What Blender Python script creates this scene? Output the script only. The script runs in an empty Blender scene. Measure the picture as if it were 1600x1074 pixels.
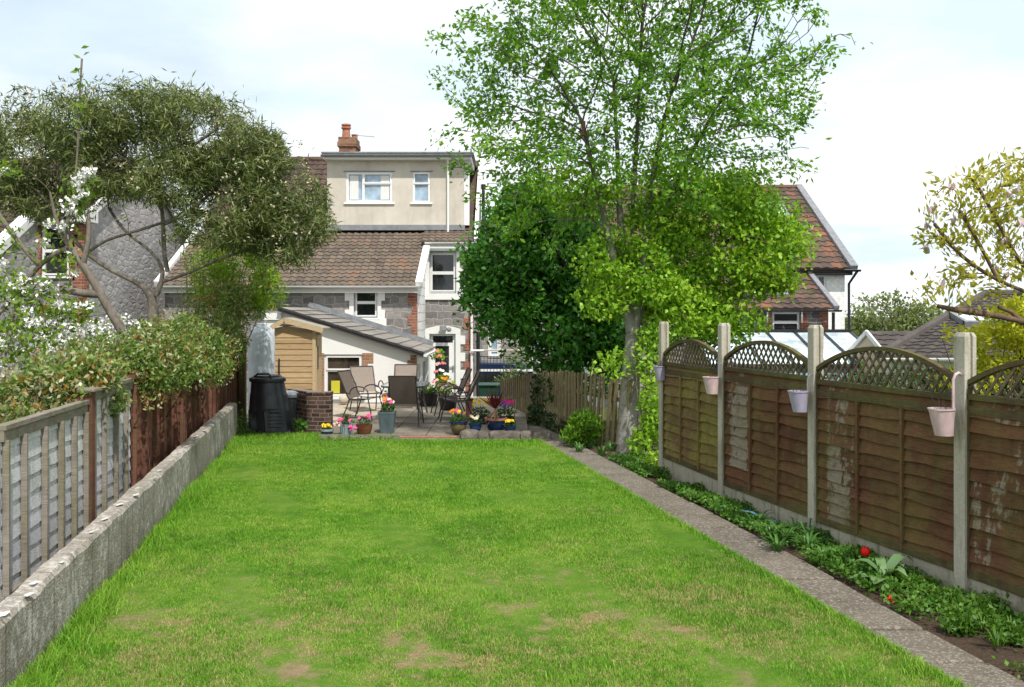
import bpy, math, random
import numpy as np
from mathutils import Vector, Matrix

random.seed(7)
RNG = np.random.default_rng(7)
SC = bpy.context.scene
COL = SC.collection
F_PX, EYE, HOR = 1500.0, 2.15, 490.0


def at(px, py, Z):
    """a point of the place, estimated from where it shows and how far away it stands"""
    return Vector(((px - 800) / F_PX * Z, Z, EYE - (py - HOR) / F_PX * Z))


def smooth(a, b, x):
    t = min(1.0, max(0.0, (x - a) / (b - a)))
    return t * t * (3 - 2 * t)


# ------------------------------------------------------------------ objects
XF = {}


def tag(o, label=None, cat=None, group=None, kind=None):
    if label: o['label'] = label
    if cat: o['category'] = cat
    if group: o['group'] = group
    if kind: o['kind'] = kind
    return o


def thing(name, label, cat, loc=(0, 0, 0), rz=0.0, group=None):
    o = bpy.data.objects.new(name, None)
    COL.objects.link(o)
    o.empty_display_size = 0.2
    o.location = loc
    o.rotation_euler = (0, 0, rz)
    XF[o] = Matrix.Translation(Vector(loc)) @ Matrix.Rotation(rz, 4, 'Z')
    return tag(o, label, cat, group)


def copy_thing(src, loc, rz, label, group=None):
    c = src.copy()
    COL.objects.link(c)
    c.location = loc
    c.rotation_euler = (0, 0, rz)
    c['label'] = label
    if group: c['group'] = group
    for ch in list(src.children):
        d = ch.copy(); COL.objects.link(d); d.parent = c
        for g in list(ch.children):
            e = g.copy(); COL.objects.link(e); e.parent = d
    return c


class MB:
    """collects shapes, then links them as one mesh object"""

    def __init__(self):
        self.v = []; self.f = []; self.mi = []; self.uv = []

    def add(self, verts, faces, mi=0, uv=None):
        n = len(self.v)
        self.v.extend([tuple(p) for p in verts])
        self.uv.extend(uv if uv is not None else [(0, 0)] * len(verts))
        for f in faces:
            self.f.append(tuple(i + n for i in f)); self.mi.append(mi)

    def box(self, x0, y0, z0, x1, y1, z1, mi=0):
        v = [(x0, y0, z0), (x1, y0, z0), (x1, y1, z0), (x0, y1, z0), (x0, y0, z1), (x1, y0, z1), (x1, y1, z1), (x0, y1, z1)]
        self.add(v, [(0, 3, 2, 1), (4, 5, 6, 7), (0, 1, 5, 4), (1, 2, 6, 5), (2, 3, 7, 6), (3, 0, 4, 7)], mi)

    def fbox(self, F, a0, a1, b0, b1, d0, d1, mi=0):
        P = lambda a, b, d: F(a, b, d)
        v = [P(a0, b0, d0), P(a1, b0, d0), P(a1, b0, d1), P(a0, b0, d1), P(a0, b1, d0), P(a1, b1, d0), P(a1, b1, d1), P(a0, b1, d1)]
        self.add(v, [(0, 1, 2, 3), (4, 7, 6, 5), (0, 4, 5, 1), (1, 5, 6, 2), (2, 6, 7, 3), (3, 7, 4, 0)], mi)

    def bar(self, p0, p1, w, h, up=(0, 0, 1), mi=0):
        p0 = Vector(p0); p1 = Vector(p1); d = (p1 - p0).normalized(); up = Vector(up)
        s = d.cross(up)
        if s.length < 1e-4: s = d.cross(Vector((1, 0, 0)))
        s.normalize(); u = s.cross(d).normalized()
        v = []
        for p in (p0, p1):
            for a, b in ((-1, -1), (1, -1), (1, 1), (-1, 1)):
                v.append(p + s * (a * w / 2) + u * (b * h / 2))
        self.add(v, [(0, 1, 2, 3), (7, 6, 5, 4), (0, 4, 5, 1), (1, 5, 6, 2), (2, 6, 7, 3), (3, 7, 4, 0)], mi)

    def tube(self, pts, rad, n=8, mi=0, cap=True):
        pts = [Vector(p) for p in pts]
        if not hasattr(rad, '__len__'): rad = [rad] * len(pts)
        ref = None; v = []
        for i, p in enumerate(pts):
            d = (pts[min(i + 1, len(pts) - 1)] - pts[max(i - 1, 0)]).normalized()
            if ref is None:
                ref = d.orthogonal().normalized()
            else:
                ref = (ref - d * ref.dot(d))
                ref = ref.normalized() if ref.length > 1e-5 else d.orthogonal().normalized()
            b = d.cross(ref)
            for k in range(n):
                a = 2 * math.pi * k / n
                v.append(p + (ref * math.cos(a) + b * math.sin(a)) * rad[i])
        f = []
        for i in range(len(pts) - 1):
            for k in range(n):
                f.append((i * n + k, i * n + (k + 1) % n, (i + 1) * n + (k + 1) % n, (i + 1) * n + k))
        if cap:
            f.append(tuple(range(n - 1, -1, -1))); m = (len(pts) - 1) * n
            f.append(tuple(m + k for k in range(n)))
        self.add(v, f, mi)

    def lathe(self, c, prof, n=24, mi=0, lean=(0, 0), cap0=True, cap1=True, ribs=0, ribd=0.0, sq=0.0):
        v = []
        for r, z in prof:
            for k in range(n):
                a = 2 * math.pi * k / n
                rr = r * (1 + (ribd * math.cos(ribs * a) if ribs else 0))
                if sq:
                    ca, sa = abs(math.cos(a)), abs(math.sin(a))
                    rr *= 1.0 / ((ca ** sq + sa ** sq) ** (1.0 / sq))
                v.append((c[0] + rr * math.cos(a) + lean[0] * z, c[1] + rr * math.sin(a) + lean[1] * z, c[2] + z))
        f = []
        for i in range(len(prof) - 1):
            for k in range(n):
                f.append((i * n + k, i * n + (k + 1) % n, (i + 1) * n + (k + 1) % n, (i + 1) * n + k))
        if cap0: f.append(tuple(range(n - 1, -1, -1)))
        if cap1: f.append(tuple((len(prof) - 1) * n + k for k in range(n)))
        self.add(v, f, mi)

    def ball(self, c, r, n=10, m=6, mi=0, sz=1.0):
        prof = [(max(1e-4, r * math.sin(math.pi * i / m)), -r * sz * math.cos(math.pi * i / m)) for i in range(m + 1)]
        self.lathe(c, prof, n, mi, cap0=False, cap1=False)

    def extrude(self, poly, F, d0, d1, mi=0):
        """poly in a wall frame's (a, b), pushed from depth d0 to d1"""
        n = len(poly)
        v = [F(a, b, d0) for a, b in poly] + [F(a, b, d1) for a, b in poly]
        f = [tuple(range(n)), tuple(range(2 * n - 1, n - 1, -1))]
        for i in range(n):
            j = (i + 1) % n
            f.append((i, i + n, j + n, j))
        self.add(v, f, mi)

    def wall(self, F, a0, a1, b0, b1, holes=(), depth=0.12, top=None, mi=0):
        """a front face with rectangular openings and their reveals"""
        A = sorted({a0, a1} | {h[0] for h in holes} | {h[2] for h in holes})
        B = sorted({b0, b1} | {h[1] for h in holes} | {h[3] for h in holes})
        tf = top or (lambda a: b1)
        for i in range(len(A) - 1):
            for j in range(len(B) - 1):
                ca, cb = (A[i] + A[i + 1]) / 2, (B[j] + B[j + 1]) / 2
                if any(h[0] < ca < h[2] and h[1] < cb < h[3] for h in holes): continue
                last = j == len(B) - 2
                t0 = tf(A[i]) if last else B[j + 1]; t1 = tf(A[i + 1]) if last else B[j + 1]
                self.add([F(A[i], B[j], 0), F(A[i + 1], B[j], 0), F(A[i + 1], t1, 0), F(A[i], t0, 0)], [(0, 1, 2, 3)], mi)
        for h in holes:
            x0, y0, x1, y1 = h
            for p, q in (((x0, y0), (x1, y0)), ((x1, y0), (x1, y1)), ((x1, y1), (x0, y1)), ((x0, y1), (x0, y0))):
                self.add([F(*p, 0), F(*q, 0), F(*q, -depth), F(*p, -depth)], [(0, 1, 2, 3)], mi)

    def build(self, name, mats, parent=None, smooth=False, bevel=0.0, attr=None):
        me = bpy.data.meshes.new(name)
        verts = self.v
        if parent is not None and parent in XF:
            inv = XF[parent].inverted()
            verts = [tuple(inv @ Vector(p)) for p in verts]
        me.from_pydata(verts, [], self.f)
        if not isinstance(mats, (list, tuple)): mats = [mats]
        for m in mats: me.materials.append(m)
        if len(mats) > 1: me.polygons.foreach_set('material_index', self.mi)
        if any(u != (0, 0) for u in self.uv):
            uvl = me.uv_layers.new(name='UVMap')
            li = np.zeros(len(me.loops), dtype=np.int32); me.loops.foreach_get('vertex_index', li)
            uvl.data.foreach_set('uv', np.array(self.uv, dtype=np.float32)[li].ravel())
        if attr is not None:
            at_ = me.attributes.new('wear', 'FLOAT', 'POINT')
            at_.data.foreach_set('value', np.array(attr, dtype=np.float32))
        if smooth:
            me.polygons.foreach_set('use_smooth', [True] * len(me.polygons))
        me.update()
        o = bpy.data.objects.new(name, me)
        COL.objects.link(o)
        if parent is not None:
            o.parent = parent
            if parent in XF: XF[o] = XF[parent]
            else: XF[o] = Matrix.Identity(4)
        else: XF[o] = Matrix.Identity(4)
        if bevel:
            b = o.modifiers.new('bevel', 'BEVEL'); b.width = bevel; b.segments = 2; b.limit_method = 'ANGLE'; b.angle_limit = math.radians(40)
        if smooth == 'auto':
            try: me.set_sharp_from_angle(angle=math.radians(38))
            except Exception: pass
        return o


def np_mesh(name, V, Fq, mat, parent=None, mats_idx=None, uv=None):
    """vertices (N,3) and equal-sized faces (M,k) straight from arrays"""
    me = bpy.data.meshes.new(name)
    V = np.asarray(V, dtype=np.float32)
    if parent is not None and parent in XF:
        inv = np.array(XF[parent].inverted(), dtype=np.float32)
        V = V @ inv[:3, :3].T + inv[:3, 3]
    k = Fq.shape[1]
    me.vertices.add(len(V)); me.vertices.foreach_set('co', V.ravel())
    me.loops.add(Fq.size); me.loops.foreach_set('vertex_index', Fq.astype(np.int32).ravel())
    me.polygons.add(len(Fq)); me.polygons.foreach_set('loop_start', np.arange(0, Fq.size, k, dtype=np.int32))
    mats = mat if isinstance(mat, (list, tuple)) else [mat]
    for m in mats: me.materials.append(m)
    if mats_idx is not None: me.polygons.foreach_set('material_index', mats_idx.astype(np.int32))
    me.update(calc_edges=True); me.validate()
    o = bpy.data.objects.new(name, me); COL.objects.link(o)
    XF[o] = XF.get(parent, Matrix.Identity(4))
    if parent is not None: o.parent = parent
    return o


def frame_of(O, u, n):
    O = Vector(O); u = Vector(u).normalized(); n = Vector(n).normalized()
    return lambda a, b, d=0.0: O + u * a + Vector((0, 0, b)) + n * d


def front(y):
    """wall frame facing the camera side: a = world x, b = world z"""
    return frame_of((0, y, 0), (1, 0, 0), (0, -1, 0))


def side(x):
    """wall frame facing right: a = world y, b = world z"""
    return frame_of((x, 0, 0), (0, 1, 0), (1, 0, 0))


# ------------------------------------------------------------------ materials
class N:
    def __init__(self, name):
        self.m = bpy.data.materials.new(name); self.m.use_nodes = True
        self.t = self.m.node_tree; self.t.nodes.clear()
        self.out = self.t.nodes.new('ShaderNodeOutputMaterial')
        self.p = self.t.nodes.new('ShaderNodeBsdfPrincipled')
        self.t.links.new(self.p.outputs[0], self.out.inputs[0])
        self._pos = None

    def n(self, typ): return self.t.nodes.new('ShaderNode' + typ)
    def l(self, a, b): self.t.links.new(a, b)

    def set(self, sock, v):
        if hasattr(v, 'is_output'): self.l(v, sock)
        elif isinstance(v, (tuple, list)) and len(v) == 3 and sock.type == 'RGBA': sock.default_value = (*v, 1)
        else: sock.default_value = v

    def pos(self):
        if self._pos is None: self._pos = self.n('NewGeometry').outputs['Position']
        return self._pos

    def scaled(self, s, vec=None):
        m = self.n('VectorMath'); m.operation = 'MULTIPLY'
        self.l(vec or self.pos(), m.inputs[0]); m.inputs[1].default_value = s
        return m.outputs[0]

    def noise(self, scale, detail=4, rough=0.55, vec=None, dist=0.0):
        x = self.n('TexNoise'); x.inputs['Scale'].default_value = scale; x.inputs['Detail'].default_value = detail
        x.inputs['Roughness'].default_value = rough; x.inputs['Distortion'].default_value = dist
        self.l(vec or self.pos(), x.inputs['Vector'])
        return x.outputs['Fac']

    def voro(self, scale, feature='F1', vec=None, out='Distance', rnd=1.0):
        x = self.n('TexVoronoi'); x.feature = feature; x.inputs['Scale'].default_value = scale
        x.inputs['Randomness'].default_value = rnd
        self.l(vec or self.pos(), x.inputs['Vector'])
        return x.outputs[out]

    def ramp(self, fac, stops, interp='LINEAR'):
        r = self.n('ValToRGB'); r.color_ramp.interpolation = interp
        e = r.color_ramp.elements
        while len(e) < len(stops): e.new(0.5)
        for i, (p, c) in enumerate(stops):
            if not isinstance(c, (tuple, list)): c = (c, c, c)
            e[i].position = p; e[i].color = (*c, 1)
        self.l(fac, r.inputs[0])
        return r.outputs[0]

    def mix(self, fac, a, b, mode='MIX'):
        x = self.n('Mix'); x.data_type = 'RGBA'; x.blend_type = mode
        self.set(x.inputs[0], fac); self.set(x.inputs[6], a); self.set(x.inputs[7], b)
        return x.outputs[2]

    def math(self, op, a, b=0.0, clamp=False):
        x = self.n('Math'); x.operation = op; x.use_clamp = clamp
        self.set(x.inputs[0], a); self.set(x.inputs[1], b)
        return x.outputs[0]

    def bump(self, h, strength=0.4, dist=0.02, base=None):
        b = self.n('Bump'); b.inputs['Strength'].default_value = strength; b.inputs['Distance'].default_value = dist
        self.l(h, b.inputs['Height'])
        if base is not None: self.l(base, b.inputs['Normal'])
        return b.outputs[0]

    def island(self): return self.n('NewGeometry').outputs['Random Per Island']

    def sep(self, vec=None):
        s = self.n('SeparateXYZ'); self.l(vec or self.pos(), s.inputs[0]); return s.outputs

    def comb(self, x, y, z=0.0):
        c = self.n('CombineXYZ'); self.set(c.inputs[0], x); self.set(c.inputs[1], y); self.set(c.inputs[2], z); return c.outputs[0]

    def done(self, color, rough=0.7, normal=None, spec=0.3, metal=0.0):
        self.set(self.p.inputs['Base Color'], color); self.set(self.p.inputs['Roughness'], rough)
        self.p.inputs['Specular IOR Level'].default_value = spec; self.p.inputs['Metallic'].default_value = metal
        if normal is not None: self.l(normal, self.p.inputs['Normal'])
        return self.m


def mottled(name, c1, c2, scale=6, rough=0.7, bump=0.2, bscale=40, stretch=(1, 1, 1), spec=0.3, dist=0.01, metal=0.0, w=0.35):
    q = N(name); v = q.scaled(stretch)
    f = q.noise(scale, 5, 0.6, v); g = q.noise(bscale, 4, 0.6, v)
    c = q.mix(q.ramp(f, [(0.3, 0.0), (0.7, 1.0)]), c1, c2)
    c = q.mix(w, c, q.ramp(g, [(0.3, 0.35), (0.7, 1.0)]), 'MULTIPLY')
    return q.done(c, rough, q.bump(g, bump, dist), spec, metal)


def stone_mat(name, axis, dark, light, mortar, bw=0.42, bh=0.19, mort=0.018, warp=0.05, bumpd=0.03, rough=0.9):
    q = N(name); s = q.sep()
    u = s[0] if axis == 'x' else s[1]
    base = q.comb(u, s[2], 0.0)
    wn = q.n('TexNoise'); wn.inputs['Scale'].default_value = 3.2; wn.inputs['Detail'].default_value = 2; q.l(base, wn.inputs['Vector'])
    off = q.n('VectorMath'); off.operation = 'SUBTRACT'; q.l(wn.outputs['Color'], off.inputs[0]); off.inputs[1].default_value = (0.5, 0.5, 0.5)
    sc = q.n('VectorMath'); sc.operation = 'SCALE'; q.l(off.outputs[0], sc.inputs[0]); sc.inputs['Scale'].default_value = warp * 2
    ad = q.n('VectorMath'); ad.operation = 'ADD'; q.l(base, ad.inputs[0]); q.l(sc.outputs[0], ad.inputs[1])
    br = q.n('TexBrick'); q.l(ad.outputs[0], br.inputs['Vector'])
    br.inputs['Scale'].default_value = 1.0; br.inputs['Brick Width'].default_value = bw; br.inputs['Row Height'].default_value = bh
    br.inputs['Mortar Size'].default_value = mort; br.inputs['Mortar Smooth'].default_value = 0.3
    br.inputs['Color1'].default_value = (0, 0, 0, 1); br.inputs['Color2'].default_value = (1, 1, 1, 1); br.inputs['Mortar'].default_value = (0.5, 0.5, 0.5, 1)
    br.offset = 0.42; br.squash = 0.72; br.squash_frequency = 3
    stone = q.mix(br.outputs['Color'], dark, light)
    nn = q.noise(9, 5, 0.65, ad.outputs[0]); big = q.noise(0.6, 3, 0.6)
    stone = q.mix(0.55, stone, q.ramp(nn, [(0.25, 0.35), (0.75, 1.25)]), 'MULTIPLY')
    stone = q.mix(0.5, stone, q.ramp(big, [(0.3, 0.65), (0.7, 1.15)]), 'MULTIPLY')
    c = q.mix(br.outputs['Fac'], stone, mortar)
    h = q.math('SUBTRACT', q.math('MULTIPLY', nn, 0.7), br.outputs['Fac'])
    return q.done(c, rough, q.bump(h, 0.7, bumpd), 0.2)


def tile_mat(name, cols, rough=0.8):
    """roof tiles: one colour per tile from the tile grid in the UV map"""
    q = N(name); uv = q.n('UVMap'); uv.uv_map = 'UVMap'
    fl = q.n('VectorMath'); fl.operation = 'FLOOR'; q.l(uv.outputs[0], fl.inputs[0])
    wn = q.n('TexWhiteNoise'); wn.noise_dimensions = '2D'; q.l(fl.outputs[0], wn.inputs['Vector'])
    patch = q.noise(0.9, 3, 0.6)
    f = q.math('ADD', q.math('MULTIPLY', wn.outputs['Value'], 0.62), q.math('MULTIPLY', q.math('SUBTRACT', patch, 0.5), 1.5))
    f = q.math('ADD', f, 0.19, True)
    k = len(cols)
    c = q.ramp(f, [(i / (k - 1), cols[i]) for i in range(k)])
    fn = q.noise(14, 5, 0.65)
    c = q.mix(0.6, c, q.ramp(fn, [(0.25, 0.4), (0.75, 1.2)]), 'MULTIPLY')
    lich = q.ramp(q.noise(5, 6, 0.7), [(0.6, 0.0), (0.72, 1.0)])
    c = q.mix(q.math('MULTIPLY', lich, 0.35), c, (0.3, 0.29, 0.2))
    return q.done(c, rough, q.bump(fn, 0.35, 0.01), 0.25)


def leaf_mat(name, c_dark, c_mid, c_light, trans=0.35, rough=0.5, tcol=None, spec=0.35):
    q = N(name); r = q.island()
    big = q.noise(1.1, 3, 0.6)
    f = q.math('ADD', q.math('MULTIPLY', r, 0.65), q.math('MULTIPLY', big, 0.7))
    f = q.math('SUBTRACT', f, 0.17, True)
    c = q.ramp(f, [(0.1, c_dark), (0.5, c_mid), (0.95, c_light)])
    q.done(c, rough, None, spec)
    tr = q.n('BsdfTranslucent'); tc = q.mix(1.0, c, tcol or (1.25, 1.2, 0.6), 'MULTIPLY'); q.l(tc, tr.inputs['Color'])
    ms = q.n('MixShader'); ms.inputs[0].default_value = trans
    q.l(q.p.outputs[0], ms.inputs[1]); q.l(tr.outputs[0], ms.inputs[2]); q.l(ms.outputs[0], q.out.inputs[0])
    return q.m


def plain(name, c, rough=0.5, spec=0.4, metal=0.0, var=0.15):
    q = N(name); f = q.noise(7, 4, 0.6)
    col = q.mix(var, c, q.ramp(f, [(0.3, 0.4), (0.7, 1.1)]), 'MULTIPLY')
    return q.done(col, rough, None, spec, metal)
# ------------------------------------------------------------------ material set
MT = {}
MT['stone'] = stone_mat('grey_stone', 'x', (0.16, 0.145, 0.14), (0.36, 0.335, 0.32), (0.34, 0.33, 0.32), 0.4, 0.2, 0.016, 0.11)
MT['stone_far'] = stone_mat('far_stone', 'x', (0.24, 0.22, 0.21), (0.36, 0.335, 0.32), (0.4, 0.39, 0.38), 0.5, 0.24)
def rubble_mat(name, dark, light, mortar):
    q = N(name); wn = q.n('TexNoise'); wn.inputs['Scale'].default_value = 2.5; wn.inputs['Detail'].default_value = 3; q.l(q.pos(), wn.inputs['Vector'])
    ad = q.n('VectorMath'); ad.operation = 'MULTIPLY_ADD'; q.l(wn.outputs['Color'], ad.inputs[0]); ad.inputs[1].default_value = (.1, .1, .1); q.l(q.pos(), ad.inputs[2])
    v = q.scaled((3.6, 3.6, 7.2), ad.outputs[0])
    e = q.voro(1.0, 'DISTANCE_TO_EDGE', v, rnd=.85); cc = q.voro(1.0, 'F1', v, 'Color', rnd=.85)
    f = q.noise(14, 5, .7)
    c = q.mix(q.sep(cc)[0], dark, light); c = q.mix(.6, c, q.ramp(f, [(.3, .4), (.7, 1.25)]), 'MULTIPLY')
    m = q.ramp(e, [(0.015, 1.0), (0.06, 0.0)]); c = q.mix(m, c, mortar)
    h = q.math('ADD', q.math('MULTIPLY', q.ramp(e, [(0, 0.0), (.25, 1.0)]), 1.0), q.math('MULTIPLY', f, .35))
    return q.done(c, .9, q.bump(h, .4, .02), .2)


MT['rubble_side'] = rubble_mat('rubble_side', (0.34, 0.32, 0.32), (0.52, 0.5, 0.49), (0.36, 0.35, 0.345))
MT['white_stone_side'] = stone_mat('whitewashed_side', 'y', (0.9, 0.89, 0.87), (1.0, 1.0, .99), (0.5, 0.48, 0.47), 0.36, 0.24, 0.012, 0.06, 0.03)
MT['brick'] = stone_mat('red_brick', 'x', (0.24, 0.08, 0.05), (0.42, 0.16, 0.09), (0.3, 0.26, 0.23), 0.225, 0.075, 0.008, 0.01, 0.01)
MT['brick_side'] = stone_mat('red_brick_side', 'y', (0.24, 0.08, 0.05), (0.42, 0.16, 0.09), (0.3, 0.26, 0.23), 0.225, 0.075, 0.008, 0.01, 0.01)
MT['old_brick'] = stone_mat('old_brick', 'x', (0.05, 0.032, 0.026), (0.17, 0.095, 0.07), (0.2, 0.17, 0.15), 0.225, 0.077, 0.009, 0.015, 0.015)
MT['orange_brick'] = stone_mat('orange_brick', 'x', (0.32, 0.16, 0.09), (0.45, 0.24, 0.14), (0.4, 0.34, 0.28), 0.215, 0.075, 0.006, 0.008, 0.01)
MT['white_brick'] = stone_mat('white_painted_brick', 'x', (0.95, 0.95, 0.94), (1.0, 1.0, 1.0), (0.8, 0.8, 0.79), 0.225, 0.075, 0.006, 0.01, 0.008)
MT['chimney_brick'] = stone_mat('chimney_brick', 'x', (0.2, 0.09, 0.06), (0.4, 0.2, 0.12), (0.22, 0.18, 0.13), 0.225, 0.075, 0.01, 0.015, 0.02)
MT['white_paint'] = mottled('white_paint', (0.84, 0.84, 0.83), (0.78, 0.78, 0.77), 1.5, 0.6, 0.1, 30, w=.08)
MT['upvc'] = plain('upvc', (0.82, 0.82, 0.82), 0.3, 0.5, 0, 0.05)
MT['stone_dress'] = mottled('dressed_stone', (0.82, 0.82, 0.81), (0.74, 0.74, 0.72), 4, 0.7, 0.15, 30, w=.12)
MT['lead'] = mottled('lead', (0.2, 0.21, 0.23), (0.3, 0.31, 0.33), 5, 0.6, 0.2, 20)
MT['black_metal'] = plain('black_metal', (0.02, 0.02, 0.022), 0.4)
MT['terracotta'] = mottled('terracotta', (0.36, 0.13, 0.08), (0.45, 0.2, 0.12), 8, 0.8)
MT['roof_brown'] = tile_mat('roof_brown', [(0.1, 0.08, 0.066), (0.14, 0.112, 0.09), (0.165, 0.13, 0.103), (0.19, 0.15, 0.118), (0.24, 0.14, 0.095)])
MT['roof_dark'] = tile_mat('roof_dark', [(0.05, 0.036, 0.03), (0.075, 0.052, 0.042), (0.1, 0.068, 0.055), (0.13, 0.085, 0.068)])
MT['roof_red'] = tile_mat('roof_red', [(0.06, 0.045, 0.039), (0.1, 0.07, 0.058), (0.13, 0.088, 0.07), (0.19, 0.1, 0.07), (0.36, 0.14, 0.075)])
MT['roof_grey'] = tile_mat('roof_grey', [(0.06, 0.052, 0.05), (0.08, 0.068, 0.064), (0.1, 0.086, 0.08), (0.125, 0.108, 0.1)])
MT['slate'] = tile_mat('flat_slate', [(0.2, 0.185, 0.175), (0.26, 0.24, 0.22), (0.3, 0.275, 0.25), (0.34, 0.31, 0.28)])
MT['slate_edge'] = plain('slate_edge', (0.045, 0.042, 0.045), 0.7)
MT['curtain'] = plain('curtain', (0.75, 0.74, 0.72), 0.9)
MT['yellow'] = plain('yellow_plastic', (0.6, 0.55, 0.05), 0.5)


def render_mat():
    q = N('dormer_render'); s = q.sep()
    f = q.noise(1.3, 5, 0.65); g = q.noise(30, 4, 0.6)
    st = q.noise(2.2, 4, 0.6, q.scaled((1.6, 1, 0.35)))
    c = q.mix(q.ramp(f, [(0.35, 0.0), (0.68, 1.0)]), (0.53, 0.485, 0.415), (0.65, 0.605, 0.535))
    c = q.mix(q.ramp(st, [(0.5, 0.0), (0.75, 0.45)]), c, (0.38, 0.345, 0.28))
    low = q.ramp(s[2], [(0.0, 0.0), (1.0, 1.0)])
    c = q.mix(0.2, c, q.ramp(g, [(0.3, 0.6), (0.7, 1.1)]), 'MULTIPLY')
    return q.done(c, 0.9, q.bump(g, 0.25, 0.01), 0.2)


def glass_mat(name, tint, rough=0.04, wob=0.25):
    """a window pane seen from outside: reflecting sheet tinted as dark room or as painted sky"""
    q = N(name); f = q.noise(1.2, 2, 0.5); r = q.noise(2.3, 4, 0.6)
    c = q.mix(q.ramp(r, [(0.4, 0.0), (0.7, 1.0)]), tint, tuple(x * 2.2 + 0.004 for x in tint))
    q.done(c, rough, q.bump(f, wob, 0.02), 0.6)
    q.p.inputs['IOR'].default_value = 1.55
    return q.m


MT['render'] = render_mat()
MT['pane'] = glass_mat('dark_pane', (0.012, 0.014, 0.016))
MT['pane_painted_sky'] = glass_mat('painted_sky_pane', (0.2, 0.27, 0.34), 0.08)  # sky reflection painted into the base colour
MT['pane_room'] = glass_mat('room_pane', (0.03, 0.024, 0.018))
MT['roof_glass'] = glass_mat('conservatory_glass', (0.42, 0.5, 0.54), 0.15)


def soil_mat():
    q = N('soil'); f = q.noise(5, 6, 0.7); g = q.noise(40, 5, 0.7)
    c = q.mix(f, (0.045, 0.03, 0.02), (0.12, 0.085, 0.06))
    c = q.mix(0.6, c, q.ramp(g, [(0.3, 0.4), (0.7, 1.3)]), 'MULTIPLY')
    return q.done(c, 0.95, q.bump(g, 0.8, 0.03), 0.15)


DRY = []  # patches of thin dry grass: x, y, rx, ry, strength
for px, py, rx, ry, s in ((800, 985, 1.7, .75, .5), (1080, 930, .7, .5, .55), (690, 1035, .55, .22, .85), (470, 1035, .14, .3, .95), (950, 965, .6, .25, .6), (1060, 985, .25, .12, .7), (740, 1045, .9, .25, .55),
                          (850, 905, .4, .2, .45), (560, 970, .6, .35, .5), (330, 960, .5, .4, .4), (1150, 960, .5, .35, .5), (700, 830, .7, .35, .3), (640, 1010, .35, .14, .6),
                          (930, 800, .8, .4, .28), (760, 760, 1.2, .5, .22), (560, 870, .4, .4, .25), (380, 1000, .4, .3, .4), (1250, 1000, .5, .4, .35)):
    Z = F_PX * EYE / (py - HOR)
    DRY.append(((px - 800) / F_PX * Z, Z, rx, ry, s))


_VN = np.random.default_rng(99).random((256, 256))


def vnoise(X, Y, f):
    x, y = X * f + 1000, Y * f + 1000
    i, j = np.floor(x).astype(int), np.floor(y).astype(int); u, v = x - i, y - j
    u = u * u * (3 - 2 * u); v = v * v * (3 - 2 * v)
    g = lambda a, b: _VN[a % 256, b % 256]
    return (g(i, j) * (1 - u) + g(i + 1, j) * u) * (1 - v) + (g(i, j + 1) * (1 - u) + g(i + 1, j + 1) * u) * v


def fbm(X, Y, f):
    return (vnoise(X, Y, f) + .6 * vnoise(X, Y, f * 2.3) + .4 * vnoise(X, Y, f * 5.1) + .25 * vnoise(X, Y, f * 11)) / 2.25


def dry_field(X, Y):
    d = np.full_like(X, 0.17) + 0.26 * np.clip((10 - Y) / 4, 0, 1)
    for x, y, rx, ry, s in DRY:
        d = np.maximum(d, s * np.exp(-(((X - x) / rx) ** 2 + ((Y - y) / ry) ** 2)))
    return np.clip(d * (0.06 + 1.6 * (fbm(X, Y, 3.0) - 0.16) + 1.8 * (fbm(X, Y, 13.0) - .3)), 0, 1.1)


def grass_mat(name, blades):
    """green, yellower and darker drifts, and straw where the dry attribute is high"""
    q = N(name)
    a = q.noise(0.9, 4, 0.6); b = q.noise(5.0, 4, 0.65)
    at_ = q.n('Attribute'); at_.attribute_name = 'wear'
    f = q.math('ADD', q.math('MULTIPLY', a, 0.6), q.math('MULTIPLY', b, 0.5))
    c = q.ramp(f, [(0.34, (0.09, 0.245, 0.016)), (0.52, (0.165, 0.37, 0.027)), (0.68, (0.28, 0.46, 0.055))])
    if blades:
        r = q.island()
        c = q.mix(q.ramp(r, [(0.0, 0.0), (1.0, 1.0)]), q.mix(1.0, c, (0.7, 0.78, 0.8), 'MULTIPLY'), q.mix(1.0, c, (1.3, 1.2, 1.2), 'MULTIPLY'))
        dry = q.math('ADD', q.math('MULTIPLY', at_.outputs['Fac'], 1.0), q.math('MULTIPLY', q.math('SUBTRACT', r, 0.5), 0.75))
        dry = q.ramp(dry, [(0.4, 0.0), (0.7, 1.0)])
        c = q.mix(dry, c, q.mix(b, (0.42, 0.34, 0.13), (0.58, 0.5, 0.24)))
        q.done(c, 0.55, None, 0.25)
        tr = q.n('BsdfTranslucent'); q.l(c, tr.inputs['Color'])
        ms = q.n('MixShader'); ms.inputs[0].default_value = 0.3
        q.l(q.p.outputs[0], ms.inputs[1]); q.l(tr.outputs[0], ms.inputs[2]); q.l(ms.outputs[0], q.out.inputs[0])
        return q.m
    g = q.noise(60, 5, 0.7)
    dry = q.ramp(q.math('ADD', at_.outputs['Fac'], q.math('MULTIPLY', q.math('SUBTRACT', q.noise(8, 5, 0.7), 0.5), 1.2)), [(0.35, 0.0), (0.75, 1.0)])
    c = q.mix(1.0, c, (0.55, 0.52, 0.6), 'MULTIPLY')
    c = q.mix(dry, c, q.mix(q.noise(14, 5, 0.7), (0.15, 0.105, 0.06), (0.4, 0.3, 0.17)))
    c = q.mix(0.5, c, q.ramp(g, [(0.3, 0.4), (0.7, 1.25)]), 'MULTIPLY')
    return q.done(c, 0.9, q.bump(g, 0.7, 0.02), 0.15)


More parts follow.
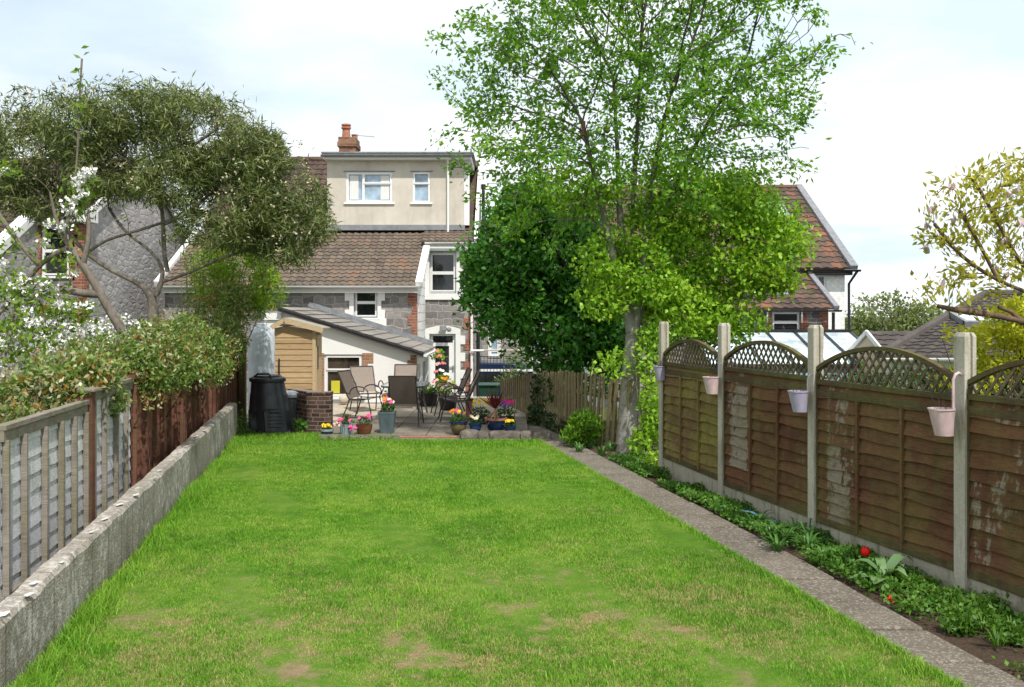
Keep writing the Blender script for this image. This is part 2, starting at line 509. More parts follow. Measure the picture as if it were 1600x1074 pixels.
def path_mat(name, c1, c2, moss=0.4, chip=(0.42, 0.4, 0.37)):
    q = N(name)
    f = q.noise(1.6, 5, 0.65); g = q.voro(70, 'F1'); h = q.noise(90, 4, 0.6)
    wn = q.voro(70, 'F1', out='Color')
    c = q.mix(q.ramp(f, [(0.3, 0.0), (0.7, 1.0)]), c1, c2)
    sp = q.ramp(q.sep(wn)[0], [(0.72, 0.0), (0.8, 1.0)])
    c = q.mix(q.math('MULTIPLY', sp, 0.4), c, chip)
    c = q.mix(0.5, c, q.ramp(h, [(0.3, 0.45), (0.7, 1.2)]), 'MULTIPLY')
    m = q.ramp(q.noise(3.1, 5, 0.7), [(0.55, 0.0), (0.7, 1.0)])
    c = q.mix(q.math('MULTIPLY', m, moss), c, (0.07, 0.075, 0.035))
    return q.done(c, 0.9, q.bump(q.math('ADD', h, g), 0.45, 0.008), 0.2)


MT['soil'] = soil_mat()
MT['lawn'] = grass_mat('lawn_ground', False)
MT['blades'] = grass_mat('grass_blades', True)
MT['path'] = path_mat('concrete_path', (0.125, 0.107, 0.085), (0.2, 0.172, 0.138))
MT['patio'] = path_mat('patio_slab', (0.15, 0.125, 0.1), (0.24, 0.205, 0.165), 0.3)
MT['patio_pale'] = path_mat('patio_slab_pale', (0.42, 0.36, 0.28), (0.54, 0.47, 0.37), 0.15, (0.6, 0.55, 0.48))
MT['rock'] = mottled('edging_stone', (0.1, 0.085, 0.07), (0.24, 0.21, 0.18), 7, 0.9, 0.9, 18, dist=0.04)


# ------------------------------------------------------------------ ground
def ground_z(x, y):
    z = -0.04 - 0.5 * smooth(19.0, 24.5, y) * (1 if y > 0 else 0)
    z -= 0.75 * smooth(27, 34, y)
    return z


def wall_x(y): return -1.87 - 0.175 * y          # face of the low wall on the left
def pathl_x(y): return 2.51 - 0.1975 * (y - 5.71)  # lawn side of the path
def pathr_x(y): return pathl_x(y) + 0.45 + 0.1 * smooth(9, 6, 15 - y)


def grid(name, xs, ys, zf, mat, kind='structure', attr=False):
    X, Y = np.meshgrid(np.array(xs, dtype=float), np.array(ys, dtype=float))
    Zz = np.array([[zf(x, y) for x in xs] for y in ys])
    V = np.stack([X, Y, Zz], -1).reshape(-1, 3)
    nx, ny = len(xs), len(ys)
    i = np.arange((ny - 1) * (nx - 1)); r, c = i // (nx - 1), i % (nx - 1); b = r * nx + c
    o = np_mesh(name, V, np.stack([b, b + 1, b + nx + 1, b + nx], 1), mat)
    tag(o, kind=kind); return o


def far_ground_mat():
    q = N('far_ground'); f = q.noise(0.3, 5, 0.6); g = q.noise(6, 5, 0.7)
    c = q.mix(f, (0.05, 0.09, 0.02), (0.1, 0.1, 0.045))
    c = q.mix(0.6, c, q.ramp(g, [(0.3, 0.4), (0.7, 1.2)]), 'MULTIPLY')
    return q.done(c, 0.95, q.bump(g, 0.5, 0.05), 0.1)


gx = [-900, -300, -120, -60, -40, -25, -16, -12, -9, -7, -5, -3, -1, 1, 3, 5, 8, 12, 18, 26, 40, 70, 140, 320, 900]
gy = [-300, -80, -20, 0, 4, 8, 12, 16, 19, 20, 21, 22, 23, 24, 25, 27, 29, 31, 33, 35, 40, 55, 80, 140, 300, 900]
grid('ground', gx, gy, ground_z, far_ground_mat())

# the lawn, dished and lumpy by a centimetre or two, between wall and path
nxl, nyl = 70, 150
V = []; W = []
for j in range(nyl + 1):
    y = 2.0 + (16.45 - 2.0) * j / nyl
    for i in range(nxl + 1):
        t = i / nxl
        x = wall_x(y) + (pathl_x(y) - wall_x(y)) * t
        V.append((x, y, 0.012 * math.sin(2.3 * x + 1) * math.cos(1.7 * y) + 0.006 * math.sin(7 * x + 3 * y)))
V = np.array(V); W = dry_field(V[:, 0], V[:, 1])
i = np.arange(nxl * nyl); b = (i // nxl) * (nxl + 1) + i % nxl
lawn = np_mesh('lawn', V, np.stack([b, b + 1, b + nxl + 2, b + nxl + 1], 1), MT['lawn'])
a_ = lawn.data.attributes.new('wear', 'FLOAT', 'POINT'); a_.data.foreach_set('value', W.astype(np.float32))
tag(lawn, kind='structure')


def blades(name, X, Y, Zb, H, Wd, lean, mat, wear, label=None, cat=None):
    n = len(X)
    a = RNG.uniform(0, 2 * math.pi, n); dx, dy = np.cos(a), np.sin(a)
    la = RNG.uniform(0, 2 * math.pi, n); ll = lean * H * RNG.uniform(0.2, 1.0, n)
    lx, ly = np.cos(la) * ll, np.sin(la) * ll
    base = np.stack([X, Y, Zb], 1)
    s = np.stack([dx * Wd / 2, dy * Wd / 2, np.zeros(n)], 1)
    mid = base + np.stack([lx * 0.35, ly * 0.35, H * 0.6], 1)
    tip = base + np.stack([lx, ly, H * np.sqrt(np.clip(1 - 0.5 * (ll / H) ** 2, 0.3, 1))], 1)
    V = np.concatenate([base - s, base + s, mid + s * 0.8, tip, mid - s * 0.8], 0)
    i = np.arange(n)
    # a quad for the lower part and a tip triangle written as quads of five points
    F1 = np.stack([i, i + n, i + 2 * n, i + 4 * n], 1)
    F2 = np.stack([i + 4 * n, i + 2 * n, i + 3 * n, i + 3 * n], 1)
    me = bpy.data.meshes.new(name)
    me.vertices.add(5 * n); me.vertices.foreach_set('co', V.astype(np.float32).ravel())
    loops = np.concatenate([F1, np.full((n, 0), 0)], 1)
    flat = np.concatenate([F1, F2[:, :3]], 1).ravel()           # 4 + 3 loops per blade
    me.loops.add(len(flat)); me.loops.foreach_set('vertex_index', flat.astype(np.int32))
    st = np.stack([i * 7, i * 7 + 4], 1).ravel()
    me.polygons.add(2 * n); me.polygons.foreach_set('loop_start', st.astype(np.int32))
    me.materials.append(mat)
    at_ = me.attributes.new('wear', 'FLOAT', 'POINT'); at_.data.foreach_set('value', np.tile(wear, 5).astype(np.float32))
    me.update(calc_edges=True)
    o = bpy.data.objects.new(name, me); COL.objects.link(o); XF[o] = Matrix.Identity(4)
    return tag(o, label, cat, kind='stuff')


def clump_noise(X, Y):
    s = np.zeros_like(X)
    for k, (fx, fy, p) in enumerate(((1.3, .7, .4), (-.9, 1.9, 2.1), (3.1, 1.2, 1.), (-2.3, 3.7, .3), (6.1, -4.3, 2.), (5.2, 7.7, 5.))):
        s += np.sin(fx * X + fy * Y + p) / (1 + 0.35 * k)
    return s / 3.2


def lawn_blades():
    n = 780000
    u = RNG.random(n); y = 5.2 + (16.4 - 5.2) * u ** 1.75
    xl = -1.87 - 0.175 * y; xr = 2.51 - 0.1975 * (y - 5.71)
    x = xl + (xr - xl + 0.04) * RNG.random(n)
    d = dry_field(x, y); cn = clump_noise(x, y)
    fb = fbm(x, y, 5.5)
    keep = (RNG.random(n) > np.clip(d * .9 - 0.35, 0, 0.5)) & (RNG.random(n) < 0.62 + 0.9 * fb)
    x, y, d, cn, fb = x[keep], y[keep], d[keep], cn[keep], fb[keep]
    n = len(x)
    h = RNG.uniform(0.014, 0.034, n) * (0.55 + 1.05 * fb) * (1 + 0.35 * np.clip(cn, -0.6, 1.0)) * (1 - 0.45 * np.clip(d, 0, 1))
    w = RNG.uniform(0.003, 0.0055, n) * (1 + np.clip((y - 7) / 9, 0, 1.2))
    blades('lawn_grass', x, y, np.full(n, -0.006), h, w, 0.75, MT['blades'], d, 'short mown lawn grass, dry and thin in front', 'grass')


lawn_blades()
# coarse taller tufts in the open lawn and along its edges
tx = []; ty = []; th = []
for px, py, r, k in ((640, 925, .18, 140), (700, 915, .22, 160), (760, 935, .2, 150), (590, 965, .14, 100), (620, 978, .1, 70), (790, 940, .1, 120), (840, 930, .25, 120), (560, 905, .2, 90), (880, 1060, .25, 260),
                     (1300, 1060, .3, 300), (1420, 1050, .15, 220), (1000, 1070, .25, 200), (690, 1068, .2, 100), (410, 1005, .1, 60), (600, 800, .3, 60), (950, 860, .3, 60), (1200, 920, .25, 90), (300, 880, .2, 60)):
    Z = F_PX * EYE / (py - HOR); cx = (px - 800) / F_PX * Z
    tx += list(RNG.normal(cx, r * .6, k)); ty += list(RNG.normal(Z, r * .6, k)); th += list(RNG.uniform(0.035, 0.075, k))
tx = np.array(tx); ty = np.array(ty); th = np.array(th)
ok = (tx < pathl_x(ty) + .03)
tx, ty, th = tx[ok], ty[ok], th[ok]
blades('coarse_grass', tx, ty, np.full(len(tx), -0.005), th, RNG.uniform(.004, .007, len(tx)), 0.8, MT['blades'], np.zeros(len(tx)), 'coarse longer grass tufts standing up in the lawn', 'grass')
n = 15000
y = 5.2 + (16.2 - 5.2) * RNG.random(n) ** 1.3
dens = 0.5 + 0.5 * np.sin(y * 2.1) * np.sin(y * 0.9 + 1)
kk = RNG.random(n) < 0.35 + 0.65 * dens; y = y[kk]; dens = dens[kk]; n = len(y)
x = -1.87 - 0.175 * y + np.abs(RNG.normal(0, 0.1, n)) + 0.015
blades('wall_grass', x, y, np.full(n, -0.01), RNG.uniform(0.05, 0.14, n) * (0.6 + 0.7 * dens), RNG.uniform(.004, .007, n), 0.95, MT['blades'], np.zeros(n), 'long uncut grass along the foot of the low wall', 'grass')
n = 9000
y = 5.2 + (16.2 - 5.2) * RNG.random(n) ** 1.2
x = pathl_x(y) - np.abs(RNG.normal(0, .05, n)) + 0.03
blades('edge_grass', x, y, np.full(n, -0.005), RNG.uniform(0.03, 0.075, n), RNG.uniform(.004, .007, n), 0.9, MT['blades'], np.zeros(n), 'grass fringe spilling over the edge of the path', 'grass')
n = 16000
x = RNG.uniform(-4.9, .45, n); y = np.where(x < -2.0, 16.95, 16.1) - np.abs(RNG.normal(0, .35, n))
blades('border_grass', x, y, np.full(n, -0.005), RNG.uniform(0.03, 0.085, n), RNG.uniform(.006, .01, n), 0.8, MT['blades'], np.zeros(n), 'longer grass at the far end of the lawn before the patio', 'grass')

# the path: slabs with open joints
mb = MB(); y = 2.2; k = 0
while y < 27:
    L = 0.62
    y1 = y + L - 0.038
    dz = random.uniform(-0.006, 0.006)
    zz = lambda yy: -0.0 - 0.52 * smooth(17.5, 24, yy)
    pts = [(pathl_x(y) + .01, y), (pathr_x(y), y), (pathr_x(y1), y1), (pathl_x(y1) + .01, y1)]
    top = [(px, py, zz(py) + 0.012 + dz) for px, py in pts]; bot = [(px, py, zz(py) - 0.06) for px, py in pts]
    mb.add(bot + top, [(4, 5, 6, 7), (0, 1, 5, 4), (1, 2, 6, 5), (2, 3, 7, 6), (3, 0, 4, 7)])
    y += L; k += 1
tag(mb.build('path', MT['path'], bevel=0.014), kind='structure')

mb = MB(); ys = [2.2 + .6 * k for k in range(42)]
for a, b in zip(ys[:-1], ys[1:]):
    za, zb = -.025 - 0.52 * smooth(17.5, 24, a), -.025 - 0.52 * smooth(17.5, 24, b)
    mb.add([(pathl_x(a) + .02, a, za), (pathr_x(a) - .01, a, za), (pathr_x(b) - .01, b, zb), (pathl_x(b) + .02, b, zb)], [(0, 1, 2, 3)])
tag(mb.build('path_bed', MT['soil']), kind='structure')

# soil of the bed between path and fence, and bare earth behind the low wall
mb = MB()
ys = [3 + 0.4 * k for k in range(40)]
for a, b in zip(ys[:-1], ys[1:]):
    xa, xb = pathr_x(a) - .02, pathr_x(b) - .02
    wid = lambda y: max(0.35, 1.25 - 0.035 * y)
    def ridge(x, y): return -0.01 + 0.02 * math.sin(5 * x + 3 * y) + 0.015 * math.sin(11 * x - 7 * y)
    m = 5
    for q in range(m):
        P = []
        for (x0, yy, t) in ((xa, a, q / m), (xa, a, (q + 1) / m), (xb, b, (q + 1) / m), (xb, b, q / m)):
            x = x0 + t * (wid(yy) + 0.3); P.append((x, yy, ridge(x, yy) if t > 0 else -.03))
        mb.add(P, [(0, 1, 2, 3)])
tag(mb.build('flower_bed', MT['soil'], smooth=True), kind='structure')

# patio: slabs, sunlight painted into the pale far ones, tree shade into the near, plus the threshold strip of concrete before it
mbp = MB(); mbq = MB()
x0, yst = -3.35, 16.55
col = [-3.35 + .0, -2.72, -2.1, -1.48, -.86, -.24, .3]
row = [16.55, 17.15, 17.75, 18.35, 18.95, 19.55, 20.15, 20.75, 21.35, 21.95, 22.55, 23.4, 24.3]
for a, b in zip(row[:-1], row[1:]):
    for c, d in zip(col[:-1], col[1:]):
        if a > 22 and c < -2.2: continue
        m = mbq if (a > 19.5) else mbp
        dz = random.uniform(-.004, .004)
        dr = -.14 * smooth(17, 21, a) * smooth(-1.0, .3, d) * 0
        m.box(c, a, -.12, d - .012, b - .012, 0.05 + dz)
for a, b in zip(row[4:-3], row[5:-2]):
    mbq.box(-4.2, a, -.12, -3.362, b - .012, 0.05)
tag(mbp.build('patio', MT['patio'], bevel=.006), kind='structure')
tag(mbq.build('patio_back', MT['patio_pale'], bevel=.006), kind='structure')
mb = MB(); mb.box(-2.05, 16.12, -.05, .2, 16.5, .018)
tag(mb.build('pavement_strip', MT['path'], bevel=.01), kind='structure')
# ------------------------------------------------------------------ building helpers
def window(host, F, a0, b0, a1, b1, panes, back=-0.07, fw=0.05, glass='pane', sill=True, opener=(), mat='upvc', bars=0.0):
    """frame > pane(s) and sill; panes are fractions (a0, b0, a1, b1) of the opening"""
    G = lambda a, b, d=0.0: F(a, b, d + back)
    W, H = a1 - a0, b1 - b0
    hs = [(a0 + W * p[0] + fw * (0.5 if p[0] > 0.01 else 1), b0 + H * p[1] + fw * (0.5 if p[1] > 0.01 else 1),
           a0 + W * p[2] - fw * (0.5 if p[2] < 0.99 else 1), b0 + H * p[3] - fw * (0.5 if p[3] < 0.99 else 1)) for p in panes]
    mb = MB(); mb.wall(G, a0, a1, b0, b1, hs, 0.05)
    for i in opener:
        h = hs[i]; e = .035
        R = lambda a, b, d=0.0: G(a, b, d + .02)
        mb.wall(R, h[0] - e, h[2] + e, h[1] - e, h[3] + e, [(h[0] + .004, h[1] + .004, h[2] - .004, h[3] - .004)], 0.02)
        for p, q in (((h[0] - e, h[1] - e), (h[2] + e, h[1] - e)), ((h[2] + e, h[1] - e), (h[2] + e, h[3] + e)), ((h[2] + e, h[3] + e), (h[0] - e, h[3] + e)), ((h[0] - e, h[3] + e), (h[0] - e, h[1] - e))):
            mb.add([R(*p, 0), R(*q, 0), R(*q, -.02), R(*p, -.02)], [(0, 1, 2, 3)])
    fr = mb.build('window', MT[mat], host)
    for i, h in enumerate(hs):
        g = MB(); g.add([G(h[0], h[1], -.045), G(h[2], h[1], -.045), G(h[2], h[3], -.045), G(h[0], h[3], -.045)], [(0, 1, 2, 3)])
        g.build('pane', MT[glass if isinstance(glass, str) else glass[i]], fr)
    if sill:
        s = MB(); s.fbox(F, a0 - .07, a1 + .07, b0 - .05, b0, -.1, .05); s.build('sill', MT[mat], fr, bevel=.008)
    return fr


def quoin_part(host, mat, *a, **k):
    mb = MB(); quoins(mb, *a, **k); mb.build('quoin', MT[mat], host)


def quoins(mb, F, a, b0, b1, out, wide, narrow, course=0.25, proud=0.03, mi=0, skip=False, start=0):
    """toothed blocks up one side of an opening or a corner; out = +1 to the right of a, -1 to the left"""
    k = start; b = b0
    while b < b1 - .01:
        t = min(b + course, b1); w_ = wide if k % 2 == 0 else narrow
        if not (skip and k % 2): mb.fbox(F, min(a, a + out * w_), max(a, a + out * w_), b, t, -.02, proud, mi)
        b = t; k += 1


def pantiles(p00, p10, p01, p11, tile=0.2, course=0.3, amp=0.03, lift=0.03, flat=False, sub=6):
    """a sheet of tiles on the quad eave-left, eave-right, top-left, top-right"""
    p00, p10, p01, p11 = map(Vector, (p00, p10, p01, p11))
    U = (p10 - p00); Vv = (p01 - p00)
    n = U.cross(Vv).normalized()
    if n.z < 0: n = -n
    nu = max(1, round(max(U.length, (p11 - p01).length) / tile)); nv = max(1, round(Vv.length / course))
    mb = MB(); cols = nu * (1 if flat else sub) + 1
    verts = []; uv = []
    for r in range(nv):
        for e, (vv, lf) in enumerate(((r / nv, lift), ((r + 1) / nv, 0.004))):
            for c in range(cols):
                u = c / (cols - 1); ph = (c / (1 if flat else sub))
                fr = ph % 1.0
                if flat: h = 0
                else: h = amp * (math.sin(2 * math.pi * fr) * 0.5 + 0.5) ** 1.3
                jig = 0.0 if flat else 0.006 * math.sin(ph * 12.9 + r * 7.1)
                base = p00.lerp(p10, u).lerp(p01.lerp(p11, u), vv)
                verts.append(base + n * (h + lf + jig))
                uv.append((u * nu * .9999 + .0001 * (1 - u), r + (.02 if e == 0 else .98)))
    faces = []
    for r in range(nv):
        a = r * 2 * cols; b = a + cols
        for c in range(cols - 1): faces.append((a + c, a + c + 1, b + c + 1, b + c))
        if r:                                    # the butt edge over the course below
            d = a - cols
            for c in range(cols - 1): faces.append((d + c, d + c + 1, a + c + 1, a + c))
    # front edge
    m = len(verts)
    for c in range(cols):
        u = c / (cols - 1); verts.append(p00.lerp(p10, u) - n * .02); uv.append(uv[c])
    for c in range(cols - 1): faces.append((m + c, m + c + 1, c + 1, c))
    mb.add(verts, faces, 0, uv)
    return mb


def gutter(host, p0, p1, r=0.055, mat='upvc', name='gutter'):
    mb = MB(); p0 = Vector(p0); p1 = Vector(p1)
    d = (p1 - p0).normalized(); s = d.cross(Vector((0, 0, 1))).normalized()
    n = 8; v = []; f = []
    for p in (p0, p1):
        for k in range(n + 1):
            a = math.pi + math.pi * k / n
            v.append(p + s * (r * math.cos(a)) + Vector((0, 0, r * math.sin(a))))
    for k in range(n): f.append((k, k + 1, n + 2 + k, n + 1 + k))
    f.append(tuple(range(n + 1))); f.append(tuple(range(2 * n + 1, n, -1)))
    v2 = [q - Vector((0, 0, .0)) for q in v]
    mb.add(v2, f)
    return mb.build(name, MT[mat], host, smooth='auto')


# ------------------------------------------------------------------ the house
house = thing('stone_house', 'grey stone semi-detached house with boxy rendered dormer and white lean-to, facing the lawn', 'house', (-4, 25, 0))
ZM, ZW, ZL = 28.1, 25.7, 22.4          # main rear wall, wing wall, lean-to wall
XR = -1.12                              # right corner of the main house
BASE = -1.4
Fm, Fw, Fl = front(ZM), front(ZW), front(ZL)
# main rear wall, right of the wing: one tall sash over a garden door
wx0, wx1 = at(671, 0, ZM).x, at(713, 0, ZM).x
wz0, wz1 = at(0, 458, ZM).z, at(0, 394, ZM).z
dx0, dx1 = at(671, 0, ZM).x, at(712, 0, ZM).x
dz0, dz1 = -.5, at(0, 522, ZM).z
mb = MB(); mb.wall(Fm, -2.75, XR, BASE, 4.25, [(wx0, wz0, wx1, wz1), (dx0, dz0, dx1, dz1)], .16)
mb.add([(-9.3, ZM, BASE), (-2.75, ZM, BASE), (-2.75, ZM, 4.0), (-9.3, ZM, 4.0)], [(0, 1, 2, 3)])
mb.build('wall', MT['stone'], house)
mb = MB()
zr, yr = 7.25, 32.0
mb.add([(XR, ZM, BASE), (XR, 36, BASE), (XR, 36, 4.2), (XR, yr, zr - .1), (XR, ZM, 4.2)], [(0, 1, 2, 3, 4)])
mb.build('gable_wall', MT['rubble_side'], house)
mb = MB(); mb.add([(-9.3, ZM, BASE), (-9.3, 36, BASE), (-9.3, 36, 4.2), (-9.3, yr, zr - .1), (-9.3, ZM, 4.2)], [(4, 3, 2, 1, 0)])
mb.build('party_wall', MT['rubble_side'], house)
# dressings round the sash and the door
def part_box(host, name, mat, F, *a):
    mb = MB(); mb.fbox(F, *a); return mb.build(name, MT[mat], host, bevel=.006)


quoin_part(house, 'stone_dress', Fm, wx1, wz0 - .02, wz1 + .02, 1, .26, .1, .25)
quoin_part(house, 'stone_dress', Fm, wx0, wz0 - .02, wz1 + .02, -1, .2, .12, .25)
part_box(house, 'sill', 'stone_dress', Fm, wx0 - .22, wx1 + .12, wz0 - .2, wz0 - .02, -.02, .05)
part_box(house, 'lintel', 'stone_dress', Fm, wx0 - .2, wx1 + .16, wz1 + .02, wz1 + .24, -.02, .03)
quoin_part(house, 'stone_dress', Fm, dx1, dz0, dz1, 1, .28, .14, .25, start=1)
quoin_part(house, 'stone_dress', Fm, dx0, dz0, dz1, -1, .2, .12, .25)
mb = MB()
n = 10
arc = [(dx0 - .14, dz1), (dx1 + .14, dz1)] + [(dx1 + .14 - (dx1 - dx0 + .28) * k / n, dz1 + .14 + .1 * math.sin(math.pi * k / n)) for k in range(n + 1)]
mb.extrude(arc, Fm, .032, -.02)
mb.build('lintel', MT['stone_dress'], house, bevel=.006)
mb = MB(); quoins(mb, Fm, XR + .004, BASE, 4.1, -1, .3, .16, .31, .02); mb.build('brick_quoin', MT['brick'], house)
window(house, Fm, wx0, wz0, wx1, wz1, [(0, 0, 1, .49), (0, .49, 1, 1)], -.08, .08, sill=False, opener=(0, 1))
dr = MB()
G = lambda a, b, d=0.0: Fm(a, b, d - .09)
dm = (dx0 + dx1) / 2; fan0 = at(0, 536, ZM).z
holes = [(dx0 + .09, fan0, dx1 - .09, dz1 - .06), (dx0 + .16, .18, dx1 - .2, at(0, 541, ZM).z)]
dr.wall(G, dx0, dx1, dz0, dz1, holes, .05)
door = dr.build('door', MT['upvc'], house)
for h in holes:
    g = MB(); g.add([G(h[0], h[1], -.045), G(h[2], h[1], -.045), G(h[2], h[3], -.045), G(h[0], h[3], -.045)], [(0, 1, 2, 3)]); g.build('pane', MT['pane'], door)
g = MB(); g.fbox(G, dx1 - .1, dx1 - .06, .45, .62, 0, .03); g.fbox(G, dx1 - .2, dx1 - .06, .56, .59, .03, .05); g.build('handle', MT['lead'], door)
# lamp over the door
lp = at(697, 514, ZM)
mb = MB(); mb.tube([lp + Vector((0, -.03, 0)), lp + Vector((0, -.2, .05))], .03, 8); mb.box(lp.x - .17, ZM - .26, lp.z - .05, lp.x + .02, ZM - .12, lp.z + .09)
mb.ball(lp + Vector((.1, -.2, -.02)), .07)
mb.build('wall_lamp', MT['lead'], house, bevel=.01)

# the main roof: eave gutter, tiles either side of the dormer, white verge on the right
ez, ey = 4.24, ZM - .25
def roof_at(y): return ez + (zr - ez) * (y - ey) / (yr - ey)
DX0, DX1 = at(511, 0, 28.9).x, at(725, 0, 28.9).x
dy = 28.9
m_ = pantiles((-2.62, ey, ez), (XR + .02, ey, ez), (-2.62, dy + .06, 4.64), (XR + .02, dy + .06, 4.64))
m_.build('eave_tiles', MT['roof_brown'], house)
zj = at(0, 364, 28.7).z
m_ = pantiles((-9.4, dy - .02, zj - .01), (DX0, dy - .02, zj - .01), (-9.4, yr, zr), (DX0, yr, zr))
rf = m_.build('roof', MT['roof_dark'], house)
mb = MB(); mb.add([(-9.4, yr + .0, zr), (XR + .02, yr, zr), (XR + .02, 36.2, 4.1), (-9.4, 36.2, 4.1)], [(0, 1, 2, 3)])
mb.add([(DX1, dy, 4.66), (XR + .02, dy, 4.66), (XR + .02, yr, zr), (DX1, yr, zr)], [(0, 1, 2, 3)])
mb.build('roof_back', MT['roof_dark'], house)
mb = MB(); mb.tube([(-9.4, yr, zr + .02), (DX0, yr, zr + .02)], .11, 8); mb.build('ridge_tile', MT['roof_dark'], rf, smooth='auto')
mb = MB()
mb.bar((XR + .07, ey - .05, ez - .04), (XR + .07, yr, zr + .06), .1, .28, mi=0)
mb.build('verge_board', MT['white_paint'], house)
gutter(house, (at(664, 0, ey).x, ey - .07, ez - .03), (XR + .1, ey - .07, ez - .03))
mb = MB(); mb.box(at(664, 0, ZM).x, ZM - .16, ez - .26, XR + .06, ZM - .01, ez - .06); mb.build('fascia', MT['white_paint'], house)
mb = MB(); px_ = at(737, 0, ZM - .1).x
mb.tube([(px_, ey - .05, ez - .1), (px_, ZM - .1, ez - .32), (px_, ZM - .1, -.28)], .038, 8)
for z in (3.2, 2.1, 1.0, 0.1): mb.box(px_ - .055, ZM - .13, z, px_ + .055, ZM - .0, z + .04)
mb.build('downpipe', MT['upvc'], house, smooth='auto')
mb = MB(); bx = at(747, 0, 28.6).x
mb.tube([(bx, 28.6, -1.0), (bx, 28.6, 1.6)], .055, 8); mb.build('soil_pipe', MT['black_metal'], house, smooth='auto'); mb = MB(); mb.tube([(bx + .1, 30.5, 4.0), (bx + .1, 30.5, 6.1)], .05, 8); mb.tube([(bx + .1, 30.5, 6.1), (bx + .1, 30.5, 6.25)], .075, 8)
mb.build('vent_pipe', MT['black_metal'], house, smooth='auto')
mb = MB(); p = at(741, 548, 27.9); mb.tube([p + Vector((-.1, 0, 0)), p + Vector((.28, 0, 0))], .03, 8); mb.build('pipe_branch', MT['upvc'], house)

# the dormer
Fd = front(dy)
dzb, dzt = at(0, 352, dy).z, at(0, 251, dy).z
w1 = (at(541, 0, dy).x, at(0, 317, dy).z, at(613, 0, dy).x, at(0, 269, dy).z)
w2 = (at(645, 0, dy).x, at(0, 317, dy).z, at(672, 0, dy).x, at(0, 269, dy).z)
mb = MB(); mb.wall(Fd, DX0, DX1, dzb, dzt, [w1, w2], .1)
for X, s in ((DX0, 1), (DX1, -1)):
    P = [(X, dy, dzb), (X, 32, dzb + .2), (X, 32, dzt), (X, dy, dzt)]
    mb.add(P, [(0, 1, 2, 3) if s < 0 else (3, 2, 1, 0)])
dormer = mb.build('dormer', MT['render'], house)
mb = MB()
mb.box(DX0 - .07, dy - .28, dzt + .0, DX1 + .22, 32.2, dzt + .17); mb.build('flat_roof', MT['white_paint'], dormer, bevel=.01)
mb = MB(); mb.box(DX0 - .12, dy - .34, dzt + .17, DX1 + .3, 32.3, dzt + .21); mb.build('roof_felt', MT['lead'], dormer)
gutter(house, (DX0 - .12, dy - .35, dzt + .12), (DX1 + .28, dy - .35, dzt + .12), .06, 'lead', 'dormer_gutter')
mb = MB(); mb.box(DX0 - .03, dy - .1, dzb - .16, DX1 + .03, dy + .02, dzb); mb.build('lead_apron', MT['lead'], dormer)
mb = MB(); mb.box(DX1 + .003, dy + .02, dzb, DX1 + .16, dy + .22, dzt - .003); mb.build('cheek_board', MT['white_paint'], dormer)
mb = MB(); x = at(700, 0, dy - .1).x
mb.tube([(x, dy - .3, dzt + .07), (x, dy - .09, dzt - .12), (x, dy - .09, dzb - .22)], .034, 8); mb.build('dormer_downpipe', MT['upvc'], house, smooth='auto')
f1 = window(house, Fd, *w1, [(0, 0, .37, 1), (.37, .62, 1, 1), (.37, 0, 1, .62)], -.02, .07, 'pane_painted_sky', opener=(1,))
f2 = window(house, Fd, *w2, [(0, .62, 1, 1), (0, 0, 1, .62)], -.02, .06, 'pane_painted_sky', opener=(0,))
for (f, W) in ((f1, w1), (f2, w2)):
    mb = MB(); mb.fbox(Fd, W[0] - .08, W[2] + .08, W[3] + .005, W[3] + .035, -.01, .02); mb.build('head_bead', MT['lead'], f)
for a, b in ((w1[0] + .1, w1[0] + .36), (w1[2] - .36, w1[2] - .1)):     # pale curtains seen through the left window
    mb = MB(); k = 9; v = []
    for i in range(k + 1):
        t = i / k; xx = a + (b - a) * t; d = dy + .052 + .008 * math.sin(t * 19)
        v += [(xx, d, w1[1] + .1), (xx, d, w1[3] - .1)]
    mb.add(v, [(2 * i, 2 * i + 2, 2 * i + 3, 2 * i + 1) for i in range(k)]); mb.build('curtain', MT['curtain'], f1, smooth=True)

# chimney behind the ridge
yc = 33.2; c0, c1 = at(528, 0, yc).x, at(556, 0, yc).x
zc_ = at(0, 214, yc).z
mb = MB(); mb.box(c0 + .03, yc, zr - 1.2, c1 - .02, yc + .9, zc_ - .34)
mb.box(c0 - .02, yc - .05, zc_ - .34, c1 + .02, yc + .95, zc_ - .17); mb.box(c0 + .01, yc - .02, zc_ - .17, c1 - .01, yc + .92, zc_)
ch = mb.build('chimney', MT['chimney_brick'], house, bevel=.01)
mb = MB(); cx = at(539, 0, yc).x
mb.lathe((cx, yc + .25, zc_), [(.15, 0), (.13, .28), (.12, .3), (.17, .32), (.17, .38), (.13, .39), (.13, .42), (.17, .43), (.16, .48)], 14)
mb.build('chimney_pot', MT['terracotta'], ch, smooth='auto')
mb = MB(); cx = at(549, 0, yc).x; mb.lathe((cx, yc + .7, zc_), [(.11, 0), (.1, .16), (.12, .17), (.12, .2)], 12); mb.build('chimney_pot', MT['terracotta'], ch, smooth='auto')
mb = MB(); a = Vector((c1 - .05, yc + .4, zc_ + .12)); mb.bar(a, a + Vector((.65, 0, -.05)), .012, .012)
for k in range(7): q = a + Vector((.1 + .085 * k, 0, -.008 * k)); mb.bar(q + Vector((0, -.15, 0)), q + Vector((0, .15, 0)), .008, .008)
mb.bar(a, a + Vector((0, 0, -.4)), .02, .02)
mb.build('aerial', MT['lead'], ch)

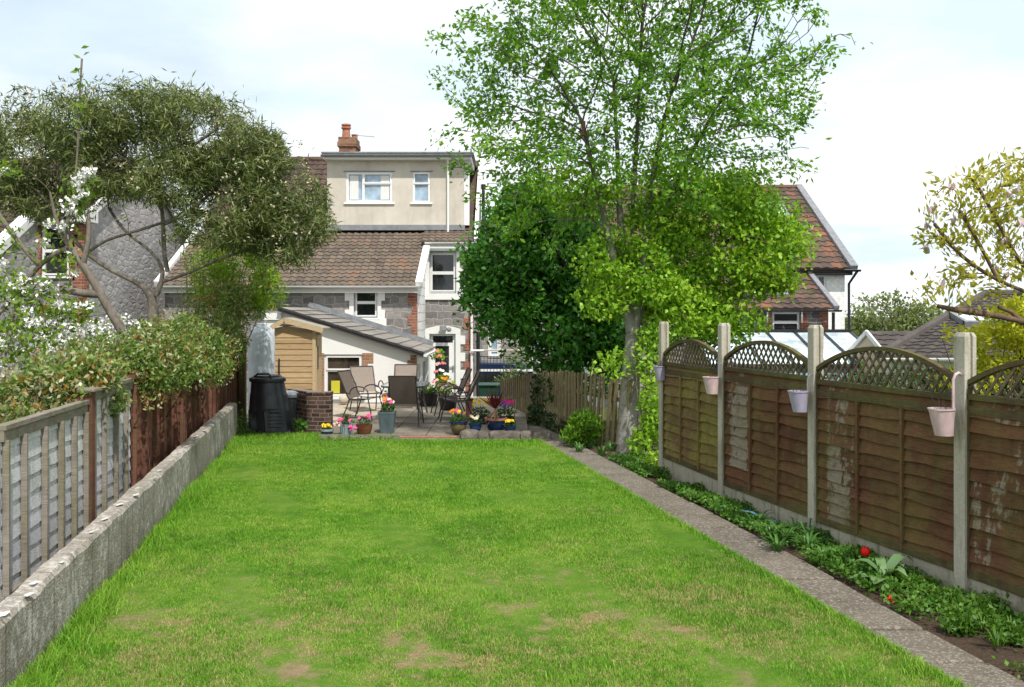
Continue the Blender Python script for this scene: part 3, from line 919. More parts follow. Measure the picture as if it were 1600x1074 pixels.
# the wing: stone wall, one window with white quoins, pantile roof, whitewashed flank
WX0, WX1 = -9.3, at(652, 0, ZW).x
o = (at(553, 0, ZW).x, at(0, 497, ZW).z, at(590, 0, ZW).x, at(0, 449, ZW).z)
mb = MB(); mb.wall(Fw, WX0, WX1, BASE, 2.86, [o], .14); mb.build('wing_wall', MT['stone'], house)
mb = MB(); ztop = at(0, 364, 28.7).z
mb.add([(WX1, ZW, BASE), (WX1, ZM, BASE), (WX1, ZM, 2.86 + (ztop - 2.86) * (ZM - ZW) / (28.9 - ZW)), (WX1, ZW, 2.86)], [(0, 1, 2, 3)]); mb.build('wing_flank', MT['white_stone_side'], house)
mb = MB(); quoins(mb, Fw, WX1 + .003, BASE, 2.84, -1, .26, .15, .27, .018); mb.build('brick_quoin', MT['brick'], house)
quoin_part(house, 'stone_dress', Fw, o[2], o[1] - .02, o[3] + .03, 1, .2, .1, .24)
quoin_part(house, 'stone_dress', Fw, o[0], o[1] - .02, o[3] + .03, -1, .24, .12, .24)
part_box(house, 'sill', 'stone_dress', Fw, o[0] - .14, o[2] + .24, o[1] - .22, o[1] - .02, -.02, .045)
window(house, Fw, *o, [(0, 0, 1, .5), (0, .5, 1, 1)], -.07, .07, opener=(0, 1))
WE = 25.45
m_ = pantiles((WX0 - .1, WE, 2.88), (WX1 - .02, WE, 2.88), (WX0 - .1, dy - .02, ztop), (WX1 + .02, dy - .02, ztop), .2, .26)
wr = m_.build('wing_roof', MT['roof_brown'], house)
mb = MB(); mb.bar((WX1 + .07, WE - .02, 2.93), (WX1 + .07, 27.75, 2.93 + (27.75 - WE) * (ztop - 2.87) / (dy - WE)), .19, .12); mb.build('verge_board', MT['white_paint'], house)
mb = MB(); mb.bar((WX0 - .12, WE, 2.93), (WX0 - .12, dy - .1, ztop + .06), .14, .16)
mb.build('verge_board', MT['white_paint'], house)
gutter(house, (WX0 - .1, WE - .06, 2.88), (WX1 + .1, WE - .06, 2.88))
mb = MB(); mb.box(WX0, ZW - .14, 2.7, WX1 + .03, ZW - .005, 2.83); mb.build('fascia', MT['white_paint'], house)

# the lean-to: white walls, brick quoins, flat grey tiles
LX0, LX1 = -5.43, at(651, 0, ZL).x
zt = lambda x: 2.24 - (x - LX0) * (2.24 - 1.2) / (LX1 + .12 - LX0)
lo = (at(506.5, 0, ZL).x, at(0, 621, ZL).z, at(566, 0, ZL).x, at(0, 554, ZL).z)
mb = MB(); mb.wall(Fl, LX0 + .06, LX1, -.2, lo[3] + .004, [lo], .12, top=zt); mb.build('lean_to_wall', MT['white_paint'], house)
side_h = [(ZL + .35, .1, ZL + .95, .95), (ZL + 1.5, -.2, ZL + 2.9, .98)]
Fs = side(LX1)
mb = MB(); mb.wall(Fs, ZL, ZW, -.2, max(1.0, zt(LX1)), side_h, .1); mb.build('lean_to_flank', MT['white_paint'], house)
for h in side_h: window(house, Fs, *h, [(0, 0, .5, 1), (.5, 0, 1, 1)], -.05, .06, sill=False)
quoin_part(house, 'orange_brick', Fl, lo[2], lo[1] + .32, lo[3] + .03, 1, .26, .13, .24, .012, start=0)
quoin_part(house, 'orange_brick', Fl, LX1 + .003, .1, zt(LX1) - .06, -1, .15, .22, .24, .012, start=0)
quoin_part(house, 'orange_brick', Fl, lo[0], lo[1] - .05, lo[3] + .03, -1, .09, .06, .3, .012)
mb = MB(); mb.box(LX0 + .06, ZL - .03, -.2, LX1 + .01, ZL + .01, .075); mb.build('plinth', MT['lead'], house)
lw = window(house, Fl, *lo, [(0, 0, 1, .63), (0, .63, 1, 1)], -.05, .07, ['pane_room', 'pane_room'], opener=(1,))
mb = MB(); q = lo[0] + .15; mb.fbox(Fl, q, q + .2, lo[1] + .09, lo[1] + .38, -.095, -.075); mb.build('bucket', MT['yellow'], lw)
yv = ZL - .16
A = Vector((LX0, yv, 2.3)); B = Vector((LX1 + .17, yv, 1.24))
sl = pantiles((B.x, yv, B.z), (B.x, ZW - .02, B.z), (A.x, yv, A.z), (A.x, ZW - .02, A.z), 0.9, .335, 0, .028, flat=True)
lr = sl.build('lean_to_roof', MT['slate'], house)
mb = MB(); off = Vector((0, 0, -.055)); mb.bar(A + off + Vector((0, .02, 0)), B + off + Vector((0, .02, 0)), .05, .085)
dirv = (B - A).normalized()
for k in range(10):
    c = A + (B - A) * ((k + .08) / 10); mb.bar(c + Vector((0, -.012, -.0)), c + (B - A) * .096 + Vector((0, -.012, -.012)), .03, .05)
mb.build('verge_tile', MT['slate_edge'], lr)
mb = MB(); mb.bar((A.x, ZW - .05, A.z + .1), (B.x - .05, ZW - .05, B.z + .1), .06, .14); p = at(592, 495, ZW - .4)
mb.bar(A.lerp(B, .35) + Vector((0, ZW - .25 - yv, .03)), A.lerp(B, .52) + Vector((0, ZW - .25 - yv, .03)), .34, .03)
mb.build('lead_flashing', MT['lead'], lr)
gutter(house, (B.x + .05, yv, B.z - .05), (B.x + .05, ZW - .05, B.z - .05), .05)
mb = MB(); mb.box(LX1 + .003, ZL - .02, zt(LX1) - .12, LX1 + .13, ZW - .02, zt(LX1) - .02); mb.build('fascia', MT['white_paint'], house)
mb = MB(); p = at(0, 497, ZL)
mb.box(at(414, 0, ZL).x, ZL - .05, at(0, 500, ZL).z, LX0 + .06, ZL + .3, at(0, 489, ZL).z); mb.box(at(414, 0, ZL).x + .05, ZL, -.2, LX0 + .06, ZL + .28, at(0, 500, ZL).z); mb.build('lean_to_pier', MT['white_paint'], house)

# ------------------------------------------------------------------ neighbour on the left
nb = thing('stone_house', 'grey rubble-stone house at far left behind blossom, with red brick corners and a broad gable', 'house', (-13, 26, 0))
GX, GY0, GY1 = -10.4, 23.3, 30.6
mb = MB(); mb.add([(GX, GY0, BASE), (GX, GY1, BASE), (GX, GY1, 4.48), (GX, (GY0 + GY1) / 2, 6.35), (GX, GY0, 4.48)], [(0, 1, 2, 3, 4)])
mb.build('gable_wall', MT['rubble_side'], nb)
Fn = front(GY0)
u1 = (at(64, 0, GY0).x, at(0, 432, GY0).z, at(108, 0, GY0).x, at(0, 352, GY0).z)
u2 = (at(58, 0, GY0).x, at(0, 523, GY0).z, at(96, 0, GY0).x, at(0, 490, GY0).z)
mb = MB(); mb.wall(Fn, -17, GX, BASE, 4.48, [u1, u2], .14); mb.build('wall', MT['stone'], nb)
quoin_part(nb, 'brick', Fn, GX + .003, BASE, 4.4, -1, .26, .15, .42, .02)
quoin_part(nb, 'brick', Fn, u1[2], u1[1] - .1, u1[3] + .1, 1, .14, .22, .34, .02); quoin_part(nb, 'brick', Fn, u1[0], u1[1] - .1, u1[3] + .1, -1, .14, .2, .34, .02)
part_box(nb, 'lintel', 'brick', Fn, u2[0] - .1, u2[2] + .1, u2[3], u2[3] + .22, -.02, .02)
mb = MB(); quoins(mb, side(GX), GY0 - .02, .2, 4.4, 1, .3, .18, .42, .02); mb.build('brick_quoin_side', MT['brick_side'], nb)
window(nb, Fn, *u1, [(0, 0, 1, .5), (0, .5, 1, 1)], -.07, .07, opener=(0, 1)); window(nb, Fn, *u2, [(0, 0, 1, 1)], -.07, .08)
mb = MB(); mb.box(-11.0, GY0 - .3, 4.34, GX + .26, GY0 + .25, 4.66)
mb.build('white_kneeler', MT['white_paint'], nb, bevel=.02)
mid = (GY0 + GY1) / 2
m_ = pantiles((-17, GY0 - .25, 4.42), (GX + .1, GY0 - .25, 4.42), (-17, mid, 6.5), (GX + .1, mid, 6.5)); m_.build('roof', MT['roof_dark'], nb)
mb = MB(); mb.add([(-17, mid, 6.5), (GX + .1, mid, 6.5), (GX + .1, GY1 + .3, 4.4), (-17, GY1 + .3, 4.4)], [(0, 1, 2, 3)]); mb.build('roof_back', MT['roof_dark'], nb)
mb = MB(); mb.bar((GX + .12, mid, 6.42), (GX + .12, GY1 + .3, 4.32), .06, .22); mb.bar((GX + .12, mid, 6.42), (GX + .12, GY0 - .25, 4.4), .06, .22); mb.build('verge_board', MT['white_paint'], nb)
# its own low wing with a white raking verge, and the downpipe
v0, v1 = at(-20, 400, 21.4), at(54, 332, 23.25)
mb = MB(); mb.add([(-18, 21.5, BASE), (v0.x + .2, 21.5, BASE), (v0.x + .2, 21.5, v0.z - .1), (-18, 21.5, v0.z - .1)], [(0, 1, 2, 3)])
xw = v0.x + .2
mb.build('wing_wall', MT['stone'], nb); mb = MB()
mb.add([(xw, 21.5, BASE), (xw, GY0, BASE), (xw, GY0, v1.z - .1), (xw, 21.5, v0.z - .1)], [(0, 1, 2, 3)]); mb.build('wing_flank', MT['rubble_side'], nb)
m_ = pantiles((-18, 21.3, v0.z), (xw, 21.3, v0.z), (-18, GY0, v1.z), (xw, GY0, v1.z)); m_.build('wing_roof', MT['roof_dark'], nb)
mb = MB(); mb.bar((v0.x + .1, 21.3, v0.z + .02), v1, .3, .2); mb.build('verge_board', MT['white_paint'], nb)
mb = MB(); x = at(53, 0, GY0 - .08).x; mb.tube([(x, GY0 - .08, 4.3), (x, GY0 - .08, BASE)], .045, 8); mb.tube([(at(53, 0, 23).x - 1.5, GY0 - .12, 4.34), (-10.9, GY0 - .12, 4.34)], .055, 8); mb.build('downpipe', MT['upvc'], nb, smooth='auto')

# ------------------------------------------------------------------ house on the right
rh = thing('red_roof_house', 'house with patchy red tiled roof and white end wall, right of the tall tree', 'house', (9, 32, 0))
RM, RW = 31.5, 29.0; RX = 11.0
rbase = -2.6
rz0, rz1, ry1 = at(0, 420, RM).z, at(0, 294, 37.1).z, 37.1
Fr = front(RM)
ow = (at(1266, 0, RM).x, at(0, 500, RM).z, at(1291, 0, RM).x, at(0, 430, RM).z)
ow = (ow[0], at(0, 462, RM).z, ow[2], ow[3])
mb = MB(); mb.wall(Fr, 3.0, RX - .08, rbase, rz0 + .1, [ow], .1)
mb.add([(RX - .08, RM, rbase), (RX - .08, 43, rbase), (RX - .08, 43, rz0), (RX - .08, ry1, rz1 - .1), (RX - .08, RM, rz0 + .1)], [(0, 1, 2, 3, 4)])
mb.add([(3, RM, rbase), (3, 43, rbase), (3, 43, rz0), (3, ry1, rz1 - .1), (3, RM, rz0 + .1)], [(4, 3, 2, 1, 0)])
mb.build('wall', MT['white_brick'], rh)
window(rh, Fr, *ow, [(0, 0, .5, 1), (.5, 0, 1, 1)], -.05, .06)
m_ = pantiles((2.9, RM - .3, rz0 - .02), (RX + .05, RM - .3, rz0 - .02), (2.9, ry1, rz1), (RX + .05, ry1, rz1), .3, .4, .035, .035)
rr = m_.build('roof', MT['roof_red'], rh)
mb = MB(); mb.add([(2.9, ry1, rz1), (RX + .05, ry1, rz1), (RX + .05, 43.3, rz0 - .1), (2.9, 43.3, rz0 - .1)], [(0, 1, 2, 3)]); mb.build('roof_back', MT['roof_dark'], rh)
mb = MB(); mb.bar((RX + .1, RM - .36, rz0 + .02), (RX + .1, ry1 + .1, rz1 + .1), .24, .14); mb.build('verge_board', MT['lead'], rh)
mb = MB(); mb.tube([(2.9, ry1, rz1 + .03), (RX, ry1, rz1 + .03)], .1, 8); mb.build('ridge_tile', MT['roof_red'], rr)
gutter(rh, (at(1255, 0, RM).x, RM - .38, rz0 - .05), (RX + .3, RM - .38, rz0 - .05), .07, 'black_metal')
mb = MB(); mb.box(at(1240, 0, RM).x, RM - .22, rz0 - .22, RX + .1, RM - .005, rz0 - .08); mb.build('soffit', MT['black_metal'], rh)
mb = MB(); mb.tube([(RX + .2, RM - .36, rz0 - .1), (RX + .02, RM - .1, rz0 - .5), (RX + .02, RM - .1, rbase)], .045, 8); mb.build('downpipe', MT['black_metal'], rh, smooth='auto')
# wing of that house
RWX = at(1299, 0, RW).x; ze = at(0, 483, RW).z; zt_ = at(0, 414, 32.2).z
Fq = front(RW)
rw_ = (at(1206, 0, RW).x, at(0, 519, RW).z, at(1250, 0, RW).x, at(0, 487, RW).z)
mb = MB(); mb.wall(Fq, 3.0, RWX - .1, rbase, ze, [rw_], .1); mb.build('wing_wall', MT['stone'], rh)
mb = MB(); mb.add([(RWX - .1, RW, rbase), (RWX - .1, RM, rbase), (RWX - .1, RM, zt_ - .3), (RWX - .1, RW, ze)], [(0, 1, 2, 3)]); mb.build('wing_flank', MT['white_brick'], rh)
quoin_part(rh, 'brick', Fq, RWX - .097, rbase, ze - .1, -1, .3, .18, .27, .02, start=1); quoin_part(rh, 'brick', Fq, rw_[0], rbase, rw_[3], -1, .3, .16, .27, .02); quoin_part(rh, 'brick', Fq, rw_[2], rw_[1] - .8, rw_[3], 1, .22, .3, .27, .02)
window(rh, Fq, *rw_, [(0, 0, 1, .48), (0, .48, 1, 1)], -.04, .07, opener=(0, 1))
m_ = pantiles((2.9, RW - .25, ze), (RWX, RW - .25, ze), (2.9, 32.2, zt_), (RWX, 32.2, zt_), .3, .38, .035, .035); wr2 = m_.build('wing_roof', MT['roof_red'], rh)
mb = MB(); mb.bar((RWX + .06, RW - .3, ze + .03), (RWX + .06, 32.2, zt_ + .05), .16, .13); mb.build('verge_board', MT['lead'], rh)
gutter(rh, (6, RW - .32, ze - .03), (RWX + .2, RW - .32, ze - .03), .06, 'black_metal')
mb = MB(); x = RWX + .02; mb.tube([(x, RW - .12, ze - .1), (x, RW - .12, rbase)], .05, 8); mb.build('downpipe', MT['black_metal'], rh)
for k, px in enumerate((1199, 1253)):
    mb = MB(); q = at(px, 490, RW - .12); mb.tube([q + Vector((0, 0, .12)), q + Vector((0, 0, -.28))], .025, 6); mb.build('bracket', MT['upvc'], rh)
# rooflights
def rooflight(host, cpx, cpy, Z, w_, L, slope, name='rooflight'):
    c = at(cpx, cpy, Z); d = Vector((0, math.cos(slope), math.sin(slope))); n_ = Vector((0, -math.sin(slope), math.cos(slope)))
    c = c + n_ * .06
    mb = MB(); e = .08
    for s in (-1, 1): mb.bar(c + Vector((s * w_ / 2, 0, 0)) - d * L / 2, c + Vector((s * w_ / 2, 0, 0)) + d * L / 2, e, .12, n_)
    for s in (-1, 1): mb.bar(c + d * s * L / 2 - Vector((w_ / 2 + e / 2, 0, 0)), c + d * s * L / 2 + Vector((w_ / 2 + e / 2, 0, 0)), e * 1.2, .122, n_)
    f = mb.build(name, MT['lead'], host)
    g = MB(); r = Vector((w_ / 2, 0, 0)); h = n_ * .03
    g.add([c - r - d * L / 2 + h, c + r - d * L / 2 + h, c + r + d * L / 2 + h, c - r + d * L / 2 + h], [(0, 1, 2, 3)]); g.build('pane', MT['roof_glass'], f)
sl1 = math.atan2(rz1 - rz0, ry1 - RM + .3); sl2 = math.atan2(zt_ - ze, 32.2 - RW + .25)
def on_roof(px, z0, y0, slope):
    return None
def zroof(y): return rz0 - .02 + (y - RM + .3) * math.tan(sl1)
def ywhere(py, z0, y0, sl):           # where the sight line of that row meets the slope
    lo_, hi = y0, y0 + 8
    for _ in range(40):
        m = (lo_ + hi) / 2
        if EYE - (py - HOR) / F_PX * m > z0 + (m - y0) * math.tan(sl): lo_ = m
        else: hi = m
    return m
yy = ywhere(331, rz0, RM - .3, sl1); rooflight(rh, 1208, 331, yy, .85, 1.2, sl1)
yy = ywhere(456, ze, RW - .25, sl2); rooflight(rh, 1192, 456, yy, 1.25, .9, sl2)
# its conservatory
cv_ = thing('conservatory', 'glass-roofed conservatory with black glazing bars behind the arched fence', 'conservatory', (8, 26, 0))
ct, cb = at(0, 519, 28.6).z, at(0, 572, 25.6).z
xl, xr = at(1080, 0, 28.6).x, at(1327, 0, 28.6).x; xrb = xr + .05
mb = MB(); mb.add([(xl, 25.6, cb), (xrb, 25.6, cb), (xr, 28.6, ct), (xl, 28.6, ct)], [(0, 1, 2, 3)]); mb.build('glass_roof', MT['roof_glass'], cv_)
mb = MB(); mb.bar((xl, 28.6, ct + .02), (xr + .05, 28.6, ct + .02), .12, .12)
k = 0; x = xr
while x > xl:
    mb.bar((x, 25.55, cb + .03), (x, 28.6, ct + .03), .045, .06); x -= .83
mb.bar((xl, 25.58, cb), (xrb + .06, 25.58, cb), .1, .1)
mb.build('glazing_bar', MT['black_metal'], cv_)
mb = MB(); mb.box(xl, 25.62, cb - .9, xr - .02, 25.66, cb - .05); mb.build('glass_wall', MT['pane_painted_sky'], cv_)
mb = MB(); x = xr
while x > xl: mb.box(x - .06, 25.57, cb - .9, x, 25.62, cb - .04); x -= .83
mb.box(xl, 25.6, rbase, xr, 28.8, cb - .9); mb.build('base_wall', MT['upvc'], cv_)

# ------------------------------------------------------------------ bungalow and garage roofs far right
bg_ = thing('bungalow', 'low bungalow with big dark grey hipped tile roof beyond the right fence', 'house', (11, 20, 0))
e0 = at(1374, 558, 18); r0 = at(1484, 496, 20.4); r0b = at(1540, 462, 22.4)
zE = e0.z; zR = r0b.z
slope_ = (zR - zE) / (22.4 - 18)
m_ = pantiles((e0.x, 18, zE), (18, 18, zE), (r0b.x, 22.4, zR), (18, 22.4, zR), .3, .3, .022, .03); m_.build('roof', MT['roof_grey'], bg_)
mb = MB(); mb.add([(e0.x, 18, zE), (11.2, 27, zE), (r0b.x, 22.4, zR)], [(0, 2, 1)]); mb.add([(11.2, 27, zE), (18, 27, zE), (18, 22.4, zR), (r0b.x, 22.4, zR)], [(0, 1, 2, 3)]); mb.build('roof_back', MT['roof_grey'], bg_)
mb = MB(); mb.tube([(e0.x, 18, zE + .03), (r0b.x, 22.4, zR + .05), (18, 22.4, zR + .05)], .09, 8); mb.build('ridge_tile', MT['roof_grey'], bg_, smooth='auto')
mb = MB(); mb.extrude([(0,0)]*0 or [(e0.x + .4, -1.5), (17.6, -1.5), (17.6, zE - .02), (e0.x + .4, zE - .02)], front(18.4), 0, -.3); mb.build('wall', MT['white_paint'], bg_)
gutter(bg_, (e0.x, 17.93, zE - .02), (18, 17.93, zE - .02), .06, 'upvc')
sk = math.atan(slope_)
yy = ywhere(505, zE, 18, sk); rooflight(bg_, 1545, 503, yy, 1.3, .7, sk); 
gg = thing('garage', 'small cream gabled outbuilding with grey tiled roof left of the bungalow', 'outbuilding', (10, 24, 0))
ap = at(1357, 518, 25.2); l0 = at(1341, 552, 24.0)
yA, yB = 24.0, 26.4
hx = ap.x
mb = MB(); mb.add([(hx, yA, -1.5), (hx, yA, l0.z), (hx, 25.2, ap.z - .05), (hx, yB, l0.z), (hx, yB, -1.5)], [(0, 1, 2, 3, 4)])
mb.add([(hx, yA, -1.5), (13.5, yA, -1.5), (13.5, yA, l0.z), (hx, yA, l0.z)], [(0, 1, 2, 3)]); mb.build('wall', mottled('cream_render', (0.6, 0.5, 0.36), (0.66, 0.57, 0.43), 3, 0.8), gg)
m_ = pantiles((hx - .02, yA - .15, l0.z - .05), (13.5, yA - .15, l0.z - .05), (hx - .02, 25.2, ap.z), (13.5, 25.2, ap.z), .3, .3, .02, .03); m_.build('roof', MT['roof_grey'], gg)
mb = MB(); mb.add([(hx - .02, 25.2, ap.z), (13.5, 25.2, ap.z), (13.5, yB + .15, l0.z - .05), (hx - .02, yB + .15, l0.z - .05)], [(0, 1, 2, 3)]); mb.build('roof_back', MT['roof_grey'], gg)
mb = MB(); mb.bar((hx - .05, yA - .2, l0.z - .1), (hx - .05, 25.2, ap.z - .02), .05, .12); mb.bar((hx - .05, yB + .2, l0.z - .1), (hx - .05, 25.2, ap.z - .02), .05, .12); mb.build('verge_board', MT['white_paint'], gg)

# ------------------------------------------------------------------ across the street, seen past the house corner
st = thing('terraced_house', 'pale stone terraced house with arched white window, far beyond the picket fence', 'house', (1, 50, 0))
YS = 50.0; Fst = front(YS)
sw = (at(765, 0, YS).x, at(0, 557, YS).z, at(780, 0, YS).x, at(0, 529, YS).z)
s2 = (at(830, 0, YS).x, at(0, 566, YS).z, at(848, 0, YS).x, at(0, 528, YS).z)
s3 = (at(768, 0, YS).x, at(0, 500, YS).z, at(782, 0, YS).x, at(0, 478, YS).z)
mb = MB(); mb.wall(Fst, -7, 7, -2, 5.0, [sw, s2, s3], .15); mb.build('wall', MT['stone_far'], st)
for S in (sw, s2, s3): window(st, Fst, *S, [(0, 0, 1, .3), (0, .3, 1, 1)], -.02, .1, 'pane_painted_sky')
mb = MB()
for S in (sw, s2, s3):
    mb.fbox(Fst, S[0] - .08, S[0], S[1], S[3], 0, .04); mb.fbox(Fst, S[2], S[2] + .08, S[1], S[3], 0, .04); mb.fbox(Fst, S[0] - .08, S[2] + .08, S[3], S[3] + .14, 0, .04)
mb.build('dressing', MT['stone_dress'], st)
m_ = pantiles((-7.2, YS - .3, 4.95), (7.2, YS - .3, 4.95), (-7.2, YS + 4, 7.4), (7.2, YS + 4, 7.4), .35, .45); m_.build('roof', MT['roof_dark'], st)
mb = MB(); a = at(760, 547, 42); b = at(880, 547, 42)
mb = MB(); a = at(852, 560, 40); bp = thing('gate_pier', 'red brick pier behind the picket fence, under the dark green tree', 'pier', (a.x + .3, 40, -1.3))
mb.box(a.x, 40, -1.5, a.x + .55, 40.5, at(0, 556, 40).z); mb.build('shaft', MT['brick'], bp)
mb = MB(); mb.box(a.x - .05, 39.95, at(0, 556, 40).z, a.x + .6, 40.55, at(0, 553, 40).z); mb.build('cap', MT['stone_dress'], bp)
# railings and the white crossbar by the side gate
rl = thing('metal_gate', 'black metal side gate of thin bars, right of the house corner', 'gate', (-.6, 29, -.6))
gx0, gx1 = at(746, 0, 29.3).x, at(800, 0, 29.3).x; gt = at(0, 557, 29.3).z
mb = MB(); x = gx0
while x < gx1: mb.tube([(x, 29.3, -.8), (x, 29.3, gt)], .009, 5); x += .1
mb.build('bars', MT['black_metal'], rl)
mb = MB(); mb.bar((gx0 - .02, 29.3, gt), (gx1, 29.3, gt), .025, .025); mb.bar((gx0, 29.3, -.65), (gx1, 29.3, -.65), .025, .025); mb.build('gate_frame', MT['black_metal'], rl)
cr = thing('washing_pole', 'thin pale horizontal rail at head height past the house corner', 'rail', (.3, 30.5, -.6))
mb = MB(); mb.tube([at(744, 547.5, 30.5), at(872, 547.5, 30.5)], .022, 8); mb.build('rail', mottled('pale_wood', (0.6, 0.5, 0.42), (0.7, 0.62, 0.55)), cr)
mb = MB(); p = at(871, 547, 30.5); mb.tube([p, (p.x, 30.5, -.9)], .03, 8); mb.build('post', MT['black_metal'], cr)
mb = MB(); p = at(842, 560, 30.4); 
# navy van parked behind
van = thing('parked_van', 'navy blue vehicle with a white side stripe parked beyond the house corner', 'van', (.1, 34, -1.2))
vx0, vx1 = at(722, 0, 33).x, at(835, 0, 33).x; vz1 = at(0, 567, 33).z; vzb = -1.25
prof = [(vx0, vzb + .3), (vx1 - .02, vzb + .3), (vx1, vzb + .75), (vx1 - .06, vz1 - .24), (vx1 - .2, vz1 - .06), (vx1 - .5, vz1), (vx0 + .4, vz1), (vx0 + .1, vz1 - .1), (vx0, vz1 - .5)]
Fv = front(33.0); mb = MB(); mb.extrude(prof, Fv, 0, -1.7); mb.build('body', plain('navy_paint', (0.012, 0.025, 0.075), 0.15, 0.6, 0, .1), van, bevel=.06)
mb = MB(); mb.fbox(Fv, vx0 + .03, vx1 - .06, vz1 - .3, vz1 - .22, .0, .02); mb.build('stripe', MT['upvc'], van)
mb = MB(); mb.fbox(Fv, vx0 + .1, vx1 - .14, vz1 - .72, vz1 - .36, .0, .02); mb.build('side_window', MT['pane'], van)
for x in (vx0 + .5, vx1 - .5):
    t = MB(); c = Vector((x, 32.98, vzb + .3)); t.tube([c, c + Vector((0, .25, 0))], .32, 20); wl = t.build('wheel', MT['black_metal'], van); t = MB(); t.tube([c - Vector((0, .012, 0)), c], .19, 16); t.build('rim', MT['lead'], wl)
# ------------------------------------------------------------------ timber and concrete of the boundaries
def fence_wood(name, stain1, stain2, pale, algae, algae_amt, pale_amt, grain=(1, 1, 14)):
    """stained boards: worn pale patches, green film, dark streaks; 'wear' marks where the stain has gone"""
    q = N(name)
    at_ = q.n('Attribute'); at_.attribute_name = 'wear'
    big = q.noise(1.7, 4, 0.6); mid = q.noise(6, 5, 0.65, q.scaled((1, 1, 1.6))); fine = q.noise(9, 5, 0.7, q.scaled(grain))
    drip = q.noise(7, 4, 0.6, q.scaled((2.2, 2.2, 0.25)))
    r = q.island()
    c = q.mix(q.ramp(q.math('ADD', q.math('MULTIPLY', mid, 0.6), q.math('MULTIPLY', r, 0.4)), [(0.3, 0.0), (0.7, 1.0)]), stain1, stain2)
    pm = q.math('ADD', q.math('MULTIPLY', at_.outputs['Fac'], 0.75), q.math('MULTIPLY', q.math('SUBTRACT', drip, 0.5), 1.3))
    pm = q.math('ADD', pm, q.math('MULTIPLY', q.math('SUBTRACT', mid, 0.5), 1.0))
    pm = q.ramp(pm, [(0.44, 0.0), (0.56, 1.0)])
    c = q.mix(q.math('MULTIPLY', pm, pale_amt), c, q.mix(fine, tuple(x * .6 for x in pale), pale))
    am = q.ramp(q.math('ADD', q.math('MULTIPLY', big, 0.7), q.math('MULTIPLY', drip, 0.45)), [(0.5, 0.0), (0.72, 1.0)])
    c = q.mix(q.math('MULTIPLY', am, algae_amt), c, algae)
    dk = q.ramp(q.math('ADD', q.math('MULTIPLY', q.noise(3.1, 5, .65, q.scaled((1, 1, .6))), .7), q.math('MULTIPLY', drip, .4)), [(0.55, 0.0), (0.75, 1.0)])
    c = q.mix(q.math('MULTIPLY', dk, .5), c, q.mix(1.0, c, (.3, .28, .25), 'MULTIPLY'))
    c = q.mix(0.7, c, q.ramp(fine, [(0.25, 0.3), (0.75, 1.3)]), 'MULTIPLY')
    return q.done(c, 0.85, q.bump(q.math('ADD', fine, mid), 0.4, 0.008), 0.2)


MT['fence_brown'] = fence_wood('stained_fence', (0.1, 0.046, 0.025), (0.19, 0.09, 0.048), (0.44, 0.4, 0.33), (0.17, 0.165, 0.045), .5, .68)
MT['fence_green'] = fence_wood('algae_fence', (0.14, 0.088, 0.04), (0.24, 0.155, 0.07), (0.4, 0.33, 0.16), (0.26, 0.25, 0.05), .9, .5)
MT['fence_trim'] = fence_wood('fence_trim', (0.07, 0.05, 0.03), (0.14, 0.1, 0.055), (0.3, 0.25, 0.17), (0.15, 0.15, 0.045), .8, .5)
MT['lath'] = fence_wood('lattice_lath', (0.12, 0.09, 0.062), (0.23, 0.175, 0.12), (0.3, 0.26, 0.2), (0.13, 0.14, 0.05), .55, .5)
MT['silver'] = fence_wood('silver_boards', (0.54, 0.545, 0.57), (0.72, 0.725, 0.75), (0.78, 0.78, 0.8), (0.34, 0.33, 0.27), .35, .7, (2, 2, 20))
MT['silver_trim'] = fence_wood('silver_trim', (0.23, 0.2, 0.165), (0.34, 0.3, 0.26), (0.44, 0.41, 0.35), (0.2, 0.19, 0.1), .6, .6)
MT['red_boards'] = fence_wood('red_boards', (0.25, 0.09, 0.058), (0.37, 0.15, 0.1), (0.48, 0.28, 0.21), (0.14, 0.09, 0.045), .35, .35)
MT['red_trim'] = fence_wood('red_trim', (0.13, 0.058, 0.04), (0.22, 0.105, 0.072), (0.34, 0.22, 0.16), (0.14, 0.11, 0.05), .4, .4)


def concrete(name, c1, c2, stain, amt):
    q = N(name); a = q.noise(3, 5, 0.65, q.scaled((1, 1, .5))); b = q.noise(45, 5, 0.7); d = q.noise(9, 4, 0.6, q.scaled((1.5, 1.5, .3)))
    c = q.mix(q.ramp(a, [(0.3, 0.0), (0.7, 1.0)]), c1, c2)
    c = q.mix(q.math('MULTIPLY', q.ramp(d, [(0.52, 0.0), (0.68, 1.0)]), amt), c, stain)
    c = q.mix(0.5, c, q.ramp(b, [(0.3, 0.5), (0.7, 1.15)]), 'MULTIPLY')
    return q.done(c, 0.9, q.bump(b, 0.35, 0.006), 0.2)


MT['post'] = concrete('concrete_post', (0.4, 0.37, 0.3), (0.52, 0.49, 0.42), (0.2, 0.19, 0.11), .55)
MT['gravel_board'] = concrete('gravel_board', (0.36, 0.33, 0.26), (0.46, 0.43, 0.35), (0.17, 0.16, 0.1), .7)


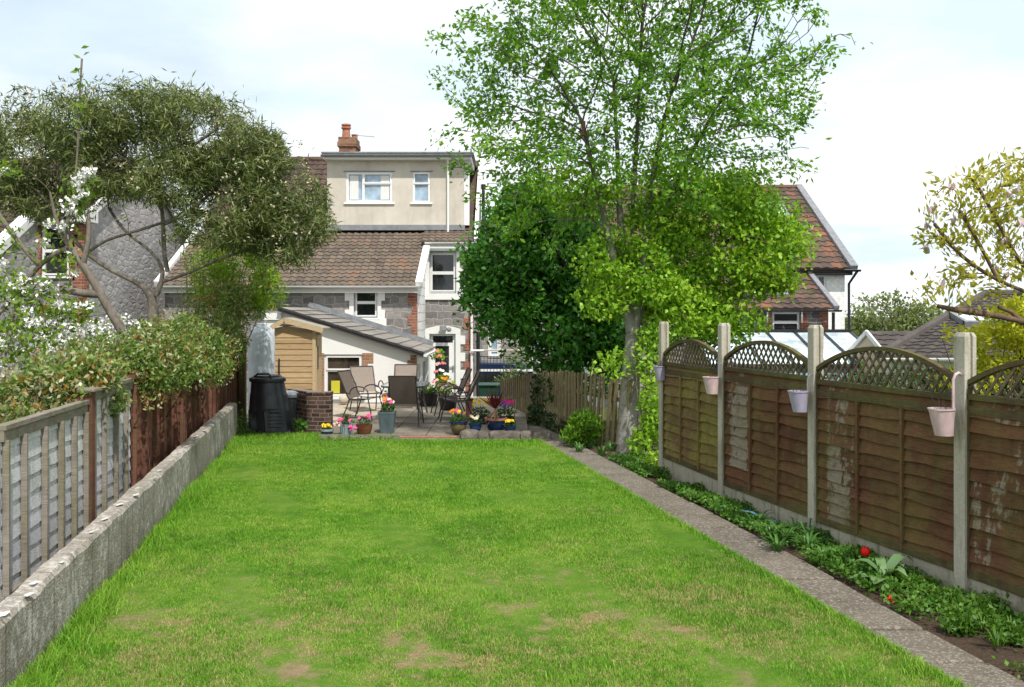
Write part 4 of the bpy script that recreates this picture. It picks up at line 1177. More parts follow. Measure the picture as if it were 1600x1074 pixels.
def wall_mat():
    """the low wall: rough render with pebbly face, pale lichen spots, darker joints every block"""
    q = N('low_wall'); s = q.sep()
    a = q.noise(2.2, 5, 0.65); b = q.noise(34, 6, 0.75); k = q.voro(55, 'F1')
    c = q.mix(q.ramp(a, [(0.3, 0.0), (0.7, 1.0)]), (0.27, 0.24, 0.2), (0.42, 0.385, 0.335))
    c = q.mix(0.75, c, q.ramp(b, [(0.28, 0.3), (0.72, 1.35)]), 'MULTIPLY')
    wh = q.ramp(q.math('ADD', q.math('MULTIPLY', q.noise(13, 5, 0.7, q.scaled((1, 1, .9))), 0.8), q.math('MULTIPLY', q.noise(1.1, 3, .5), .4)), [(0.62, 0.0), (0.7, 1.0)])
    c = q.mix(q.math('MULTIPLY', wh, 0.55), c, (0.66, 0.64, 0.61))
    tt = q.math('FRACT', q.math('DIVIDE', s[1], 0.46)); j = q.math('ABSOLUTE', q.math('SUBTRACT', tt, 0.5))
    j = q.ramp(j, [(0.0, 1.0), (0.02, 0.8), (0.035, 0.0)])
    c = q.mix(q.math('MULTIPLY', j, 0.5), c, (0.07, 0.06, 0.05))
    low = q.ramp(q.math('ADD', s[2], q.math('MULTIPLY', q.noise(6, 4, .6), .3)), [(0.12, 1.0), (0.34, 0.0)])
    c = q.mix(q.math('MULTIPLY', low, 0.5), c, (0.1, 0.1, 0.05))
    return q.done(c, 0.95, q.bump(q.math('ADD', b, q.math('MULTIPLY', k, .6)), 0.6, 0.015), 0.15)


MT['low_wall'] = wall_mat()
# ------------------------------------------------------------------ low wall on the left
gw = thing('garden_wall', 'low rough grey block wall with pale lichen spots along the left of the lawn', 'wall', (wall_x(10), 10, 0))
mb = MB(); ys = np.arange(3.4, 16.75, .12); T = .15; v = []; f = []
for i, y in enumerate(ys):
    h = .455 + .012 * (y - 5) + .005 * math.sin(y * 5.1) + .003 * math.sin(y * 17) + (.004 if int(y / .46) % 2 else 0)
    x = wall_x(y); e = .007 * math.sin(y * 11)
    v += [(x + e, y, -.1), (x + e, y, h - .03), (x - .025, y, h), (x - T + .02, y, h + .004), (x - T, y, h - .02), (x - T, y, -.3)]
for i in range(len(ys) - 1):
    for k in range(5): f.append((i * 6 + k, (i + 1) * 6 + k, (i + 1) * 6 + k + 1, i * 6 + k + 1))
n_ = (len(ys) - 1) * 6; f.append((n_, n_ + 1, n_ + 2, n_ + 3, n_ + 4, n_ + 5)[::-1]); f.append((0, 1, 2, 3, 4, 5))
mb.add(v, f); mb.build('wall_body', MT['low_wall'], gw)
mb = MB()
for k in range(22):
    y = 5.4 + 11 * (k / 22) ** 1.1 + random.uniform(-.25, .25); x = wall_x(y) - random.uniform(.0, .06); h = .455 + .012 * (y - 5) + .012
    m = random.uniform(.02, .045); a = random.uniform(0, 6)
    P = [(x + .55 * m * math.cos(t + a) * (1 + .3 * math.sin(3 * t)), y + 1.5 * m * math.sin(t + a) * (1 + .3 * math.cos(2 * t + k)), h + random.uniform(0.001, .006)) for t in [i * .7 for i in range(9)]]
    mb.add(P, [tuple(range(9))])
mb.build('lichen', plain('lichen', (0.66, 0.64, 0.58), 0.9, 0.1, 0, .4), gw)


# ------------------------------------------------------------------ left timber fence
def fx(y): return -3.92 - 0.146 * (y - 8.83)
lf = thing('board_fence', 'long timber fence behind the low wall, silvery near boards and red-brown far boards', 'fence', (fx(9), 9, 0))


def left_panel(y0, y1, z0, z1, board, trim, nb, battens):
    P0 = Vector((fx(y0), y0, 0)); P1 = Vector((fx(y1), y1, 0)); L = (P1 - P0).length
    Fp = frame_of(P0, P1 - P0, Vector((P1.y - P0.y, -(P1.x - P0.x), 0)))
    mb = MB(); att = []
    H = (z1 - z0) / nb; m = 14; jb = random.uniform(0, 50)
    for k in range(nb):
        zb = z0 + k * H; v = []; ph = random.uniform(0, 6); am = random.uniform(.002, .006)
        for i in range(m + 1):
            s = L * i / m; wv = am * math.sin(s * 4 + ph) + .005 * math.sin(s * 13 + ph * 2)
            v += [Fp(s, zb + wv - .006, .013), Fp(s, zb + H + .02, .0), Fp(s, zb + wv - .006, .006)]
            att += [max(0, math.sin(s * 3 + k * 1.3 + jb)) * .5 + .25] * 3
        f = []
        for i in range(m):
            a = i * 3; f += [(a, a + 3, a + 4, a + 1), (a + 2, a + 5, a + 3, a)]
        mb.add(v, f)
    pn = mb.build('fence_panel', MT[board], lf, attr=att)
    mb = MB(); mb.add([Fp(0, z0, -.012), Fp(L, z0, -.012), Fp(L, z1, -.012), Fp(0, z1, -.012)], [(0, 1, 2, 3)]); mb.build('panel_back', MT[trim], pn)
    for bx in ((z1 - .01, z1 + .03, -.03, .05), (z1 - .09, z1 - .012, .0, .035), (z0 - .02, z0 + .045, .0, .034)):
        mb = MB(); mb.fbox(Fp, 0, L, *bx); mb.build('rail', MT[trim], pn, bevel=.004)
    for s in battens:
        mb = MB(); mb.bar(Fp(s * L, z0 - .0, .038), Fp(s * L + random.uniform(-.012, .012), z1 - .08, .038), .03, .042, Fp(0, 0, 1) - Fp(0, 0, 0)); mb.build('batten', MT[trim], pn)


bat5 = [.02, .2, .4, .6, .8, .98]
left_panel(6.77, 8.77, .1, 1.33, 'silver', 'silver_trim', 9, [.02, .2, .42, .62, .8, .975])
left_panel(8.9, 10.42, .18, 1.42, 'silver', 'silver_trim', 9, [.03, .27, .55, .8])
left_panel(10.46, 10.93, .2, 1.45, 'red_boards', 'red_trim', 9, [.08])
left_panel(11.06, 13.16, .27, 1.5, 'red_boards', 'red_trim', 9, [.03, .2, .4, .6, .8, .97])
left_panel(13.28, 14.95, .33, 1.55, 'red_boards', 'red_trim', 9, [.03, .22, .42, .62, .82, .97])
left_panel(15.06, 16.9, .36, 1.58, 'red_boards', 'red_trim', 9, bat5)
left_panel(17.0, 18.5, .36, 1.58, 'red_boards', 'red_trim', 9, bat5)
for y, z, wdt, m in ((8.83, 1.43, .085, 'red_trim'), (11.0, 1.53, .075, 'red_trim'), (13.22, 1.58, .07, 'red_trim'), (15.0, 1.62, .07, 'red_trim'), (16.95, 1.62, .07, 'red_trim')):
    mb = MB(); x = fx(y) + .03; h = wdt / 2; mb.box(x - h, y - h, -.2, x + h, y + h, z); po = mb.build('post', MT[m], lf, bevel=.006)
    if y < 9: mb = MB(); mb.box(x - .085, y - .085, z, x + .085, y + .085, z + .035); mb.build('post_cap', MT['silver_trim'], po, bevel=.01)
mb = MB(); e = at(379, 0, 18.4).x; mb.box(e - .06, 18.35, -.2, e + .06, 18.47, at(0, 520, 18.4).z); mb.build('post', MT['fence_trim'], lf, bevel=.01)
mb = MB(); mb.add([(fx(18.5) + .02, 18.5, 0), (e, 18.5, 0), (e, 18.5, 1.1), (fx(18.5) + .02, 18.5, 1.1)], [(0, 1, 2, 3)]); mb.build('end_boards', MT['fence_trim'], lf)

# ------------------------------------------------------------------ right fence: concrete posts, waney-lap panels with arched lattice
rf_ = thing('panel_fence', 'brown overlapping-board fence with arched lattice tops and concrete posts, right of the bed', 'fence', (3, 9, 0))
RP = [Vector((2.04, 12.9, 0)), Vector((2.43, 11.0, 0)), Vector((2.9, 9.17, 0)), Vector((3.445, 7.3, 0)), Vector((3.99, 5.45, 0)), Vector((4.53, 3.6, 0))]
TOPZ = [2.04, 2.04, 2.04, 2.005, 2.0, 2.0]
PANELS = []
for i in range(len(RP)):
    d = (RP[min(i + 1, 5)] - RP[max(i - 1, 0)]).normalized(); nrm = Vector((d.y, -d.x, 0))
    if nrm.x > 0: nrm = -nrm
    Fp = frame_of(RP[i], d, nrm)
    if i == 5: break
    h = .052 if i != 3 else .058
    mb = MB()
    poly = [(-h, -.055), (h, -.055), (h, -.02), (h - .022, -.018), (h - .022, .018), (h, .02), (h, .055), (-h, .055), (-h, .02), (-h + .022, .018), (-h + .022, -.018), (-h, -.02)]
    zt2 = TOPZ[i]; n_ = len(poly)
    v = [Fp(a, -.2, b) for a, b in poly] + [Fp(a, zt2 - .03, b) for a, b in poly] + [Fp(a * .8, zt2, b * .75) for a, b in poly]
    f = [tuple(range(n_, 0, -1))] if 0 else []
    for L_ in (0, n_):
        for k in range(n_): f.append((L_ + k, L_ + (k + 1) % n_, L_ + n_ + (k + 1) % n_, L_ + n_ + k))
    f.append(tuple(2 * n_ + k for k in range(n_)))
    mb.add(v, f); mb.build('concrete_post', MT['post'], rf_, bevel=.004)


def right_panel(i, board, zlo, zrail, zend, zpk, pale_bay, nb=11):
    A, B = RP[i], RP[i + 1]; d = (B - A).normalized(); nrm = Vector((d.y, -d.x, 0))
    if nrm.x > 0: nrm = -nrm
    A2 = A + d * .04; L = (B - A).length - .08
    Fp = frame_of(A2, d, nrm); up = nrm
    mb = MB(); att = []; m = 26; H = (zrail - zlo) / nb
    for k in range(nb):
        zb = zlo + k * H; v = []; ph = random.uniform(0, 6); am = random.uniform(.005, .016)
        for q in range(m + 1):
            s = L * q / m; wv = am * math.sin(s * 3.4 + ph) + .005 * math.sin(s * 11 + ph * 2)
            v += [Fp(s, zb + wv - .008, .029), Fp(s, zb + H + .02, -.004), Fp(s, zb + wv - .008, .006)]
            t = s / L; w_ = 0.0
            for (t0, t1, k0, k1, st) in pale_bay:
                w_ = max(w_, st * smooth(t0 - .08, t0 + .1, t) * (1 - smooth(t1 - .1, t1 + .08, t)) * smooth(k0 - 1.2, k0 + .3, k) * (1 - smooth(k1 - .3, k1 + 1.2, k)))
            att += [w_] * 3
        f = []
        for q in range(m):
            a = q * 3; f += [(a, a + 3, a + 4, a + 1), (a + 2, a + 5, a + 3, a)]
        mb.add(v, f)
    pn = mb.build('fence_panel', MT[board], rf_, attr=att)
    mb = MB(); mb.add([Fp(0, zlo, -.012), Fp(L, zlo, -.012), Fp(L, zrail, -.012), Fp(0, zrail, -.012)], [(0, 1, 2, 3)]); mb.build('panel_back', MT['fence_trim'], pn)
    for s in (.345, .66):
        mb = MB(); mb.bar(Fp(s * L, zlo + .01, .03), Fp(s * L + random.uniform(-.01, .01), zrail - .11, .03), .032, .03, up); mb.build('batten', MT[board], pn)
    for bx in ((zrail - .11, zrail - .045, 0, .03), (zrail, zrail + .045, -.03, .034), (zlo - .02, zlo + .045, 0, .034)):
        mb = MB(); mb.fbox(Fp, 0, L, *bx); mb.build('rail', MT['fence_trim'], pn, bevel=.003)
    for s in (.016, L - .016):
        mb = MB(); mb.bar(Fp(s, zlo, .014), Fp(s, zend - .02, .014), .032, .04, up); mb.build('side_post', MT['fence_trim'], pn)
    # the arch and the lattice under it
    def arch(s):
        R = ((L / 2) ** 2 + (zpk - zend) ** 2) / (2 * (zpk - zend)); return zpk - R + math.sqrt(max(0, R * R - (s - L / 2) ** 2))
    mb = MB(); K = 22; v = []; f = []
    for q in range(K + 1):
        s = L * q / K; z = arch(s); dz = (arch(min(L, s + .02)) - arch(max(0, s - .02))); nn = Vector((-dz, .04)).normalized()
        for off, dd in ((0, -.024), (.036, -.024), (.036, .03), (0, .03)): v.append(Fp(s + nn.x * off, z + nn.y * off, dd))
    for q in range(K):
        for k in range(4): f.append((q * 4 + k, q * 4 + (k + 1) % 4, q * 4 + 4 + (k + 1) % 4, q * 4 + 4 + k))
    f.append((0, 1, 2, 3)); f.append((K * 4 + 3, K * 4 + 2, K * 4 + 1, K * 4)); mb.add(v, f); mb.build('arch_rail', MT['fence_trim'], pn)
    mb = MB(); zb = zrail + .04; tn = 1.25
    for sg, dd in ((1, .006), (-1, -.006)):
        s0 = -1.0
        while s0 < L + 1.0:
            pts = []
            for q in range(80):
                z = zb + q * .006; s = s0 + sg * (z - zb) / tn
                if 0.0 < s < L and z < arch(s) + .012: pts.append((s, z))
                elif pts: break
            if len(pts) > 5: mb.bar(Fp(*pts[0], dd), Fp(*pts[-1], dd), .021, .009, up)
            s0 += .098
    mb.build('lattice', MT['lath'], pn)
    # gravel board
    mb = MB(); mb.fbox(Fp, -.01, L + .01, -.15, zlo - .022, -.025, .022); mb.build('gravel_board', MT['gravel_board'], pn, bevel=.005)


right_panel(0, 'fence_green', .24, 1.46, 1.58, 1.79, [(.0, .3, 0, 3, .5)], 10)
right_panel(1, 'fence_brown', .21, 1.5, 1.61, 1.83, [(.06, .33, 2, 9, 1.0), (.05, .3, 10, 11, .6), (.8, 1.0, 4, 5, .4)])
right_panel(2, 'fence_brown', .19, 1.48, 1.6, 1.83, [(.08, .3, 0, 6, 1.0), (.05, .33, 7, 11, .62), (.38, .5, 8, 9, .5)], 12)
right_panel(3, 'fence_brown', .18, 1.5, 1.6, 1.83, [(.0, .25, 3, 6, .65), (.2, .4, 4, 8, .55), (.0, .2, 1, 2, .5), (.3, .5, 0, 1, .5), (.1, .5, 10, 11, .6)])
right_panel(4, 'fence_brown', .14, 1.5, 1.6, 1.83, [(.3, .6, 3, 8, .5)])

# ------------------------------------------------------------------ picket fence
pk = thing('picket_fence', 'weathered round-topped picket fence leaning and curving from the pale tree trunk to the side path', 'fence', (.6, 18, 0))
pts = []
for px, Z, h in ((972, 15.0, 1.12), (940, 15.5, 1.15), (910, 16.2, 1.16), (880, 17.2, 1.14), (850, 18.6, 1.02), (815, 20.6, .82), (782, 22.6, .6)):
    pts.append((at(px, 0, Z).x, Z, h))
MT['picket'] = fence_wood('picket_wood', (0.2, 0.155, 0.085), (0.34, 0.265, 0.16), (0.5, 0.43, 0.3), (0.24, 0.24, 0.08), .6, .6)
path_len = [0]
for a, b in zip(pts[:-1], pts[1:]): path_len.append(path_len[-1] + math.dist(a[:2], b[:2]))


def along(s):
    for k in range(len(pts) - 1):
        if s <= path_len[k + 1] or k == len(pts) - 2:
            t = (s - path_len[k]) / (path_len[k + 1] - path_len[k]); return [pts[k][j] + (pts[k + 1][j] - pts[k][j]) * t for j in range(3)]


s = 0.0; k = 0
while s < path_len[-1]:
    x, y, top = along(s); x2, y2, _ = along(min(s + .05, path_len[-1])); d = Vector((x2 - x, y2 - y, 0))
    if d.length < 1e-4: d = Vector((-.4, 1, 0))
    d.normalize(); nn = Vector((d.y, -d.x, 0)); nn = -nn if nn.y > 0 else nn
    lean = (.2 * max(0, 1 - s / 1.6) ** 1.2 if s < 1.6 else 0) + random.uniform(-.025, .025)
    zb = -.03 - .45 * smooth(18, 23, y); w_ = random.uniform(.036, .044); top += random.uniform(-.025, .02)
    Fp = frame_of((x, y, 0), d, nn)
    poly = [(-w_, zb), (w_, zb), (w_ - lean, top - w_ * 1.2), (w_ * .7 - lean, top - .012), (0 - lean, top), (-w_ * .7 - lean, top - .012), (-w_ - lean, top - w_ * 1.2)]
    mb = MB(); mb.extrude(poly, Fp, .018, -.004); mb.build('picket', MT['picket'], pk)
    s += (.135 + .05 * min(1, s / 3)) + random.uniform(-.012, .014); k += 1
for hz in (.28, .8):
    mb = MB()
    for a, b in zip(pts[:-1], pts[1:]):
        za = -.45 * smooth(18, 23, a[1]) * .8 + hz * (a[2] / 1.14); zb_ = -.45 * smooth(18, 23, b[1]) * .8 + hz * (b[2] / 1.14)
        mb.bar((a[0] + .02, a[1] + .03, za), (b[0] + .02, b[1] + .03, zb_), .035, .06)
    mb.build('rail', MT['picket'], pk)
for q in (0.3, 2.2, 4.4, 6.4):
    x, y, top = along(q); mb = MB(); mb.box(x + .02, y + .06, -.5, x + .1, y + .14, top - .1); mb.build('post', MT['picket'], pk)
# ------------------------------------------------------------------ things on and round the patio
PZ = 0.056
MT['compost'] = mottled('compost_plastic', (0.012, 0.014, 0.018), (0.02, 0.023, 0.028), 6, 0.38, 0.1, 40, spec=0.5)
MT['bin_grey'] = plain('bin_grey', (0.05, 0.06, 0.07), 0.45)
MT['bin_green'] = plain('bin_green', (0.015, 0.07, 0.045), 0.45)
MT['tank'] = mottled('tank_plastic', (0.55, 0.6, 0.67), (0.66, 0.71, 0.76), 2, 0.5, 0.02, 10, (1, 1, .3), 0.5)


def shed_mat(axis):
    q = N('shed_boards_' + axis); s = q.sep()
    k = q.math('FLOOR', q.math('DIVIDE', s[2], 0.122)); wn = q.n('TexWhiteNoise'); wn.noise_dimensions = '1D'; q.l(k, wn.inputs['W'])
    gr = q.noise(6, 5, 0.65, q.scaled((1.2, 1.2, 12))); kn = q.voro(3.2, 'F1', q.scaled((1, 1, 2.2)))
    c = q.mix(wn.outputs['Value'], (0.38, 0.25, 0.13), (0.5, 0.35, 0.195))
    c = q.mix(0.5, c, q.ramp(gr, [(0.3, 0.45), (0.7, 1.2)]), 'MULTIPLY')
    c = q.mix(q.ramp(kn, [(0.03, 0.75), (0.09, 0.0)]), c, (0.13, 0.06, 0.03))
    return q.done(c, 0.7, q.bump(gr, 0.2, 0.005), 0.25)


MT['shed'] = shed_mat('x'); MT['shed_trim'] = mottled('shed_trim', (0.5, 0.36, 0.2), (0.6, 0.46, 0.28), 6, .7, .2, 30, (1, 1, 6))
# compost bin
c = at(424, 682, 17.3)
cb_ = thing('compost_bin', 'black tapered plastic compost bin with lid and front hatch beside the low wall end', 'compost bin', (c.x, 17.3, 0))
ln = (-.075, 0.02)
mb = MB(); mb.lathe((c.x, 17.3, 0.0), [(.43, 0), (.425, .05), (.4, .07), (.375, .4), (.37, .42), (.362, .43), (.33, .68), (.325, .7), (.318, .71), (.29, .92), (.285, .94)], 32, lean=ln)
mb.build('body', MT['compost'], cb_, smooth='auto')
mb = MB(); mb.lathe((c.x, 17.3, 0.0), [(.32, .925), (.325, .95), (.32, .985), (.29, 1.0), (.25, 1.01), (.24, 1.035), (.18, 1.045), (.05, 1.048)], 32, lean=ln)
mb.tube([(c.x - .09 - .15, 17.08, 1.02), (c.x - .09 - .1, 17.07, 1.075), (c.x - .09 + .1, 17.07, 1.075), (c.x - .09 + .15, 17.08, 1.02)], .018, 6)
mb.build('lid', MT['compost'], cb_, smooth='auto')
ang = math.radians(-62); hd = Vector((math.cos(ang), math.sin(ang), 0)); hu = Vector((-hd.y, hd.x, 0))
Fh = frame_of(Vector((c.x, 17.3, 0)) + hd * .372, hu, hd)
def Fh2(a, b, d=0.0):
    p = Fh(a, b, d); t = b / .95; return p - hd * (.095 * t) + Vector((ln[0] * b, 0, 0)) - hd * (.35 * a * a / .4)
mb = MB(); K = 8
prof = [(-.2, .06), (.2, .06), (.19, .42), (.15, .47), (-.15, .47), (-.19, .42)]
mb.extrude(prof, Fh2, .055, -.05)
for z in (.14, .2, .26, .32, .38): mb.fbox(Fh2, -.13, .13, z, z + .022, .05, .066)
mb.fbox(Fh2, -.09, .09, .4, .44, .05, .08)
mb.build('hatch', MT['compost'], cb_, bevel=.012)
mb = MB(); mb.fbox(Fh2, -.26, .26, -.0, .055, -.05, .1); mb.build('foot', MT['compost'], cb_, bevel=.02)
# small bin behind it
c = at(453, 655, 18.3); mb = MB()
db = thing('dustbin', 'small grey dustbin with pale lid half hidden behind the black compost bin', 'bin', (c.x, 18.3, 0))
mb.lathe((c.x, 18.3, 0), [(.17, 0), (.21, .56), (.2, .57)], 20); mb.build('body', MT['bin_grey'], db, smooth='auto')
mb = MB(); mb.lathe((c.x, 18.3, .56), [(.23, 0), (.235, .05), (.2, .08), (.06, .12), (.03, .12)], 20); mb.build('lid', plain('bin_lid', (0.28, .31, .33), .4), db, smooth='auto')
# pale tank
c = at(409, 600, 19.2)
tk = thing('water_tank', 'tall pale blue-white cylinder tank between fence end and wooden shed', 'tank', (c.x, 19.2, 0))
mb = MB(); mb.lathe((c.x, 19.2, 0), [(.275, 0), (.275, .06), (.27, .1), (.262, 1.0), (.258, 1.66), (.24, 1.78), (.19, 1.86), (.11, 1.9)], 32); mb.build('body', MT['tank'], tk, smooth='auto')
mb = MB(); mb.lathe((c.x, 19.2, 1.89), [(.1, 0), (.1, .05), (.08, .07)], 16); mb.build('cap', MT['tank'], tk, smooth='auto')
# wooden shed
sx0, sx1, sy0, sy1 = at(429, 0, 20.5).x, at(492, 0, 20.5).x, 20.5, 21.15
sh = thing('wooden_shed', 'narrow wooden store shed of honey-coloured boards left of the white lean-to', 'shed', ((sx0 + sx1) / 2, sy0, 0))
mb = MB(); z = 0.05; Fs_ = front(sy0); ztop = lambda x: at(0, 507, sy0).z - max(0, (x - at(446, 0, sy0).x)) * .2 - max(0, (at(446, 0, sy0).x - x)) * .35
while z < 1.95:
    z1 = min(z + .122, 1.95)
    for (a, b) in ((sx0, at(446, 0, sy0).x), (at(446, 0, sy0).x, sx1)):
        za, zb2 = min(z1 + .01, ztop(a)), min(z1 + .01, ztop(b))
        if za <= z and zb2 <= z: continue
        za, zb2 = max(za, z), max(zb2, z)
        mb.add([Fs_(a, z, .016), Fs_(b, z, .016), Fs_(b, zb2, .002), Fs_(a, za, .002)], [(0, 1, 2, 3)])
        mb.add([Fs_(a, z, 0), Fs_(b, z, 0), Fs_(b, z, .016), Fs_(a, z, .016)], [(0, 1, 2, 3)])
    mb.add([(sx1, sy0, z), (sx1, sy1, z), (sx1, sy1, min(z1, ztop(sx1))), (sx1, sy0, min(z1, ztop(sx1)))], [(0, 1, 2, 3)])
    z = z1
mb.box(sx0 + .01, sy0 + .02, 0, sx1 - .01, sy1, ztop(sx1) - .01)
mb.build('boards', MT['shed'], sh)
mb = MB(); mb.box(sx1 - .05, sy0 - .03, .02, sx1 + .02, sy0 + .0, ztop(sx1)); mb.build('corner_trim', MT['shed_trim'], sh)
mb = MB(); mb.box(sx1 + .004, sy0 + .06, .05, sx1 + .03, sy1 - .05, ztop(sx1) - .1); dd = mb.build('door', MT['shed_trim'], sh)
mb = MB(); mb.box(sx1 + .03, sy0 + .12, .95, sx1 + .045, sy0 + .17, 1.45); mb.build('hinge', MT['black_metal'], dd)
mb = MB(); p = at(436, 590, sy0 - .05); mb.tube([p, p + Vector((0, 0, .4))], .02, 6); mb.build('pipe', MT['black_metal'], sh)
rx = at(446, 0, sy0).x; mb = MB(); zr_ = at(0, 499, sy0).z
A = Vector((rx, sy0 - .12, zr_)); Bq = Vector((at(505, 0, sy0 - .1).x, sy0 - .12, at(0, 515, sy0).z)); Cq = Vector((sx0 - .05, sy0 - .12, zr_ - .16))
dp = Vector((0, sy1 - sy0 + .2, 0))
for P, Q in ((A, Bq), (Cq, A)):
    u = Vector((0, 0, .035)); mb.add([P, Q, Q + dp, P + dp, P + u, Q + u, Q + dp + u, P + dp + u], [(0, 3, 2, 1), (4, 5, 6, 7), (0, 1, 5, 4), (1, 2, 6, 5), (2, 3, 7, 6), (3, 0, 4, 7)])
sr = mb.build('roof', mottled('shed_felt', (.3, .27, .22), (.42, .38, .3), 5, .9), sh)
mb = MB(); mb.bar(A + Vector((0, -.01, -.03)), Bq + Vector((0, -.01, -.03)), .03, .09); mb.build('fascia_board', MT['shed_trim'], sr)
mb = MB(); mb.bar(Cq + Vector((0, -.01, -.03)), A + Vector((-.004, -.01, -.03)), .03, .09); mb.build('fascia_board', MT['shed_trim'], sr)
# low brick wall, an L
bw = thing('brick_wall', 'low L-shaped dark brick wall between compost bin and patio', 'wall', (-3.6, 17.8, 0))
P = [(-3.36, 17.8), (-3.81, 17.8), (-4.42, 18.62), (-4.26, 18.72), (-3.73, 18.02), (-3.36, 18.02)]
hz = .64; v = [(x, y, -.05) for x, y in P] + [(x, y, hz) for x, y in P]
mb = MB(); mb.add(v, [tuple(range(5, -1, -1))[::-1], tuple(range(6, 12))[::-1]] + [(i, i + 6, (i + 1) % 6 + 6, (i + 1) % 6) for i in range(6)])
mb.build('brickwork', MT['old_brick'], bw, bevel=.006)
cop = MB()
for i in range(5):
    cop.box(-3.355 - .094 * i, 17.785, hz + .003, -3.355 - .094 * i - .086, 18.035, hz + .05 + random.uniform(-.006, .006))
d = Vector((-.61, .82, 0)).normalized(); nn = Vector((.8, .6, 0))
for i in range(9):
    cc = Vector((-3.8, 17.92, hz + .027)) + d * (.05 + .102 * i); cop.bar(cc - nn * .02, cc + nn * .19, .09, .048)
cop.build('coping', MT['old_brick'], bw, bevel=.006)

# rough stone edging in front of the patio, each stone loose
def stone(p, r, sz, seed, name, lab, grp):
    rr = np.random.default_rng(seed); mb = MB(); n, m = 12, 8
    prof = []
    ph = rr.uniform(0, 6, 8)
    for i in range(m + 1):
        t = math.pi * i / m
        for k in range(n):
            a = 2 * math.pi * k / n
            q = 1 + .16 * math.sin(2 * a + ph[0]) + .1 * math.sin(3 * a + 2 * t + ph[1]) + .09 * math.sin(5 * a - 3 * t + ph[2])
            ex = lambda c_: math.copysign(abs(c_) ** .6, c_)
            prof.append((p[0] + r * sz[0] * q * ex(math.sin(t)) * ex(math.cos(a)), p[1] + r * sz[1] * q * ex(math.sin(t)) * ex(math.sin(a)), p[2] + r * sz[2] * ex(-math.cos(t))))
    f = []
    for i in range(m):
        for k in range(n): f.append((i * n + k, i * n + (k + 1) % n, (i + 1) * n + (k + 1) % n, (i + 1) * n + k))
    mb.add(prof, f); o = mb.build(name, MT['rock'], None, smooth='auto')
    return tag(o, lab, 'stone', grp)


x = -.9; k = 0
while x < .34:
    w_ = random.uniform(.1, .2); stone((x + w_, 16.42 - .02 * math.sin(x * 5), .04), 1, (w_ * 1.1, .14, random.uniform(.1, .13)), 100 + k, 'edging_stone', 'rough brown-grey edging stone below the flower pots, right of the patio step', 'edging stones right of the patio step')
    x += w_ * 1.75; k += 1
x = -3.3
while x < -1.95:
    w_ = random.uniform(.07, .12); stone((x + w_, 16.42, .0), 1, (w_, .08, random.uniform(.045, .075)), 200 + k, 'edging_stone', 'small edging stone under the pots, left of the patio step', 'edging stones left of the patio step')
    x += w_ * 2.1; k += 1
mb = MB(); x = -1.93
while x < -.95:
    mb.tube([(x, 16.5, .02), (x + .028, 16.5, .02)], .028, 6); x += .034
tag(mb.build('rope_edging', MT['terracotta'], None), 'thin terracotta rope-twist edging tile along the patio step', 'edging')

# ------------------------------------------------------------------ patio chairs and table
MT['sling'] = mottled('chair_sling', (0.3, 0.245, 0.21), (0.36, 0.3, 0.26), 30, 0.8, .2, 300)
MT['sling_dark'] = mottled('chair_sling_dark', (0.15, 0.12, 0.1), (0.19, 0.15, 0.13), 30, 0.8, .2, 300)
MT['frame'] = plain('chair_frame', (0.045, 0.035, 0.03), 0.4)
MT['table_frame'] = plain('table_frame', (0.22, 0.22, 0.23), 0.35, .5, .4)


